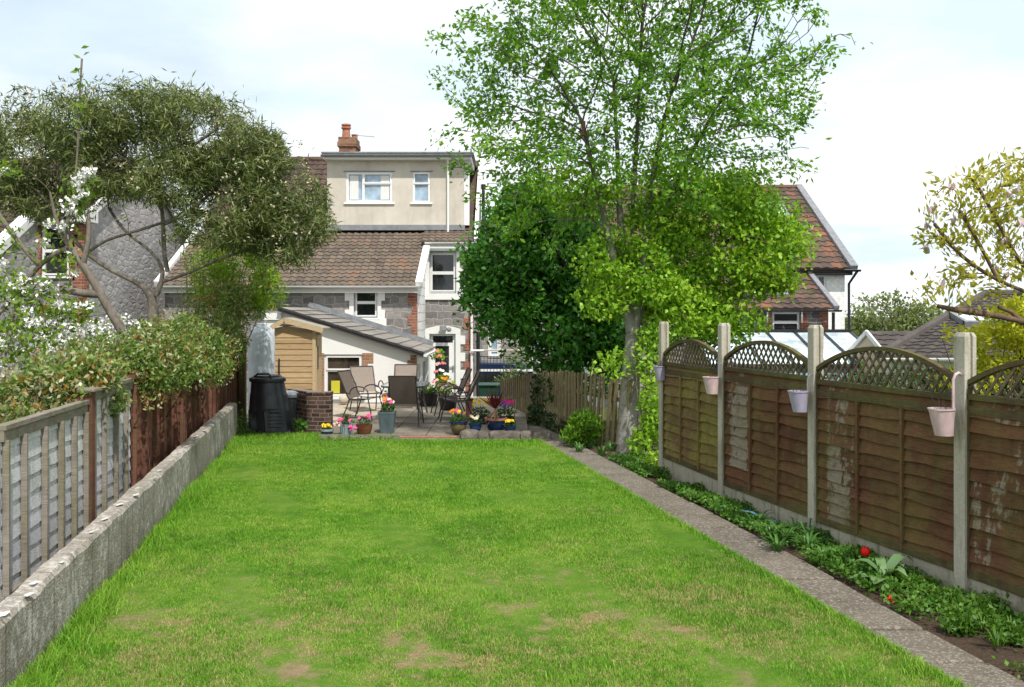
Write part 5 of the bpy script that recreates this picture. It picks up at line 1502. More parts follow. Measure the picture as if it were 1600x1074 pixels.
def chair(loc, rz, label, sling):
    """garden armchair, facing local -y"""
    t = thing('garden_chair', label, 'chair', loc, rz, 'sling chairs round the patio table')
    W = .25
    L = lambda x, y, z: XF[t] @ Vector((x, y, z))
    mb = MB(); v = []; K = 6
    for i in range(K + 1):
        u = i / K; y = -.22 + .46 * u; z = .42 - .035 * math.sin(math.pi * u * .8) - .02 * u
        v += [L(-W, y, z), L(W, y, z), L(W, y, z - .012), L(-W, y, z - .012)]
    f = []
    for i in range(K):
        for k in range(4): f.append((i * 4 + k, i * 4 + (k + 1) % 4, i * 4 + 4 + (k + 1) % 4, i * 4 + 4 + k))
    f += [(0, 3, 2, 1), (K * 4, K * 4 + 1, K * 4 + 2, K * 4 + 3)]; mb.add(v, f); mb.build('seat', MT[sling], t, smooth='auto')
    mb = MB(); v = []
    bz = lambda u: (.24 + .2 * u + .03 * u * u, .4 + .54 * u)
    for i in range(K + 1):
        u = i / K; y, z = bz(u); y += .02 * math.sin(math.pi * u)
        v += [L(-W + .01, y, z), L(W - .01, y, z), L(W - .01, y + .012, z + .004), L(-W + .01, y + .012, z + .004)]
    mb.add(v, f); mb.build('backrest', MT[sling], t, smooth='auto')
    r = .0125
    for s in (-1, 1):
        x = s * W
        mb = MB(); mb.tube([L(x, -.24, .41), L(x, .05, .395), L(x, .22, .4)] + [L(x, *bz(u)) for u in (.12, .4, .7, 1.0)], r, 8); mb.build('side_rail', MT['frame'], t, smooth='auto')
        mb = MB(); mb.tube([L(x * 1.03, -.2, .41), L(x * 1.12, -.26, .2), L(x * 1.2, -.31, 0.0)], r, 8); mb.build('leg', MT['frame'], t, smooth='auto')
        mb = MB(); mb.tube([L(x * 1.03, .2, .41), L(x * 1.1, .27, .2), L(x * 1.16, .36, 0.0)], r, 8); mb.build('leg', MT['frame'], t, smooth='auto')
        arm = [L(x * 1.05, -.2, .42)]
        for k in range(11):
            a = math.pi * (k / 10); arm.append(L(x * 1.18, -.02 - .2 * math.cos(a) , .5 + .15 * math.sin(a) ** .8 if 0 < k < 10 else .5))
        arm.append(L(x * 1.03, .27, .52)); mb = MB(); mb.tube(arm, r, 8); mb.build('armrest', MT['frame'], t, smooth='auto')
    mb = MB(); mb.tube([L(-W, *bz(1.0)), L(W, *bz(1.0))], r, 8); mb.build('top_rail', MT['frame'], t, smooth='auto')
    return t


def ground_pt(px, Z): return (at(px, 0, Z).x, Z, PZ)


chair(ground_pt(570, 19.2), math.radians(72), 'left-hand brown patio chair seen side-on, facing right towards the table', 'sling_dark')
chair(ground_pt(574, 20.5), math.radians(24), 'pale beige patio chair behind the left one, before the lean-to window', 'sling')
chair(ground_pt(632, 21.2), math.radians(2), 'pale patio chair behind the table, only its backrest showing above the front chair', 'sling')
chair(ground_pt(634, 18.1), math.radians(178), 'brown patio chair at the front with its back to the lawn', 'sling_dark')
chair(ground_pt(711, 18.9), math.radians(-82), 'near right-hand dark patio chair seen side-on, facing left to the table', 'sling_dark')
chair(ground_pt(699, 20.0), math.radians(-78), 'farther right-hand dark patio chair, just behind the near one', 'sling_dark')
tx0, tx1, ty0, ty1 = at(600, 0, 19.6).x, at(668, 0, 19.6).x, 18.95, 20.3
tb = thing('patio_table', 'glass-topped patio table with dark rim amid the sling chairs', 'table', ((tx0 + tx1) / 2, 19.6, PZ))
mb = MB(); cx, cy, a, b = (tx0 + tx1) / 2, (ty0 + ty1) / 2, (tx1 - tx0) / 2, (ty1 - ty0) / 2
ring = [(cx + a * math.copysign(abs(math.cos(t)) ** .35, math.cos(t)), cy + b * math.copysign(abs(math.sin(t)) ** .35, math.sin(t))) for t in [2 * math.pi * k / 40 for k in range(40)]]
n_ = len(ring); mb.add([(x, y, .7) for x, y in ring] + [(x, y, .708) for x, y in ring], [tuple(range(n_, 2 * n_)), tuple(range(n_ - 1, -1, -1))] + [(k, (k + 1) % n_, n_ + (k + 1) % n_, n_ + k) for k in range(n_)])
tg = N('table_glass'); tg.done((0.5, 0.58, 0.62), 0.12, None, 0.8); tg.p.inputs['Alpha'].default_value = 0.65
mb.build('glass_top', tg.m, tb)
mb = MB(); mb.tube([(x, y, .695) for x, y in ring + ring[:1]], .017, 8); mb.build('rim', MT['frame'], tb, smooth='auto')
for sx in (-1, 1):
    for sy in (-1, 1):
        mb = MB(); mb.tube([(cx + sx * a * .62, cy + sy * b * .8, .69), (cx + sx * a * .7, cy + sy * b * .84, .35), (cx + sx * a * .86, cy + sy * b * .94, PZ)], .02, 8); mb.build('leg', MT['table_frame'], tb, smooth='auto')

# ------------------------------------------------------------------ flower pots
MT['g_blue'] = plain('glaze_blue', (0.02, 0.065, 0.17), 0.18, .6)
MT['g_navy'] = plain('glaze_navy', (0.012, 0.025, 0.085), 0.15, .6)
MT['g_olive'] = mottled('glaze_olive', (0.1, 0.085, 0.04), (0.17, 0.13, 0.06), 9, 0.2, .05, 30, spec=.6)
MT['g_brown'] = mottled('glaze_brown', (0.15, 0.055, 0.025), (0.22, 0.09, 0.04), 9, 0.25, .05, 30, spec=.6)
MT['g_grey'] = mottled('glaze_grey', (0.07, 0.1, 0.12), (0.14, 0.18, 0.2), 5, 0.3, .1, 30, (1, 1, .3), .6)
MT['g_ribbed'] = mottled('glaze_ribbed', (0.2, 0.29, 0.32), (0.32, 0.4, 0.42), 6, .4, .1, 30, spec=.5)
MT['g_dark'] = plain('pot_dark', (0.02, 0.02, 0.022), 0.4)
MT['leafgreen'] = leaf_mat('pot_leaves', (0.015, 0.06, 0.01), (0.04, 0.13, 0.02), (0.09, 0.2, 0.03))


def petal_mat(name, c):
    q = N(name); r = q.island(); col = q.mix(r, tuple(x * .75 for x in c), tuple(min(.95, x * 1.1) for x in c)); return q.done(col, .6, None, .2)


for nm, c in (('yellow_petal', (0.85, 0.55, 0.02)), ('orange_petal', (0.85, 0.25, 0.02)), ('pink_petal', (0.8, 0.09, 0.3)), ('white_petal', (0.82, 0.82, 0.72)), ('magenta_petal', (0.65, 0.02, 0.2)), ('violet_petal', (0.2, 0.08, 0.45)),
              ('red_petal', (0.75, 0.015, 0.015)), ('rose_petal', (0.7, 0.2, 0.22)), ('blush_petal', (0.75, 0.45, 0.42)), ('cream_petal', (0.8, 0.75, 0.5))): MT[nm] = petal_mat(nm, c)


def leaf_arrays(C, L, W, D=None, up=0.2, fold=0.25, rng=RNG, vary=0.35):
    """diamond leaves at centres C; D preferred direction (N,3) or None"""
    n = len(C); C = np.asarray(C, dtype=float)
    d = rng.normal(size=(n, 3)); d /= np.linalg.norm(d, axis=1, keepdims=True) + 1e-9
    if D is not None: d = d * 0.55 + np.asarray(D)
    d[:, 2] += up
    d /= np.linalg.norm(d, axis=1, keepdims=True) + 1e-9
    r = rng.normal(size=(n, 3)); s = np.cross(d, r); s /= np.linalg.norm(s, axis=1, keepdims=True) + 1e-9
    nn = np.cross(s, d)
    l = (L * (1 + vary * rng.uniform(-1, 1, n)))[:, None]; w = (W * (1 + vary * rng.uniform(-1, 1, n)))[:, None]
    a = C; b = C + d * l * .45 + s * w * .5 + nn * w * fold; c = C + d * l; e = C + d * l * .45 - s * w * .5 + nn * w * fold
    V = np.concatenate([a, b, c, e], 0); i = np.arange(n)
    return V, np.stack([i, i + n, i + 2 * n, i + 3 * n], 1)


def leaves(name, C, L, W, mat, parent=None, D=None, up=0.2, fold=0.25, vary=0.35):
    V, Fq = leaf_arrays(C, L, W, D, up, fold, RNG, vary)
    return np_mesh(name, V, Fq, mat, parent)


def flowers(host, c, r, n, mat, size=.022, h=.06, name='flower'):
    """flower heads of five petals each, one part"""
    mb = MB()
    for k in range(n):
        a = random.uniform(0, 6.28); q = r * math.sqrt(random.random()); p = Vector((c[0] + q * math.cos(a), c[1] + q * math.sin(a), c[2] + h * random.uniform(.5, 1.1)))
        nrm = Vector((random.uniform(-.5, .5), -random.uniform(.3, 1), random.uniform(.3, 1))).normalized(); u = nrm.orthogonal().normalized(); w_ = nrm.cross(u)
        for j in range(5):
            t = 2 * math.pi * j / 5; e = u * math.cos(t) + w_ * math.sin(t); s = u * -math.sin(t) + w_ * math.cos(t)
            mb.add([p, p + e * size * .6 + s * size * .5 + nrm * .004, p + e * size + nrm * .002, p + e * size * .6 - s * size * .5 + nrm * .004], [(0, 1, 2, 3)])
    return mb.build(name, MT[mat], host)


def pot(px, Z, prof, mat, label, leafy=60, fl=(), lr=.09, lh=.1, base=None, n=24, ribs=0, sq=0.0, llen=.06, soil=True, name='flower_pot', cat='pot', rimmat=None):
    z0 = PZ if base is None else base
    x = at(px, 0, Z).x
    t = thing(name, label, cat, (x, Z, z0))
    mb = MB(); ins = [(prof[-1][0] * .86, prof[-1][1]), (prof[-1][0] * .8, prof[-1][1] - .03)]
    mb.lathe((x, Z, z0), prof + ins, n, ribs=ribs, ribd=.05 if ribs else 0, sq=sq, cap1=False); mb.build('pot', MT[mat], t, smooth='auto')
    top = z0 + prof[-1][1]; R = prof[-1][0] * .82
    if rimmat:
        mb = MB(); a, b = prof[-1]; mb.lathe((x, Z, z0), [(a * .98, b - .035), (a * 1.05, b - .03), (a * 1.05, b + .004), (a * .9, b + .006)], n, cap0=False, cap1=False); mb.build('rim', MT[rimmat], t, smooth='auto')
    mb = MB(); mb.lathe((x, Z, top - .028), [(R, 0), (.001, .012)], n if not sq else n, sq=sq, cap0=False, cap1=False); mb.build('compost', MT['soil'], t)
    if leafy:
        a = RNG.uniform(0, 6.28, leafy); q = lr * np.sqrt(RNG.random(leafy)); zz = top + lh * RNG.random(leafy) * (1 - .5 * q / lr)
        leaves('foliage', np.stack([x + q * np.cos(a), Z + q * np.sin(a), zz], 1), llen, llen * .5, MT['leafgreen'], t, up=.6)
    for (m, k, sz) in fl: flowers(t, (x, Z, top + lh * .35), lr, k, m, sz, lh)
    return t


pot(511, 16.75, [(.085, 0), (.1, .03), (.105, .08), (.11, .11)], 'g_navy', 'shallow navy pot of yellow pansies by the brick wall corner', 30, [('yellow_petal', 9, .035)], .08, .06, base=.02, rimmat='g_ribbed')
t = pot(541, 16.7, [(.085, 0), (.1, .08), (.115, .17), (.12, .2)], 'g_ribbed', 'pale blue-grey ribbed pot with tall green shoots and pink flowers', 40, [('pink_petal', 7, .035)], .15, .08, base=.03, ribs=16, n=64)
C = np.tile(np.array([t.location.x, 16.7, .24]), (50, 1)) + RNG.normal(0, .03, (50, 3)) * np.array([1, 1, 0]); leaves('shoots', C, .17, .014, MT['leafgreen'], t, D=np.tile([0, 0, 1.6], (50, 1)))
flowers(t, (t.location.x - .16, 16.65, .15), .07, 8, 'blush_petal', .04, .12); flowers(t, (t.location.x + .12, 16.6, .1), .06, 6, 'pink_petal', .04, .1)
t = pot(569, 16.75, [(.09, 0), (.125, .06), (.14, .13), (.145, .18), (.15, .19)], 'g_brown', 'brown glazed bowl pot with one pink flower on the right', 60, [('pink_petal', 3, .03)], .12, .12, base=.03)
flowers(t, (t.location.x + .1, 16.7, .33), .03, 5, 'pink_petal', .045, .05)
pot(605, 16.9, [(.115, 0), (.15, .36), (.155, .365), (.155, .4)], 'g_grey', 'tall square blue-grey planter of orange and pink bedding flowers', 90, [('pink_petal', 6, .04), ('orange_petal', 5, .04), ('white_petal', 6, .03)], .14, .16, sq=8.0, n=32, base=.03)
pot(716, 16.62, [(.07, 0), (.12, .06), (.145, .14), (.135, .19), (.15, .205), (.15, .225)], 'g_olive', 'round olive-brown glazed pot of orange and yellow flowers on the stone edging', 90, [('orange_petal', 5, .035), ('yellow_petal', 5, .03), ('pink_petal', 3, .035)], .14, .14, base=.06, rimmat='g_navy')
pot(743, 16.6, [(.075, 0), (.1, .05), (.11, .12), (.115, .14)], 'g_blue', 'small bright blue pot of white flowers on the stone edging', 60, [('cream_petal', 7, .035)], .1, .08, base=.12, rimmat='g_navy')
t = pot(775, 16.7, [(.13, 0), (.165, .06), (.18, .14), (.185, .2), (.19, .21)], 'g_navy', 'big navy pot holding a spiky dark red cordyline, beside the picket fence', 0, base=.12, rimmat='terracotta')
MT['cordyline'] = leaf_mat('cordyline', (0.06, 0.008, 0.012), (0.13, 0.018, 0.025), (0.22, 0.05, 0.05), .25)
MT['dead_leaf'] = leaf_mat('dead_leaf', (0.25, 0.12, 0.07), (0.36, 0.2, 0.13), (0.45, 0.28, 0.2), .2)
mb = MB(); tx_ = t.location.x; mb.tube([(tx_, 16.7, .3), (tx_ - .01, 16.7, .5)], [.025, .02], 8); mb.build('stem', MT['dead_leaf'], t)
C = np.tile(np.array([tx_ - .01, 16.7, .48]), (60, 1)); D = RNG.normal(0, .55, (60, 3)); D[:, 2] = np.abs(D[:, 2]) + .75; leaves('spiky_leaves', C, .36, .022, MT['cordyline'], t, D=D * 1.6, up=.3)
C = np.tile(np.array([tx_ - .01, 16.68, .46]), (9, 1)); D = np.stack([RNG.uniform(-1, .3, 9), RNG.uniform(-.8, -.1, 9), np.full(9, -.7)], 1); leaves('withered_leaves', C, .3, .03, MT['dead_leaf'], t, D=D * 2, up=0)
pot(797, 16.55, [(.08, 0), (.1, .05), (.105, .1)], 'g_navy', 'low dark pot of yellow pansies at the right end of the stone edging', 50, [('yellow_petal', 7, .035)], .1, .07, base=.12)
pot(790, 17.2, [(.12, 0), (.15, .12), (.16, .2)], 'g_dark', 'dark pot overflowing with violet and magenta flowers beside the fence', 140, [('violet_petal', 10, .03), ('magenta_petal', 6, .045)], .17, .2, base=.1)
pot(752, 18.3, [(.12, 0), (.14, .1), (.15, .16)], 'g_dark', 'dark pot of yellow flowers behind the red cordyline', 110, [('yellow_petal', 12, .04)], .17, .2, base=PZ)
pot(608, 21.9, [(.1, 0), (.125, .2), (.14, .21), (.14, .27)], 'terracotta', 'terracotta pot by the white lean-to wall behind the table', 30, (), .1, .1)
pot(668, 21.8, [(.2, 0), (.24, .22), (.26, .3)], 'g_dark', 'black tub of trailing green leaves between the table and the roses', 90, [('white_petal', 5, .04)], .22, .12)
pot(700, 20.9, [(.16, 0), (.2, .2), (.21, .26)], 'g_dark', 'black tub of mixed flowers behind the right-hand chairs', 90, [('pink_petal', 6, .04), ('white_petal', 6, .04)], .2, .2)
# two pink boots used as planters
for k, (px, lab) in enumerate(((733, 'pink wellington boot standing by the house corner downpipe'),)):
    x = at(px, 0, 19.2).x; t = thing('rubber_boot', lab, 'boot', (x, 19.2, PZ)); mb = MB()
    mb.lathe((x, 19.2, PZ), [(.055, 0), (.06, .05), (.062, .12), (.07, .22), (.078, .33), (.082, .34)], 16)
    mb.build('shaft', plain('boot_pink', (.5, .2, .2), .4), t, smooth='auto')
    mb = MB(); mb.lathe((x + .07, 19.17, PZ), [(.055, 0), (.06, .03), (.05, .07), (.02, .09)], 14); mb.box(x - .05, 19.13, PZ - .0, x + .12, 19.22, PZ + .02); mb.build('foot', plain('boot_pink2', (.46, .18, .18), .4), t, smooth='auto')
    a = RNG.uniform(0, 6.28, 30); leaves('foliage', np.stack([x + .05 * np.cos(a), 19.2 + .05 * np.sin(a), np.full(30, PZ + .34)], 1), .08, .03, MT['leafgreen'], t, up=1.2)
mb = MB(); p = at(537, 628, 22.1); mb.ball((p.x, 22.1, PZ + .115), .115, 20, 12); tag(mb.build('stone_ball', mottled('pale_stone', (.55, .48, .38), (.62, .56, .46), 9, .8), None, smooth=True), 'pale round stone ball under the lean-to window', 'ornament')
# green wheelie bin by the house corner
x = at(764, 0, 25.5).x; gb = thing('wheelie_bin', 'dark green wheelie bin past the house corner behind the red cordyline', 'bin', (x, 25.5, -.5))
mb = MB(); w0, w1 = .2, .26; zt2 = at(0, 604, 25.2).z
for_ = [(x - w0, 25.3, -.48), (x + w0, 25.3, -.48), (x + w0, 25.7, -.48), (x - w0, 25.7, -.48), (x - w1, 25.2, zt2), (x + w1, 25.2, zt2), (x + w1, 25.8, zt2), (x - w1, 25.8, zt2)]
mb.add(for_, [(0, 3, 2, 1), (4, 5, 6, 7), (0, 1, 5, 4), (1, 2, 6, 5), (2, 3, 7, 6), (3, 0, 4, 7)]); mb.build('body', MT['bin_green'], gb, bevel=.02)
mb = MB(); mb.box(x - w1 - .03, 25.16, zt2 + .003, x + w1 + .03, 25.84, zt2 + .06); mb.build('lid', MT['bin_green'], gb, bevel=.025)

# ------------------------------------------------------------------ pots hung on the concrete posts
MT['lilac_pot'] = mottled('lilac_pot', (0.36, 0.33, 0.46), (0.46, 0.43, 0.55), 6, .5, .1, 30, (1, 1, .5))
MT['pink_pot'] = mottled('pink_pot', (0.56, 0.4, 0.41), (0.68, 0.53, 0.53), 6, .5, .1, 30, (1, 1, .5))
MT['twig'] = plain('dead_twig', (0.06, 0.035, 0.025), .9)
for i, (px, py, dz, s, m, lab) in enumerate(((1033, 583, -.02, .78, 'lilac_pot', 'small lilac pot hung on the farthest concrete post beside the pale tree trunk'),
                                             (1113, 602, 0, .8, 'pink_pot', 'pale pink pot hung on the second concrete post from the tall tree'),
                                             (1250, 627, 0, .82, 'lilac_pot', 'lilac pot hung on the third concrete post with dead stalks'),
                                             (1475, 659, 0, .84, 'pink_pot', 'pale pink pot on a pipe hook, hung on the nearest concrete post'))):
    P0 = RP[i]; Z = P0.y - .06; c = at(px, py, Z); H = .2 * s; R = .112 * s
    t = thing('hanging_pot', lab, 'hanging pot', tuple(c), 0, 'pots hung along the panel fence'); z0 = c.z - H * .62
    mb = MB(); mb.lathe((c.x, Z, z0), [(R * .7, 0), (R * .98, H * 1.14), (R * 1.04, H * 1.15), (R * 1.04, H * 1.22), (R * .97, H * 1.22), (R * .9, H * 1.0)], 24, lean=(-.1, 0), cap1=False); mb.build('pot', MT[m], t, smooth='auto')
    mb = MB(); mb.lathe((c.x - .1 * H, Z, z0 + H * 1.0), [(R * .92, 0), (.001, .012)], 20, cap0=False, cap1=False); mb.build('compost', MT['soil'], t)
    mb = MB()
    for k in range(7):
        a = random.uniform(0, 6.28); q = R * .6 * random.random(); b0 = Vector((c.x - .1 * H + q * math.cos(a), Z + q * math.sin(a), z0 + H)); mb.tube([b0, b0 + Vector((random.uniform(-.05, .03), random.uniform(-.03, .03), random.uniform(.04, .12)))], .0025, 4)
    mb.build('dead_stalks', MT['twig'], t)
    mb = MB(); top = Vector((c.x + R * .75, Z, z0 + H * 1.2)); hk = .27 if i == 3 else .16
    mb.tube([top + Vector((0, 0, -.06)), top + Vector((0, 0, hk - .05)), top + Vector((.015, 0, hk - .015)), top + Vector((.045, .01, hk)), top + Vector((.075, .03, hk - .02))], .011 if i == 3 else .005, 6)
    mb.build('hook', MT[m] if i == 3 else MT['lead'], t, smooth='auto')
# hose end lying in the bed
a = at(1140, 800, 0.1); Z = 10.2; p = Vector((2.38, Z, .06)); mb = MB()
mb.tube([p, p + Vector((.12, -.22, .02)), p + Vector((.2, -.5, .0)), p + Vector((.26, -.62, .01))], .012, 8); tag(mb.build('garden_hose', plain('hose_blue', (.2, .38, .6), .4), None, smooth='auto'), 'short length of pale blue hose lying in the fence bed', 'hose')
# ------------------------------------------------------------------ trees and shrubs
def blob_pts(blobs, n, rng, shell=0.0):
    """points inside ellipsoids; blob = (px, py, rx, ry, Z, rz[, weight]) given as seen, sized at its distance"""
    out = []; ws = np.array([b[6] if len(b) > 6 else 1.0 for b in blobs]) * np.array([b[2] * b[3] * (b[4] / 15) ** 2 for b in blobs]); ws = ws / ws.sum()
    for b, w_ in zip(blobs, ws):
        k = max(1, int(round(n * w_))); Z = b[4]; c = np.array(at(b[0], b[1], Z)); r = np.array([b[2] * Z / F_PX, b[5], b[3] * Z / F_PX])
        d = rng.normal(size=(k, 3)); d /= np.linalg.norm(d, axis=1, keepdims=True)
        q = rng.random(k) ** (1 / 3.0); q = shell + (1 - shell) * q
        ph = rng.uniform(0, 6.28, 6); lump = 1 + .16 * np.sin(3.1 * d[:, 0] + 2.3 * d[:, 2] + ph[0]) + .13 * np.sin(5.3 * d[:, 2] - 3.7 * d[:, 0] + ph[1]) + .11 * np.sin(9 * d[:, 0] + 7 * d[:, 1] + 8 * d[:, 2] + ph[2])
        out.append(c + d * r * (q * lump)[:, None])
    return np.concatenate(out, 0)


def grow(stems, attr, D=0.2, di=1.4, dk=0.32, iters=90, inertia=0.6, up=0.05, rng=None, jit=.12):
    """branches that reach from the stems towards points spread through the crown"""
    pos = []; par = []
    for st in stems:
        p = [Vector(q) for q in st]; prev = -1
        if len(st) and pos:
            dd = [(Vector(x) - p[0]).length for x in pos]; j = int(np.argmin(dd))
            if dd[j] < 0.3: prev = j
        for i in range(len(p) - 1):
            L = (p[i + 1] - p[i]).length; k = max(1, int(L / D))
            for q in range(k):
                if i == 0 and q == 0 and prev >= 0: continue
                pos.append(tuple(p[i].lerp(p[i + 1], q / k))); par.append(prev); prev = len(pos) - 1
        pos.append(tuple(p[-1])); par.append(prev)
    nstem = len(pos)
    P = np.array(pos); A = np.asarray(attr, dtype=float)
    d2 = ((A[:, None, :] - P[None]) ** 2).sum(-1); near = d2.argmin(1); nd = np.sqrt(d2.min(1))
    P = list(P); dirs = [None] * len(P)
    for i in range(len(P)):
        dirs[i] = (P[i] - P[par[i]]) / (np.linalg.norm(P[i] - P[par[i]]) + 1e-9) if par[i] >= 0 else np.array([0, 0, 1.0])
    alive = np.ones(len(A), bool)
    rng = rng or np.random.default_rng(1); used = {}
    for it in range(iters):
        act = alive & (nd < di)
        if not act.any():
            if not alive.any(): break
            di *= 1.3
            if di > 6: break
            continue
        idx = near[act]; vec = A[act] - np.array(P)[idx]; vec /= np.linalg.norm(vec, axis=1, keepdims=True) + 1e-9
        uq, inv = np.unique(idx, return_inverse=True); S = np.zeros((len(uq), 3)); np.add.at(S, inv, vec)
        newp = []
        for u, s in zip(uq, S):
            s = s / (np.linalg.norm(s) + 1e-9); v = s + inertia * dirs[u] + np.array([0, 0, up]) + rng.normal(0, jit, 3); v /= np.linalg.norm(v)
            c = used.get(u, 0)
            if c >= 3: continue
            used[u] = c + 1
            newp.append((P[u] + v * D, u, v))
        if not newp: 
            alive &= ~act; continue
        b0 = len(P)
        for q, u, v in newp: P.append(q); par.append(u); dirs.append(v)
        NP = np.array([q for q, _, _ in newp]); dd = np.sqrt(((A[:, None, :] - NP[None]) ** 2).sum(-1)); m = dd.argmin(1); md = dd[np.arange(len(A)), m]
        up_ = md < nd; near[up_] = b0 + m[up_]; nd[up_] = md[up_]
        alive &= nd > dk
    return np.array(P), np.array(par), nstem


def branch_mesh(name, P, par, mat, parent, r_tip=0.006, power=2.3, rmax=None, scale=1.0, minr=0.0, flare=None, ns_=0):
    n = len(P); w = np.zeros(n); kids = np.zeros(n, int)
    for i in range(n):
        if par[i] >= 0: kids[par[i]] += 1
    rad = np.zeros(n)
    for i in range(n - 1, -1, -1):
        if kids[i] == 0 or w[i] == 0: w[i] = max(w[i], r_tip ** power)
        rad[i] = w[i] ** (1 / power)
        if par[i] >= 0: w[par[i]] += w[i] * (1.0 if True else 0)
    rad *= scale
    if rmax is not None: rad = np.minimum(rad, rmax)
    if flare is not None: rad = flare(P, rad)
    sel = [i for i in range(ns_, n) if par[i] >= 0 and rad[i] >= minr]
    groups = {3: [], 5: [], 9: []}
    for i in sel: groups[9 if rad[i] > .035 else 5 if rad[i] > .011 else 3].append(i)
    VV = []; FF = []; off = 0
    i = 0
    while i < ns_:                                  # the main stems as smooth tubes
        ch = [i] if par[i] < 0 else [par[i], i]
        while i + 1 < ns_ and par[i + 1] == i: i += 1; ch.append(i)
        i += 1
        if len(ch) < 2: continue
        Q = P[ch].copy(); R = rad[ch].copy()
        if par[ch[0]] >= 0 or ch[0] != 0: R[0] = min(R[0], R[1] * 1.25)
        for _ in range(2):
            Q[1:-1] = Q[1:-1] * .5 + (Q[:-2] + Q[2:]) * .25; R[1:-1] = R[1:-1] * .5 + (R[:-2] + R[2:]) * .25
        m_ = MB(); m_.tube([Vector(v) for v in Q], list(R), 14, cap=False)
        VV.append(np.array([tuple(v) for v in m_.v])); FF.append(np.array(m_.f) + off); off += len(m_.v)
    for k, ids in groups.items():
        if not ids: continue
        ids = np.array(ids); a = P[par[ids]]; b = P[ids]; d = b - a; d /= np.linalg.norm(d, axis=1, keepdims=True) + 1e-9
        ref = np.where(np.abs(d[:, 2:3]) < .9, np.array([[0, 0, 1.0]]), np.array([[1.0, 0, 0]])); s = np.cross(d, ref); s /= np.linalg.norm(s, axis=1, keepdims=True); u = np.cross(s, d)
        r0 = np.minimum(rad[par[ids]], rad[ids] * 1.35); r1 = rad[ids]
        an = 2 * np.pi * np.arange(k) / k
        ring = s[:, None, :] * np.cos(an)[None, :, None] + u[:, None, :] * np.sin(an)[None, :, None]
        a2 = a - d * (r0[:, None] * .5)
        V = np.concatenate([a2[:, None, :] + ring * r0[:, None, None], b[:, None, :] + ring * r1[:, None, None]], 1).reshape(-1, 3)
        m = len(ids); base = off + (np.arange(m) * 2 * k)[:, None]; kk = np.arange(k)[None]
        F = np.stack([base + kk, base + (kk + 1) % k, base + k + (kk + 1) % k, base + k + kk], -1).reshape(-1, 4)
        VV.append(V); FF.append(F); off += len(V)
    o = np_mesh(name, np.concatenate(VV, 0), np.concatenate(FF, 0), mat, parent)
    o.data.polygons.foreach_set('use_smooth', [True] * len(o.data.polygons))
    return o, rad


def bark(name, c1, c2, bands=False, sc=8):
    q = N(name); a = q.noise(sc, 5, .65, q.scaled((1, 1, .35))); b = q.noise(30, 5, .7, q.scaled((1, 1, 2.6) if bands else (1, 1, .4)))
    c = q.mix(q.ramp(a, [(0.3, 0.0), (0.7, 1.0)]), c1, c2)
    c = q.mix(.6, c, q.ramp(b, [(0.3, 0.35), (0.65, 1.15)]), 'MULTIPLY')
    if bands:
        h = q.noise(7, 4, .65, q.scaled((1, 1, 3))); c = q.mix(q.math('MULTIPLY', q.ramp(h, [(0.58, 0.0), (0.68, 1.0)]), .75), c, (0.07, 0.065, 0.055))
        g = q.noise(2.1, 3, .6); c = q.mix(q.math('MULTIPLY', q.ramp(g, [(0.5, 0.0), (0.7, 1.0)]), .35), c, (0.14, 0.15, 0.06))
    return q.done(c, .85, q.bump(b, .5, .01), .2)


MT['bark_pale'] = bark('pale_bark', (0.25, 0.235, 0.21), (0.38, 0.36, 0.33), True)
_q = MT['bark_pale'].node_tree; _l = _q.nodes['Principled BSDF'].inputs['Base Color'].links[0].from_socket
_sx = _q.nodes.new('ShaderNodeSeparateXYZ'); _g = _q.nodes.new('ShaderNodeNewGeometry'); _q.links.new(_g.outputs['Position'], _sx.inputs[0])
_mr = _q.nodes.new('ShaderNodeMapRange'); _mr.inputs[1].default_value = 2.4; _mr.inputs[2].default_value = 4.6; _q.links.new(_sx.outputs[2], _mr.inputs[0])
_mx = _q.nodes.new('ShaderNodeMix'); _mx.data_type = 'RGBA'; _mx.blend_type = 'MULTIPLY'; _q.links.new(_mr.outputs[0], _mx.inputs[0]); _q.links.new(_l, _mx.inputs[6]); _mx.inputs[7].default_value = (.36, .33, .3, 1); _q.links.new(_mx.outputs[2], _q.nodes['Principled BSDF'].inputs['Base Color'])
MT['bark_grey'] = bark('grey_bark', (0.13, 0.11, 0.09), (0.24, 0.21, 0.175))
MT['bark_brown'] = bark('brown_bark', (0.11, 0.07, 0.045), (0.2, 0.135, 0.09))
MT['bark_dark'] = bark('dark_bark', (0.04, 0.03, 0.025), (0.09, 0.07, 0.055))

MT['lf_tall'] = leaf_mat('tall_tree_leaves', (0.063, 0.189, 0.015), (0.152, 0.354, 0.028), (0.304, 0.506, 0.057), .42)
MT['lf_dark'] = leaf_mat('dark_green_leaves', (0.025, 0.107, 0.012), (0.063, 0.224, 0.028), (0.158, 0.398, 0.044), .25, .4)
MT['lf_lime'] = leaf_mat('lime_leaves', (0.097, 0.259, 0.017), (0.244, 0.454, 0.029), (0.454, 0.648, 0.065), .4)
MT['lf_olive'] = leaf_mat('olive_leaves', (0.04, 0.07, 0.022), (0.13, 0.175, 0.05), (0.33, 0.36, 0.14), .25, .45)
MT['lf_fresh'] = leaf_mat('fresh_leaves', (0.08, 0.18, 0.015), (0.18, 0.3, 0.03), (0.32, 0.42, 0.06), .4)
MT['lf_hedge'] = leaf_mat('rose_hedge_leaves', (0.048, 0.111, 0.019), (0.166, 0.261, 0.056), (0.359, 0.442, 0.138), .35, .35)
MT['lf_painted_glint'] = leaf_mat('painted_glint_leaves', (.2, .22, .08), (.36, .38, .2), (.5, .52, .34), .3, .3)  # glints off shiny leaves, painted as a pale leaf colour
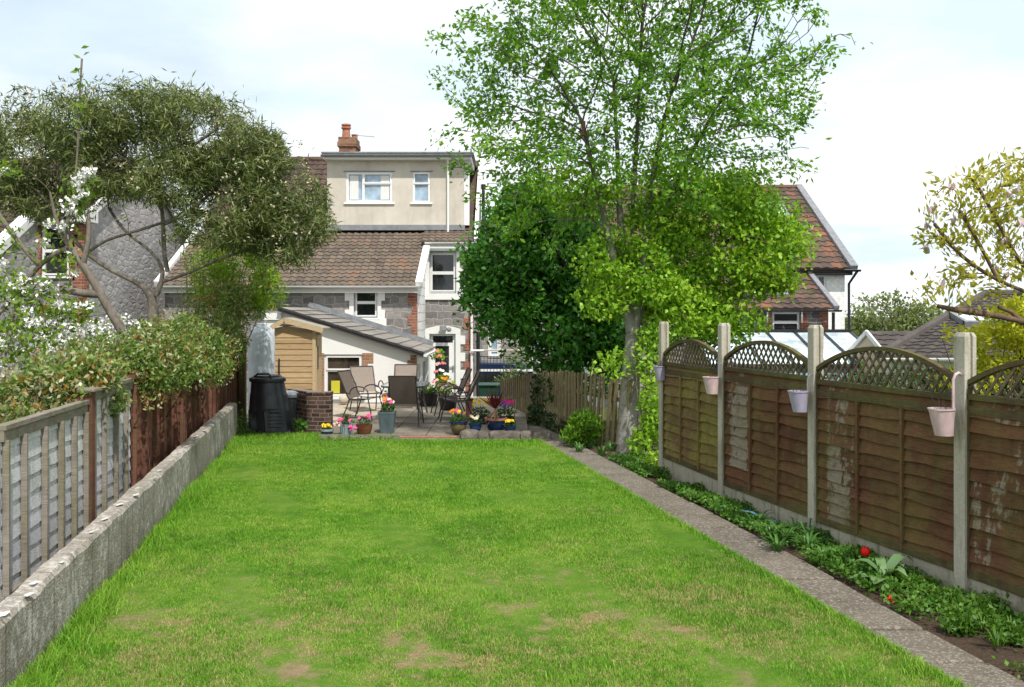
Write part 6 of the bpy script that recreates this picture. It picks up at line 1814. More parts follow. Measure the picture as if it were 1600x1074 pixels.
MT['lf_rust'] = leaf_mat('rust_leaves', (0.149, 0.072, 0.02), (0.297, 0.156, 0.035), (0.432, 0.26, 0.06), .35)
MT['lf_bamboo'] = leaf_mat('bamboo_leaves', (0.062, 0.172, 0.013), (0.187, 0.359, 0.023), (0.437, 0.562, 0.047), .35)
MT['lf_gold'] = leaf_mat('golden_leaves', (0.31, 0.361, 0.02), (0.538, 0.564, 0.035), (0.72, 0.721, 0.068), .4)
MT['lf_magnolia'] = leaf_mat('young_magnolia_leaves', (0.22, 0.25, 0.025), (0.42, 0.42, 0.05), (0.56, 0.54, 0.1), .4)
MT['lf_pale'] = leaf_mat('pale_leaves', (0.1, 0.17, 0.05), (0.2, 0.28, 0.1), (0.3, 0.38, 0.16), .3)
MT['lf_ivy'] = leaf_mat('ivy_leaves', (0.01, 0.03, 0.008), (0.03, 0.07, 0.018), (0.07, 0.12, 0.04), .15, .35)
MT['lf_conifer'] = leaf_mat('conifer_sprays', (0.05, 0.14, 0.008), (0.11, 0.25, 0.012), (0.2, 0.36, 0.025), .3)
MT['lf_fresh2'] = leaf_mat('weed_leaves', (0.03, 0.1, 0.01), (0.075, 0.18, 0.018), (0.15, 0.27, 0.035), .35)
MT['lf_bed'] = leaf_mat('bed_leaves', (0.034, 0.108, 0.014), (0.081, 0.209, 0.024), (0.176, 0.324, 0.047), .3)
MT['lf_strap'] = leaf_mat('strap_leaves', (0.028, 0.098, 0.017), (0.07, 0.182, 0.035), (0.14, 0.28, 0.07), .3, .35)
MT['petal_white'] = petal_mat('blossom_white', (0.85, 0.85, 0.82))


def tips(P, par, rad, rmax):
    return np.array([i for i in range(len(P)) if rad[i] <= rmax and par[i] >= 0])


def clothe(name, P, par, ids, per, sig, L, W, mat, parent, up=-.1, dirw=.5, fold=.25, rng=None, thin=None):
    rng = rng or RNG
    c = np.repeat(ids, per); d = P[c] - P[par[c]]; d /= np.linalg.norm(d, axis=1, keepdims=True) + 1e-9
    C = P[c] + rng.normal(0, sig, (len(c), 3)) - d * rng.random((len(c), 1)) * .15
    if thin is not None:
        k = thin(C); C = C[k]; d = d[k]
    return leaves(name, C, L, W, mat, parent, D=d * dirw, up=up, fold=fold)


def noise3(C, f, seed=0):
    r = np.random.default_rng(seed); s = np.zeros(len(C))
    for k in range(5):
        v = r.normal(size=3) * f; s += np.sin(C @ v + r.uniform(0, 6.28))
    return s / 2.2


# --- the tall tree by the fence end
T = thing('tall_tree', 'tall multi-stemmed tree with pale banded trunk and fresh green open crown, top out of frame', 'tree', (1.85, 15, 0))
tp = lambda px, py, Z=15.0: tuple(at(px, py, Z))
rg = np.random.default_rng(21)
main = [(1.86, 15, -.1), tp(984, 660), tp(985, 600), tp(990, 520)]
stems = [main,
         [tp(990, 520), tp(962, 430, 14.9), tp(945, 340, 14.8), tp(925, 260, 14.7), tp(910, 190, 14.6)],
         [tp(990, 520), tp(975, 420, 15.1), tp(968, 330, 15.1), tp(965, 240, 15.1), tp(958, 120, 15.2)],
         [tp(990, 520), tp(990, 400, 15.2), tp(990, 300, 15.3), tp(996, 200, 15.4), tp(1000, 90, 15.5)],
         [tp(990, 520), tp(1006, 410, 15), tp(1012, 320, 15), tp(1030, 220, 14.9), tp(1052, 130, 14.8)],
         [tp(990, 520), tp(1015, 420, 15.3), tp(1040, 320, 15.5), tp(1085, 230, 15.7), tp(1130, 150, 15.9)]]
crown = [(850, 120, 135, 150, 15, 1.6), (960, 20, 180, 160, 15, 2.2), (1090, 60, 170, 150, 15, 2.0), (1170, 150, 125, 120, 15, 1.5), (1010, 190, 150, 110, 15, 1.7), (800, 220, 95, 90, 15, 1.1), (1150, 250, 100, 60, 15, 1.1), (880, 270, 120, 60, 15, 1.2),
         (950, -120, 200, 150, 15, 2.2), (1100, -90, 190, 130, 15, 2.0), (790, 60, 60, 70, 15, .9), (1240, 60, 60, 80, 15, .9), (1030, 300, 120, 60, 15, 1.2, .8), (800, 330, 60, 50, 15, .8, .8), (880, 330, 90, 50, 14.8, .9, .8), (1180, 330, 60, 40, 15, .8, .6)]
P, par, ns = grow(stems, blob_pts(crown, 3600, rg), D=.17, di=1.5, dk=.22, inertia=.95, up=.16, rng=rg, jit=.13)
def flare1(P, r):
    z = P[:, 2]; k = np.zeros(len(r), bool); k[:ns] = True
    t = np.clip((z - 1.6) / 5.4, 0, 1)
    sr = np.where(z < 1.75, .135 + .12 * np.exp(-np.clip(z, 0, 3) / .22) + .02 * (z < 1), .075 * (1 - t) ** 1.4 + .011)
    return np.where(k, sr, np.minimum(r, .03))
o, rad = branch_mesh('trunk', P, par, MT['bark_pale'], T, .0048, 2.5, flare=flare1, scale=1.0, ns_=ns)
ids = tips(P, par, rad, .0115); ids = ids[P[ids, 2] > 2.6]
clothe('crown', P, par, ids, 15, .08, .092, .045, MT['lf_tall'], T, up=-.25, rng=rg, thin=lambda C: noise3(C, 3.6, 2) > -.6)
print('tall', len(P), len(ids))

# --- dark green dense tree behind
T = thing('dark_tree', 'dense dark green broadleaf tree behind the picket fence, left of the tall tree', 'tree', tuple(at(880, 600, 20)) )
rg = np.random.default_rng(5)
bl = [(800, 390, 72, 80, 20, 1.2), (880, 400, 95, 110, 20.3, 1.4), (790, 480, 62, 60, 20, 1.1), (870, 510, 90, 70, 20.2, 1.3), (930, 480, 60, 110, 20.5, 1.2), (830, 340, 70, 50, 20, 1.0), (745, 440, 26, 40, 20, .5), (900, 560, 60, 36, 20.4, .9), (960, 560, 40, 60, 20.5, .8)]
b0 = at(905, 640, 20.3)
P, par, ns = grow([[(b0.x, 20.3, -.6), tuple(at(900, 560, 20.3)), tuple(at(890, 480, 20.3))]], blob_pts(bl, 1400, rg, .1), D=.25, di=1.5, dk=.3, rng=rg)
o, rad = branch_mesh('trunk', P, par, MT['bark_dark'], T, .008, 2.4, rmax=.13, ns_=ns)
C = blob_pts(bl, 34000, rg, .3); n3 = noise3(C, 3.0, 3); C = C[n3 > -.55]
ids = tips(P, par, rad, .02); C = np.concatenate([C, P[np.repeat(ids, 9)] + rg.normal(0, .16, (len(ids) * 9, 3))]); leaves('crown', C, .14, .075, MT['lf_dark'], T, up=-.15)

# --- lime green shrubby tree right of the trunk
T = thing('lime_tree', 'lime green bushy young-leaved tree overhanging the fence, right of the tall trunk', 'tree', (2.55, 15.6, 0))
rg = np.random.default_rng(8)
bl = [(1130, 400, 118, 95, 15.6, 1.0), (1060, 470, 110, 62, 15.4, .9), (1195, 400, 55, 60, 15.6, .6), (1000, 440, 80, 60, 15.0, .7), (1080, 330, 90, 55, 15.6, .9, .6), (1170, 330, 70, 40, 15.6, .6, .6), (955, 400, 60, 36, 14.9, .5, .6), (900, 300, 80, 40, 15.0, .7, .55), (1110, 520, 55, 26, 15.3, .5), (1010, 360, 60, 50, 15.3, .6, .5), (950, 470, 50, 30, 14.9, .4, .6), (1235, 360, 22, 30, 15.6, .3, .8), (1150, 285, 50, 22, 15.6, .4, .6), (1225, 440, 26, 22, 15.6, .3, .8), (1160, 500, 40, 24, 15.4, .4, .8), (1060, 275, 60, 24, 15.5, .4, .6)]
mainl = [(2.35, 15.0, -.05), tp(1044, 640, 15.1), tp(1036, 560, 15.1), tp(1045, 490, 15.2)]
st2 = [mainl, [tp(1045, 490, 15.2), tp(1080, 430, 15.4), tp(1130, 380, 15.6)], [tp(1036, 560, 15.1), tp(1015, 480, 15.1), tp(990, 430, 15)], [tp(1045, 490, 15.2), tp(1060, 400, 15.5), tp(1070, 330, 15.6)]]
P, par, ns = grow(st2, blob_pts(bl, 1500, rg), D=.17, di=1.2, dk=.24, rng=rg, inertia=.5)
o, rad = branch_mesh('trunk', P, par, MT['bark_brown'], T, .0055, 2.4, rmax=.06, ns_=ns)
C = blob_pts(bl, 30000, rg, .3); n3 = noise3(C, 4.0, 9); C = C[n3 > -.5]
ids = tips(P, par, rad, .014); C = np.concatenate([C, P[np.repeat(ids, 9)] + rg.normal(0, .11, (len(ids) * 9, 3))]); leaves('crown', C, .085, .055, MT['lf_lime'], T, up=-.1)
# pinkish new shoots in it stay part of the crown material; ivy and suckers at its foot
C = blob_pts([(1015, 560, 22, 70, 14.6, .2), (1018, 650, 20, 60, 14.2, .2), (1000, 690, 20, 25, 14.2, .2), (1040, 520, 30, 26, 14.8, .3), (955, 570, 30, 26, 14.6, .2, .5), (1020, 720, 14, 16, 13.4, .15)], 2300, rg)
sk_ = thing('sucker_shoots', 'leafy green suckers climbing the gap between pale tree trunk and first concrete post', 'shrub', (2.2, 14.3, 0))
leaves('foliage', C, .08, .05, MT['lf_lime'], sk_, up=.1)
for k in range(7):
    mb = MB(); px = 1000 + 7 * k; mb.tube([at(px + random.uniform(-8, 8), 715, 14.2), at(px + random.uniform(-6, 6), 640, 14.3), at(px + random.uniform(-10, 10), 560, 14.5)], [.022 if k == 5 else .009, .014 if k == 5 else .007, .005], 6); mb.build('stem', MT['bark_brown'], sk_, smooth=True)

# --- olive-grey evergreen on the left
T = thing('evergreen_tree', 'spreading olive-green evergreen with forked pale trunk in the left neighbour garden', 'tree', (-5.6, 15, 0))
rg = np.random.default_rng(14); Z0 = 15.0
q = lambda px, py, Z=15.0: tuple(at(px, py, Z))
trunk_ = [(at(236, 0, 15).x, 15, -.1), q(237, 540), q(240, 480), q(243, 462)]
stems = [trunk_,
         [q(243, 462), q(228, 446), q(190, 432), q(160, 415), q(134, 398), q(118, 380, 14.9), q(95, 345, 14.8), q(60, 300, 14.8)],
         [q(243, 462), q(255, 440), q(262, 425), q(250, 405), q(235, 390), q(205, 372), q(185, 350, 15.2), q(170, 325, 15.3)],
         [q(262, 425), q(252, 380), q(258, 350), q(250, 310, 15.1), q(240, 270, 15.2), q(245, 220, 15.2)],
         [q(258, 350), q(290, 340), q(330, 300), q(370, 270)],
         [q(255, 440), q(290, 430), q(340, 405), q(390, 390), q(430, 380)],
         [q(134, 398), q(150, 380), q(200, 365), q(250, 350), q(300, 330), q(340, 330)],
         [q(240, 270, 15.2), q(300, 230), q(340, 200)], [q(95, 345, 14.8), q(100, 280), q(110, 230)]]
bl = [(40, 250, 90, 75, 15, 1.0), (120, 190, 80, 45, 15, 1.2), (215, 175, 85, 45, 15.2, 1.3), (310, 190, 75, 50, 15.2, 1.3), (370, 250, 65, 70, 15.2, 1.1), (430, 290, 60, 60, 15.2, 1.0), (470, 340, 42, 58, 15.2, .9, 1.5), (420, 340, 50, 60, 15.2, .9, 1.3), (350, 300, 60, 50, 15.2, 1.0), (300, 240, 60, 40, 15.2, 1.0), (150, 270, 80, 50, 15, 1.1), (280, 280, 75, 55, 15, 1.1, .7), (380, 340, 60, 45, 15, 1.0), (320, 360, 50, 30, 14.8, .8, .7),
      (-60, 230, 60, 80, 15, 1.0), (60, 310, 80, 35, 15, .9), (410, 225, 40, 28, 15.2, .7), (440, 400, 55, 22, 15, .6, .35), (200, 240, 70, 50, 15.4, 1.0)]
P, par, ns = grow(stems, blob_pts(bl, 1600, rg, .25), D=.17, di=1.3, dk=.24, rng=rg, inertia=.6)
def flare2(P, r):
    k = np.zeros(len(r), bool); k[:ns] = True
    sr = np.where(P[:, 2] < 2.45, .085, np.clip(r, .022, .05)); return np.where(k, sr, np.minimum(r, .022))
o, rad = branch_mesh('trunk', P, par, MT['bark_grey'], T, .005, 2.4, flare=flare2, ns_=ns)
C = blob_pts(bl, 80000, rg, .3); n3 = noise3(C, 3.3, 4); C = C[n3 > -.5]
ids = tips(P, par, rad, .01); Cc = P[np.repeat(ids, 8)] + rg.normal(0, .1, (len(ids) * 8, 3)); C = np.concatenate([C, Cc], 0)
leaves('crown', C, .13, .02, MT['lf_olive'], T, up=-.35)
Cb = blob_pts(bl, 700, rg, .75); V, Fq = leaf_arrays(np.repeat(Cb, 5, 0) + rg.normal(0, .03, (len(Cb) * 5, 3)), .045, .03, None, 0, .2, rg)
np_mesh('blossom', V, Fq, petal_mat('cream_blossom', (.52, .47, .32)), T)

# --- pear tree in blossom, front left
T = thing('blossom_tree', 'white-blossoming fruit tree with slanting trunk and one tall bare whip at far left', 'tree', (-4.4, 11.5, 0))
rg = np.random.default_rng(30); w = lambda px, py, Z=11.5: tuple(at(px, py, Z))
stems = [[w(225, 640), w(212, 570), w(192, 520), w(165, 475), w(142, 430), w(128, 415)],
         [w(128, 415), w(110, 385), w(98, 372), w(90, 360), w(84, 330), w(78, 300)],
         [w(98, 372), w(110, 335), w(118, 280), w(122, 220), w(124, 160), w(128, 92)],
         [w(110, 385), w(85, 395), w(60, 415), w(35, 450), w(15, 470), w(-10, 500, 11)],
         [w(142, 465), w(110, 456), w(80, 445), w(40, 470, 11.2)], [w(128, 415), w(140, 380), w(138, 330)],
         [w(60, 415), w(30, 380), w(0, 340), w(-20, 290)], [w(35, 450), w(20, 510, 11), w(5, 560, 10.8)]]
bl = [(125, 300, 26, 34, 11.5, .2), (60, 480, 60, 45, 11.3, .5), (30, 530, 60, 40, 11, .5), (110, 490, 40, 24, 11.3, .3), (10, 440, 30, 30, 11.2, .4), (15, 380, 25, 50, 11.3, .4, .35), (10, 265, 22, 18, 11.4, .2), (90, 400, 40, 60, 11.4, .3, .4), (60, 600, 60, 20, 10.6, .3, .3)]
A = blob_pts(bl, 200, rg)
P, par, ns = grow(stems, A, D=.12, di=.9, dk=.14, rng=rg, inertia=.4)
def flare3(P, r):
    k = np.zeros(len(r), bool); k[:ns] = True; x = P[:, 0]; z = P[:, 2]
    sr = np.where(z < 2.75, .05, np.where(z > 3.3, .012, .03)); return np.where(k, np.where((z < 2.75) & (x < -5.3), .025, sr), np.minimum(r, .014))
o, rad = branch_mesh('trunk', P, par, MT['bark_grey'], T, .004, 2.3, flare=flare3, ns_=ns)
C = np.concatenate([blob_pts(bl, 1500, rg), blob_pts([(125, 150, 9, 65, 11.5, .08)], 60, rg)], 0); leaves('crown', C, .085, .04, MT['lf_fresh'], T, up=.1)
heads = np.concatenate([blob_pts(bl, 26, rg), np.array([at(*k, 11.3) for k in ((128, 302), (132, 272), (112, 315), (108, 330), (140, 266), (122, 288), (75, 350), (98, 356), (30, 440), (40, 452), (48, 475), (60, 462), (12, 445), (120, 478), (132, 480), (108, 486), (66, 500), (8, 512), (26, 536), (85, 452))])], 0)
n = len(heads); C = np.repeat(heads, 34, 0) + rg.normal(0, .03, (n * 34, 3)) * np.array([1.3, 1, .8]); V, Fq = leaf_arrays(C, .045, .04, None, .1, .2, rg); np_mesh('blossom', V, Fq, MT['petal_white'], T)

# --- shrubs along and over the left fence
def shrub(name, label, cat, base, bl, n, L, W, mat, seed, extra=(), stem='bark_brown', up=.0, cut=-.8, fr=4.0, group=None, shell=.3, nst=6, fname='foliage', fold=.25):
    rg = np.random.default_rng(seed); t = thing(name, label, cat, tuple(base), 0, group)
    C = blob_pts(bl, n, rg, shell); C = C[noise3(C, fr, seed) > cut]
    V, Fq = leaf_arrays(C, L, W, None, up, fold, rg); mi = np.zeros(len(Fq), int); ms = [MT[mat]]
    for (m, k, l_, w_, sh, nm) in extra:
        C = blob_pts(bl, k, rg, sh)
        if nm == 'blossom':
            leaves(nm, C, l_, w_, MT[m], t, up=up); continue
        V2, F2 = leaf_arrays(C, l_, w_, None, up, fold, rg); F2 = F2 + len(V); V = np.concatenate([V, V2]); Fq = np.concatenate([Fq, F2]); ms.append(MT[m]); mi = np.concatenate([mi, np.full(len(F2), len(ms) - 1)])
    np_mesh(fname, V, Fq, ms, t, mi if len(ms) > 1 else None)
    if not nst: return t
    ends = blob_pts(bl, nst, rg)
    mb = MB()
    for e in ends:
        e = Vector(e); b0 = Vector(base) + Vector((random.uniform(-.08, .08), random.uniform(-.08, .08), 0)); m = b0.lerp(e, .5) + Vector((0, 0, .12)); mb.tube([b0, m, e], [.014, .009, .004], 5)
    mb.build('stems', MT[stem], t)
    return t


ex = (('lf_rust', 650, .06, .025, .5, 'rusty'), ('lf_painted_glint', 800, .06, .03, .8, 'glint'))
shrub('hedge_shrub', 'rust-tinged shrub spilling over the fence behind the silvery near panel', 'shrub', (fx(8.6) - .5, 8.8, 0), [(60, 612, 70, 36, 8.8, .35), (140, 588, 50, 30, 9.2, .35), (20, 662, 56, 34, 8.2, .3), (100, 566, 54, 22, 9.4, .35, .6)], 4600, .06, .028, 'lf_hedge', 41, ex, nst=8, cut=-.4, fr=5)
shrub('hedge_shrub', 'bushy green and rust shrub arching over the fence post with the flat cap', 'shrub', (fx(10.5) - .5, 10.8, 0), [(200, 570, 66, 44, 10.8, .45), (160, 602, 42, 26, 10.2, .3), (265, 566, 54, 44, 11.4, .45), (175, 632, 24, 20, 9.7, .2, .8), (240, 625, 16, 14, 10.4, .15, .8), (150, 545, 54, 18, 11, .35, .5)], 7600, .062, .028, 'lf_hedge', 42, ex, nst=8, cut=-.4, fr=5)
shrub('hedge_shrub', 'dense green and rust shrub drooping over the first red-brown panels', 'shrub', (fx(13) - .5, 13.2, 0), [(300, 545, 52, 46, 13.2, .5), (262, 522, 50, 28, 13.8, .5), (260, 590, 30, 24, 12.2, .3), (335, 560, 34, 40, 14.2, .5), (270, 615, 20, 14, 11.6, .2)], 8200, .065, .03, 'lf_hedge', 43, ex, nst=8, cut=-.4, fr=5)
shrub('hedge_shrub', 'green shrub drooping over the far red-brown panels below the bamboo', 'shrub', (fx(16.5) - .4, 16.6, 0), [(350, 530, 30, 45, 16.4, .5), (330, 490, 46, 40, 16.6, .6), (375, 520, 14, 50, 17.8, .3), (360, 470, 36, 30, 17, .5)], 5000, .075, .032, 'lf_hedge', 44, ex, nst=8, cut=-.4, fr=5)
shrub('whitish_shrub', 'grey-white flowering shrub under the left house lower window', 'shrub', (-7.9, 14.6, 0), [(75, 520, 52, 26, 13.2, .5), (120, 530, 50, 22, 13.2, .5), (20, 560, 46, 36, 12.2, .5), (70, 560, 50, 26, 12.4, .4), (175, 512, 50, 16, 13.6, .4)], 1500, .06, .03, 'lf_pale', 45, (('petal_white', 2600, .045, .035, .3, 'blossom'),))
# bamboo-like bright clump
T = shrub('bamboo_clump', 'tall bright green bamboo-like clump rising behind the far end of the fence', 'bamboo', (-5.55, 18.0, 0), [(380, 420, 48, 70, 17.8, .7), (350, 480, 50, 45, 17.6, .6), (415, 450, 26, 44, 17.8, .5), (395, 370, 30, 40, 17.9, .5), (330, 430, 36, 50, 17.8, .5), (396, 478, 16, 20, 17.6, .3)], 9000, .13, .022, 'lf_bamboo', 46, (('lf_rust', 700, .1, .02, .7, 'brown_leaves'),), up=-.25, cut=-.5)
mb = MB(); rg = np.random.default_rng(3)
for k in range(34):
    x = -5.75 + rg.normal(0, .16); y = 17.9 + rg.normal(0, .25); a = rg.normal(.1, .12); h = rg.uniform(2.4, 3.6); mb.tube([(x, y, 0), (x + a, y, h * .5), (x + a * 2.6, y - .1, h)], [.012, .01, .005], 5)
mb.build('canes', mottled('cane', (.16, .18, .05), (.28, .27, .1), 6), T)
shrub('weed_clump', 'small leafy weeds at the foot of the compost bin by the low wall end', 'plant', tuple(at(382, 680, 17)), [(380, 655, 10, 30, 17.2, .2), (392, 683, 22, 10, 16.9, .2), (372, 680, 8, 14, 16.8, .15)], 420, .08, .05, 'lf_bed', 47, nst=3)
shrub('weed_clump', 'low weeds between compost bin and brick wall', 'plant', tuple(at(470, 668, 17.3)), [(468, 664, 12, 9, 17.2, .12)], 120, .07, .04, 'lf_bed', 48, nst=3)

# --- right side: magnolia, golden shrub, hedge behind lattice, far tree
T = thing('magnolia_tree', 'spreading magnolia with sparse yellow-green young leaves and pale flowers, far right behind the fence', 'tree', (5.6, 9.6, -.3))
rg = np.random.default_rng(77); Zm = 9.6; g = lambda px, py, Z=9.6: tuple(at(px, py, Z))
stems = [[(at(1680, 0, 9.6).x, 9.6, -.3), g(1672, 620), g(1660, 520), g(1640, 470)],
         [g(1640, 470), g(1600, 455), g(1560, 440), g(1520, 415), g(1490, 390), g(1460, 350)],
         [g(1640, 470), g(1600, 420), g(1570, 370), g(1545, 320), g(1520, 280)],
         [g(1640, 470), g(1640, 400), g(1630, 330), g(1610, 260)], [g(1560, 440), g(1530, 380), g(1500, 330)],
         [g(1660, 520), g(1590, 500), g(1540, 490), g(1500, 487), g(1465, 478)], [g(1590, 500), g(1598, 520), g(1590, 480), g(1560, 480)]]
bl = [(1530, 330, 75, 60, 9.6, .6), (1480, 370, 42, 45, 9.6, .4), (1580, 290, 50, 55, 9.6, .5), (1600, 380, 60, 60, 9.8, .5), (1480, 460, 50, 32, 9.5, .3, .7), (1540, 440, 60, 40, 9.6, .4, .7), (1660, 350, 70, 90, 9.7, .6)]
P, par, ns = grow(stems, blob_pts(bl, 420, rg), D=.11, di=.9, dk=.14, rng=rg, inertia=.7, up=.12)
def flare4(P, r):
    k = np.zeros(len(r), bool); k[:ns] = True; return np.where(k, np.where(P[:, 2] < 2.2, .03, .018), np.minimum(r, .011))
o, rad = branch_mesh('trunk', P, par, MT['bark_brown'], T, .004, 2.3, flare=flare4, ns_=ns)
ids = tips(P, par, rad, .008); clothe('crown', P, par, ids, 9, .06, .085, .034, MT['lf_magnolia'], T, up=.35, dirw=.7, rng=rg)
hd_ = blob_pts(bl, 26, rg); V, Fq = leaf_arrays(np.repeat(hd_, 6, 0) + rg.normal(0, .012, (len(hd_) * 6, 3)), .075, .04, np.tile([0, 0, 1.2], (len(hd_) * 6, 1)), .4, .4, rg); np_mesh('blossom', V, Fq, petal_mat('magnolia_petal', (.62, .5, .5)), T)
shrub('golden_shrub', 'golden yellow-green shrub rising behind the nearest concrete post', 'shrub', (5.2, 10.4, -.3), [(1560, 545, 60, 40, 10.4, .5), (1515, 525, 40, 20, 10.2, .4, .6), (1590, 500, 40, 40, 10.6, .4), (1540, 590, 80, 26, 10.2, .4)], 6500, .06, .03, 'lf_gold', 51, cut=-.35)
shrub('ivy_stump', 'dark ivy-wrapped stump at the right edge above the fence', 'shrub', (5.7, 10.9, -.3), [(1600, 520, 16, 60, 10.9, .2), (1606, 580, 20, 40, 10.9, .2)], 1500, .06, .045, 'lf_ivy', 52)
for k, (px, Z, sd_, lab) in enumerate(((1215, 16, 61, 'dark clipped hedge seen through the lattice of the second panel from the tall tree'), (1400, 13.5, 62, 'dark green hedge seen through the lattice left of the nearest concrete post'), (1580, 11.5, 63, 'dark hedge seen through the rightmost lattice'))):
    shrub('hedge', lab, 'hedge', (at(px, 0, Z).x, Z, -.4), [(px, 620, 95, 46 if k else 20, Z, .5), (px - 60, 625, 60, 40 if k else 16, Z, .5), (px + 60, 618, 60, 46 if k else 16, Z, .5)], 3600, .07, .045, 'lf_ivy', sd_, (('lf_bed', 900, .07, .04, .7, 'new_leaves'),))
T = thing('far_tree', 'round hazy pale green tree far away between right house and bungalow roofs', 'tree', (24, 58, -1.4))
rg = np.random.default_rng(90); h_ = lambda px, py, Z=58: tuple(at(px, py, Z))
bl = [(1395, 505, 62, 48, 58, 2.2), (1350, 520, 36, 38, 58, 1.6), (1440, 515, 44, 42, 58, 1.6), (1400, 530, 80, 30, 58, 2)]
P, par, ns = grow([[(at(1398, 0, 58).x, 58, -2.4), h_(1398, 560), h_(1396, 535)]], blob_pts(bl, 600, rg), D=.3, di=2.5, dk=.4, rng=rg)
o, rad = branch_mesh('trunk', P, par, MT['bark_grey'], T, .02, 2.3, rmax=.3, ns_=ns)
leaves('crown', blob_pts(bl, 5500, rg, .3), .26, .16, leaf_mat('haze_tinted_leaves', (.12, .17, .06), (.19, .25, .085), (.28, .33, .13), .35), T)  # distance haze mixed into the leaf colours
# --- middle: shrub in the gap, conifer, ivy on the pickets, climbing rose
shrub('gap_shrub', 'wispy pale green shrub before the navy vehicle, left end of the picket fence', 'shrub', tuple(at(802, 640, 24)), [(802, 575, 26, 26, 24, .4), (790, 590, 18, 16, 24, .3), (815, 570, 20, 24, 24, .3), (800, 560, 24, 12, 24, .3)], 1100, .1, .03, 'lf_pale', 55, cut=-.3)
shrub('conifer_bush', 'bright lime dwarf conifer in the bed before the picket fence', 'shrub', tuple(at(910, 696, 15.6)), [(908, 672, 24, 22, 15.6, .25), (925, 672, 18, 18, 15.5, .2), (897, 682, 18, 14, 15.5, .2), (916, 654, 12, 12, 15.6, .15), (903, 656, 8, 10, 15.6, .12)], 3200, .085, .022, 'lf_conifer', 56, up=.7, cut=-.9)
IV = []
for (s0, s1, z0, z1, k) in ((3.6, 4.6, .0, .95, 330), (2.8, 4.9, -.05, .3, 300), (1.2, 2.4, 0.0, .25, 120), (3.0, 3.3, .5, .95, 50)):
    for _ in range(k):
        x, y, top = along(random.uniform(s0, s1)); IV.append((x - random.uniform(.02, .08), y - random.uniform(.04, .12), random.uniform(z0, z1)))
iv = thing('ivy', 'ivy creeping up the middle pickets of the picket fence', 'ivy', (.5, 18.4, 0)); leaves('ivy_leaves', np.array(IV), .07, .06, MT['lf_ivy'], iv, up=-.2)
mb = MB()
for k in range(6):
    x, y, top = along(3.6 + .18 * k); mb.tube([(x - .05, y - .05, 0), (x - .05 + random.uniform(-.05, .05), y - .05, .5), (x - .04, y - .05, .9)], .006, 4)
mb.build('ivy_stems', MT['bark_brown'], iv)
T = shrub('climbing_rose', 'climbing rose with pink and peach blooms between white lean-to and back door', 'rose', (at(689, 0, 24.6).x, 24.6, -.1), [(684, 565, 9, 18, 24.4, .2), (690, 590, 13, 20, 24.2, .25), (696, 605, 13, 12, 24.0, .25)], 1300, .1, .055, 'lf_lime', 57)
for m, px, py in (('rose_petal', 683, 552), ('rose_petal', 686, 560), ('blush_petal', 684, 572), ('rose_petal', 692, 571), ('white_petal', 690, 582), ('rose_petal', 681, 585), ('orange_petal', 694, 595), ('blush_petal', 700, 600), ('rose_petal', 688, 604), ('white_petal', 697, 588), ('blush_petal', 683, 598), ('rose_petal', 700, 612), ('rose_petal', 679, 600), ('blush_petal', 692, 612)):
    c = at(px, py, 23.9); flowers(T, (c.x, c.y, c.z), .06, 6, m, .042, .07, 'bloom')
shrub('tub_plant', 'tall leafy plant at the near right end of the lean-to', 'plant', (at(672, 0, 22.0).x, 22.0, PZ), [(672, 612, 12, 10, 22, .2)], 200, .09, .04, 'lf_lime', 58)
# --- the bed under the panel fence
rg = np.random.default_rng(111)
n = 13000; y = rg.uniform(4.6, 14.5, n); t = rg.random(n) ** .8
fxr = np.interp(y, [p.y for p in RP[::-1]], [p.x for p in RP[::-1]]); xl = np.array([pathr_x(v) for v in y]) + .02
x = xl + (fxr - .06 - xl) * t
dn = np.sin(3.1 * x + 1.3 * y) + np.sin(1.7 * y - 2.2 * x + 1) + np.sin(5.3 * y + x) * .7
k = dn + rg.normal(0, .5, n) + np.clip(7.0 - y, 0, 1) > -.05; x, y, dn = x[k], y[k], dn[k]
hgt = (.03 + .05 * np.clip(dn, 0, 2)) * np.interp(y, [7, 10], [1.15, .8]) * np.where((fxr[k] - x) < .2, .4, 1)
C = np.repeat(np.stack([x, y, .02 + hgt * rg.random(len(x))], 1), 2, 0) + rg.normal(0, .025, (len(x) * 2, 3)) * np.array([1, 1, .4]); C[:, 2] = np.maximum(C[:, 2], .015)
o = leaves('ground_cover', C, .042, .026, MT['lf_bed'], None, up=.25); tag(o, 'low weedy ground cover filling the bed along the panel fence', 'ground cover', kind='stuff')
MTS = (('strap', 'clump of arching green strap leaves in the bed along the fence', 'strap-leaved clumps in the fence bed'),)
def strap(x, y, n, L, label, group, seed, W=.02, mat='lf_strap', spread=.65):
    rg = np.random.default_rng(seed); t = thing('leaf_clump', label, 'plant', (x, y, 0), 0, group); V = []; F = []
    for k in range(n):
        a = rg.uniform(0, 6.28); l_ = L * rg.uniform(.6, 1.1); sp = spread * rg.uniform(.5, 1.3); d = Vector((math.cos(a), math.sin(a), 0)); s = Vector((-d.y, d.x, 0)); b0 = Vector((x, y, 0)) + d * rg.uniform(0, .05); w_ = W * rg.uniform(.7, 1.2)
        pts_ = [b0 + d * (sp * l_ * u ** 1.3) + Vector((0, 0, l_ * (u * 1.05 - .62 * u ** 2.6))) for u in (0, .3, .6, .85, 1.0)]
        o0 = len(V)
        for p, ww in zip(pts_, (.6, 1, .9, .55, .05)): V += [p - s * w_ * ww / 2, p + s * w_ * ww / 2]
        F += [(o0 + 2 * i, o0 + 2 * i + 1, o0 + 2 * i + 3, o0 + 2 * i + 2) for i in range(4)]
    np_mesh('strap_leaves', np.array([tuple(v) for v in V]), np.array(F), MT[mat], t); return t


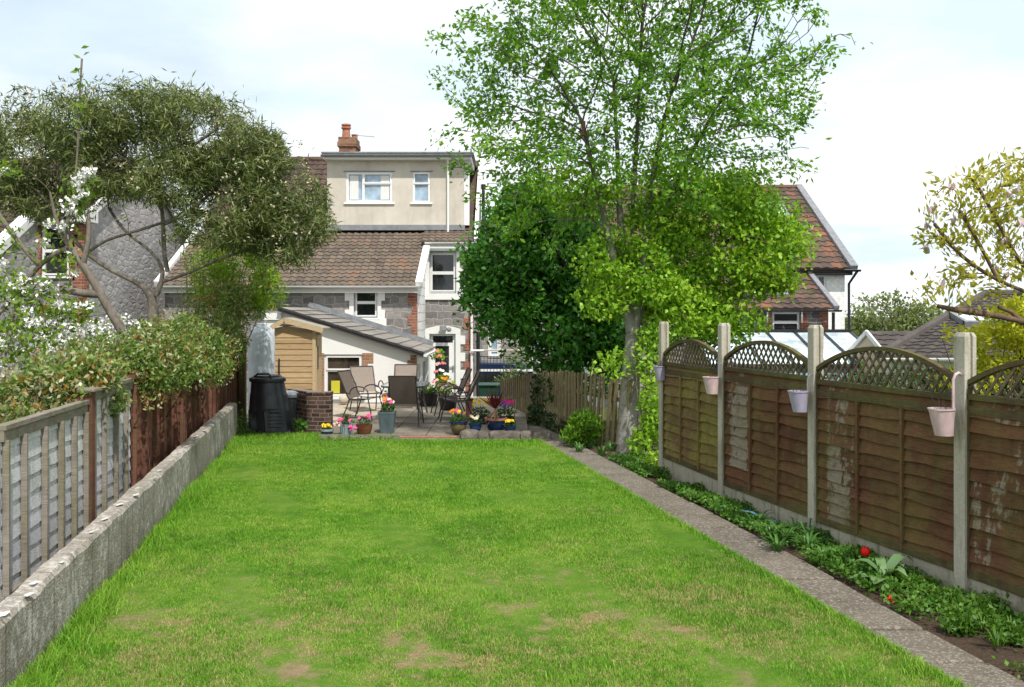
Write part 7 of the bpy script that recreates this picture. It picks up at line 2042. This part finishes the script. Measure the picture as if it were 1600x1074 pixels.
lab, grp = 'small clump of green strap leaves in the bed by the picket fence and trunk', 'strap-leaved clumps near the tall tree'
for i, (px, py) in enumerate(((895, 698), (925, 700), (945, 696), (955, 705), (905, 708), (940, 712))):
    Z = F_PX * EYE / (py - HOR); strap(at(px, 0, Z).x, Z, 26, .3, lab, grp, 200 + i)
lab, grp = 'clump of arching green strap leaves in the bed along the panel fence', 'strap-leaved clumps along the panel fence'
for i, (px, py, s_) in enumerate(((1040, 752, .7), (1060, 768, .8), (1130, 806, .7), (1180, 822, 1.0), (1205, 845, 1.2), (1225, 850, 1.3), (1245, 838, 1.1), (1262, 860, 1.1), (1215, 862, 1.0), (1290, 880, .9), (1395, 905, .9), (1090, 785, .7), (1020, 740, .7))):
    Z = F_PX * EYE / (py - HOR); strap(at(px, 0, Z).x, Z, 34, .26 * s_, lab, grp, 220 + i)
strap(at(1275, 0, 8.98).x - .06, 8.98, 10, .42, 'upright bluish strap-leaved plant against the third concrete post foot', None, 260, spread=.35)
lab, grp = 'loose grassy tuft sprawling in the near end of the fence bed', 'grassy tufts in the near fence bed'
for i, (px, py) in enumerate(((1440, 930), (1500, 962), (1535, 985), (1580, 990), (1465, 915), (1420, 955), (1330, 905), (1270, 880), (1360, 920), (1400, 925), (1560, 1010), (1520, 945))):
    Z = F_PX * EYE / (py - HOR); strap(at(px, 0, Z).x, Z, 40, .17, lab, grp, 400 + i, W=.009, mat='lf_fresh2', spread=.8)
# leafy mounds in the bed
lab, grp = 'small leafy mound of weeds in the bed along the panel fence', 'leafy mounds along the panel fence'
for i, (px, py, r) in enumerate(((1340, 880, 26), (1480, 945, 30), (1540, 960, 34), (1500, 985, 24), (1380, 870, 20), (1290, 850, 22), (1170, 800, 18), (1575, 1000, 26), (1030, 745, 14), (1090, 770, 14), (1440, 920, 22))):
    Z = F_PX * EYE / (py - HOR) ; c = at(px, py, Z)
    shrub('bed_plant', lab, 'plant', (c.x, Z, 0), [(px, py - r * .35, r, r * .55, Z, r * Z / F_PX)], 420, .045, .026, 'lf_fresh2', 300 + i, group=grp, nst=0, cut=-1.2)
# the tulip
Z = 7.95; c = at(1352, 862, Z); tl = thing('tulip', 'single red tulip with broad pale leaves in the bed', 'flower', (c.x, Z, 0))
mb = MB(); mb.tube([(c.x, Z, 0), (c.x - .015, Z, .1), (c.x, Z, c.z - .04)], .005, 6); mb.build('stem', MT['lf_strap'], tl)
mb = MB()
for k in range(6):
    a = k * math.pi / 3 + .3; d = Vector((math.cos(a), math.sin(a), 0)); s = Vector((-d.y, d.x, 0)); b0 = Vector((c.x, Z, c.z - .04)); rr = .026 if k % 2 else .031
    rows = [(0, .004, .008), (.02, rr, .022), (.045, rr * 1.05, .024), (.066, rr * .8, .016), (.08, rr * .62, .002)]
    v = []
    for h0, r0, w0 in rows: v += [b0 + d * r0 + s * w0 + Vector((0, 0, h0)), b0 + d * (r0 + .004) + Vector((0, 0, h0)), b0 + d * r0 - s * w0 + Vector((0, 0, h0))]
    f = []
    for i in range(4):
        f += [(i * 3, i * 3 + 1, i * 3 + 4, i * 3 + 3), (i * 3 + 1, i * 3 + 2, i * 3 + 5, i * 3 + 4)]
    mb.add(v, f)
mb.build('bloom', MT['red_petal'], tl, smooth=True)
MT['tulip_leaf'] = leaf_mat('tulip_leaf', (.1, .2, .08), (.16, .28, .12), (.22, .34, .16), .3)
mb = MB()
for k, (a, l_, w_, zz) in enumerate(((3.3, .3, .06, .02), (2.6, .25, .05, .12), (.4, .3, .055, .16), (5.2, .22, .05, .1), (4.1, .3, .065, .03), (1.5, .2, .04, .12))):
    b0 = Vector((c.x + .04, Z - .3, .02)); d = Vector((math.cos(a), math.sin(a), 0)); s = Vector((-d.y, d.x, 0)); v = []
    for u, ww in ((0, .4), (.25, .9), (.5, 1), (.75, .7), (1, .05)):
        p = b0 + d * l_ * u + Vector((0, 0, .02 + zz * math.sin(u * 2.4))); v += [p - s * w_ * ww + Vector((0, 0, .015 * ww)), p, p + s * w_ * ww + Vector((0, 0, .015 * ww))]
    f = []
    for i in range(4): f += [(i * 3, i * 3 + 1, i * 3 + 4, i * 3 + 3), (i * 3 + 1, i * 3 + 2, i * 3 + 5, i * 3 + 4)]
    mb.add(v, f)
mb.build('broad_leaves', MT['tulip_leaf'], tl, smooth=True)
Z = 7.05; c = at(1393, 945, Z); sm = thing('small_flower', 'tiny red flower low in the bed beside the path', 'flower', (c.x, Z, 0)); flowers(sm, (c.x, Z, .03), .012, 5, 'red_petal', .025, .03); mb = MB(); mb.tube([(c.x, Z, 0), (c.x, Z, .05)], .003, 5); mb.build('stem', MT['lf_strap'], sm)
# bird feeders hung in the tall tree
c = at(948, 203, 14.4); fd = thing('bird_feeder', 'round brown coconut-like feeder hanging in the tall tree', 'bird feeder', tuple(c)); mb = MB(); mb.ball(c, .055, 14, 9); mb.build('shell', plain('coconut', (.16, .07, .03), .8), fd, smooth=True); mb = MB(); mb.tube([c + Vector((0, 0, .05)), c + Vector((0.01, 0, .35))], .004, 4); mb.build('string', MT['twig'], fd)
c = at(912, 200, 14.4); fd = thing('bird_feeder', 'slim brown tube feeder hanging in the tall tree, left of the round one', 'bird feeder', tuple(c)); mb = MB(); mb.tube([c + Vector((0, 0, -.1)), c + Vector((0, 0, .1))], .028, 10); mb.lathe((c.x, c.y, c.z - .12), [(.045, 0), (.045, .02)], 12); mb.build('tube', plain('feeder', (.16, .06, .03), .7), fd, smooth='auto'); mb = MB(); mb.tube([c + Vector((0, 0, .1)), c + Vector((0.01, 0, .35))], .004, 4); mb.build('string', MT['twig'], fd)
# ------------------------------------------------------------------ light, sky, camera
AZ = math.radians(203)      # direction the sun stands in, clockwise from north (+y)
EL = math.radians(55)
sun_dir = Vector((math.sin(AZ) * math.cos(EL) * -1, math.cos(AZ) * math.cos(EL), math.sin(EL)))  # towards the sun: right-behind the camera
sd = bpy.data.lights.new('sun', 'SUN'); sd.energy = 4.7; sd.angle = math.radians(1.2); sd.color = (1.0, 0.95, 0.87)
so = bpy.data.objects.new('sun', sd); COL.objects.link(so); so.location = (6, -8, 20)
so.rotation_euler = sun_dir.to_track_quat('Z', 'Y').to_euler()

w = bpy.data.worlds.new('World'); SC.world = w; w.use_nodes = True
nt = w.node_tree; nt.nodes.clear()
out = nt.nodes.new('ShaderNodeOutputWorld'); bg = nt.nodes.new('ShaderNodeBackground')
sky = nt.nodes.new('ShaderNodeTexSky'); sky.sky_type = 'NISHITA'; sky.sun_disc = False
sky.sun_elevation = EL; sky.sun_rotation = math.atan2(sun_dir.x, sun_dir.y)
sky.air_density = 1.0; sky.dust_density = 0.6; sky.ozone_density = 1.5
tc = nt.nodes.new('ShaderNodeTexCoord')
sp = nt.nodes.new('ShaderNodeSeparateXYZ'); nt.links.new(tc.outputs['Generated'], sp.inputs[0])


def wm(op, a, b=None, clamp=False):
    m = nt.nodes.new('ShaderNodeMath'); m.operation = op; m.use_clamp = clamp
    for i, v in enumerate((a, b)):
        if v is None: continue
        if hasattr(v, 'is_output'): nt.links.new(v, m.inputs[i])
        else: m.inputs[i].default_value = v
    return m.outputs[0]


zc = wm('ADD', wm('MAXIMUM', sp.outputs[2], 0.0), 0.16)
cv = nt.nodes.new('ShaderNodeCombineXYZ')
nt.links.new(wm('DIVIDE', sp.outputs[0], zc), cv.inputs[0]); nt.links.new(wm('DIVIDE', sp.outputs[1], zc), cv.inputs[1])
def wnoise(scale, detail, off):
    mp = nt.nodes.new('ShaderNodeMapping'); mp.inputs['Location'].default_value = off; nt.links.new(cv.outputs[0], mp.inputs[0])
    x = nt.nodes.new('ShaderNodeTexNoise'); x.inputs['Scale'].default_value = scale; x.inputs['Detail'].default_value = detail
    x.inputs['Roughness'].default_value = 0.55; nt.links.new(mp.outputs[0], x.inputs['Vector']); return x.outputs['Fac']
def wramp(f, stops):
    r = nt.nodes.new('ShaderNodeValToRGB'); e = r.color_ramp.elements
    while len(e) < len(stops): e.new(.5)
    for i, (p, c) in enumerate(stops): e[i].position = p; e[i].color = (*c, 1)
    nt.links.new(f, r.inputs[0]); return r.outputs[0]
# cloud cover thinned overhead, out of view, to lower ambient light
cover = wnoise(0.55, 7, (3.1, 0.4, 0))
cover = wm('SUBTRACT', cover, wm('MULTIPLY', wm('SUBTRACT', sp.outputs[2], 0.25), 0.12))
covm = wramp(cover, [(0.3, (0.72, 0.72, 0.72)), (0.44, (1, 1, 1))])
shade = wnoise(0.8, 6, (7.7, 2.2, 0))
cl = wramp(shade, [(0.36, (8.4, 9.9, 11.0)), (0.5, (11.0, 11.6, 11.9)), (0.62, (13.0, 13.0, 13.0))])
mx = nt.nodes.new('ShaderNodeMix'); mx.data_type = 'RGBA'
dim = nt.nodes.new('ShaderNodeMix'); dim.data_type = 'RGBA'; dim.blend_type = 'MULTIPLY'; dim.inputs[0].default_value = 1.0  # clouds above the view darkened to cut fill and deepen shadows
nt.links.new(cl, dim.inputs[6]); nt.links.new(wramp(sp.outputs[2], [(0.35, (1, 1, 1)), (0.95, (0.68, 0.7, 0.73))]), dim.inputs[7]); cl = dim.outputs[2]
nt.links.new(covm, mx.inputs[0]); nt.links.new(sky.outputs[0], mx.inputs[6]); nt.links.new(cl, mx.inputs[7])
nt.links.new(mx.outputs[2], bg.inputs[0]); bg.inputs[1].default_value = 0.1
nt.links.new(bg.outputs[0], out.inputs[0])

cd = bpy.data.cameras.new('camera'); cd.sensor_width = 36; cd.lens = 36 * F_PX / 1600
cd.shift_y = (HOR - 537) / 1600; cd.clip_end = 3000; cd.clip_start = 0.05
co = bpy.data.objects.new('camera', cd); COL.objects.link(co); co.location = (0, 0, EYE); co.rotation_euler = (math.radians(90), 0, 0)
SC.camera = co
SC.render.engine = 'CYCLES'
SC.cycles.max_bounces = 6; SC.cycles.diffuse_bounces = 3; SC.cycles.transmission_bounces = 4; SC.cycles.use_denoising = True
SC.view_settings.view_transform = 'Standard'; SC.view_settings.look = 'None'; SC.view_settings.exposure = 0; SC.view_settings.gamma = 1
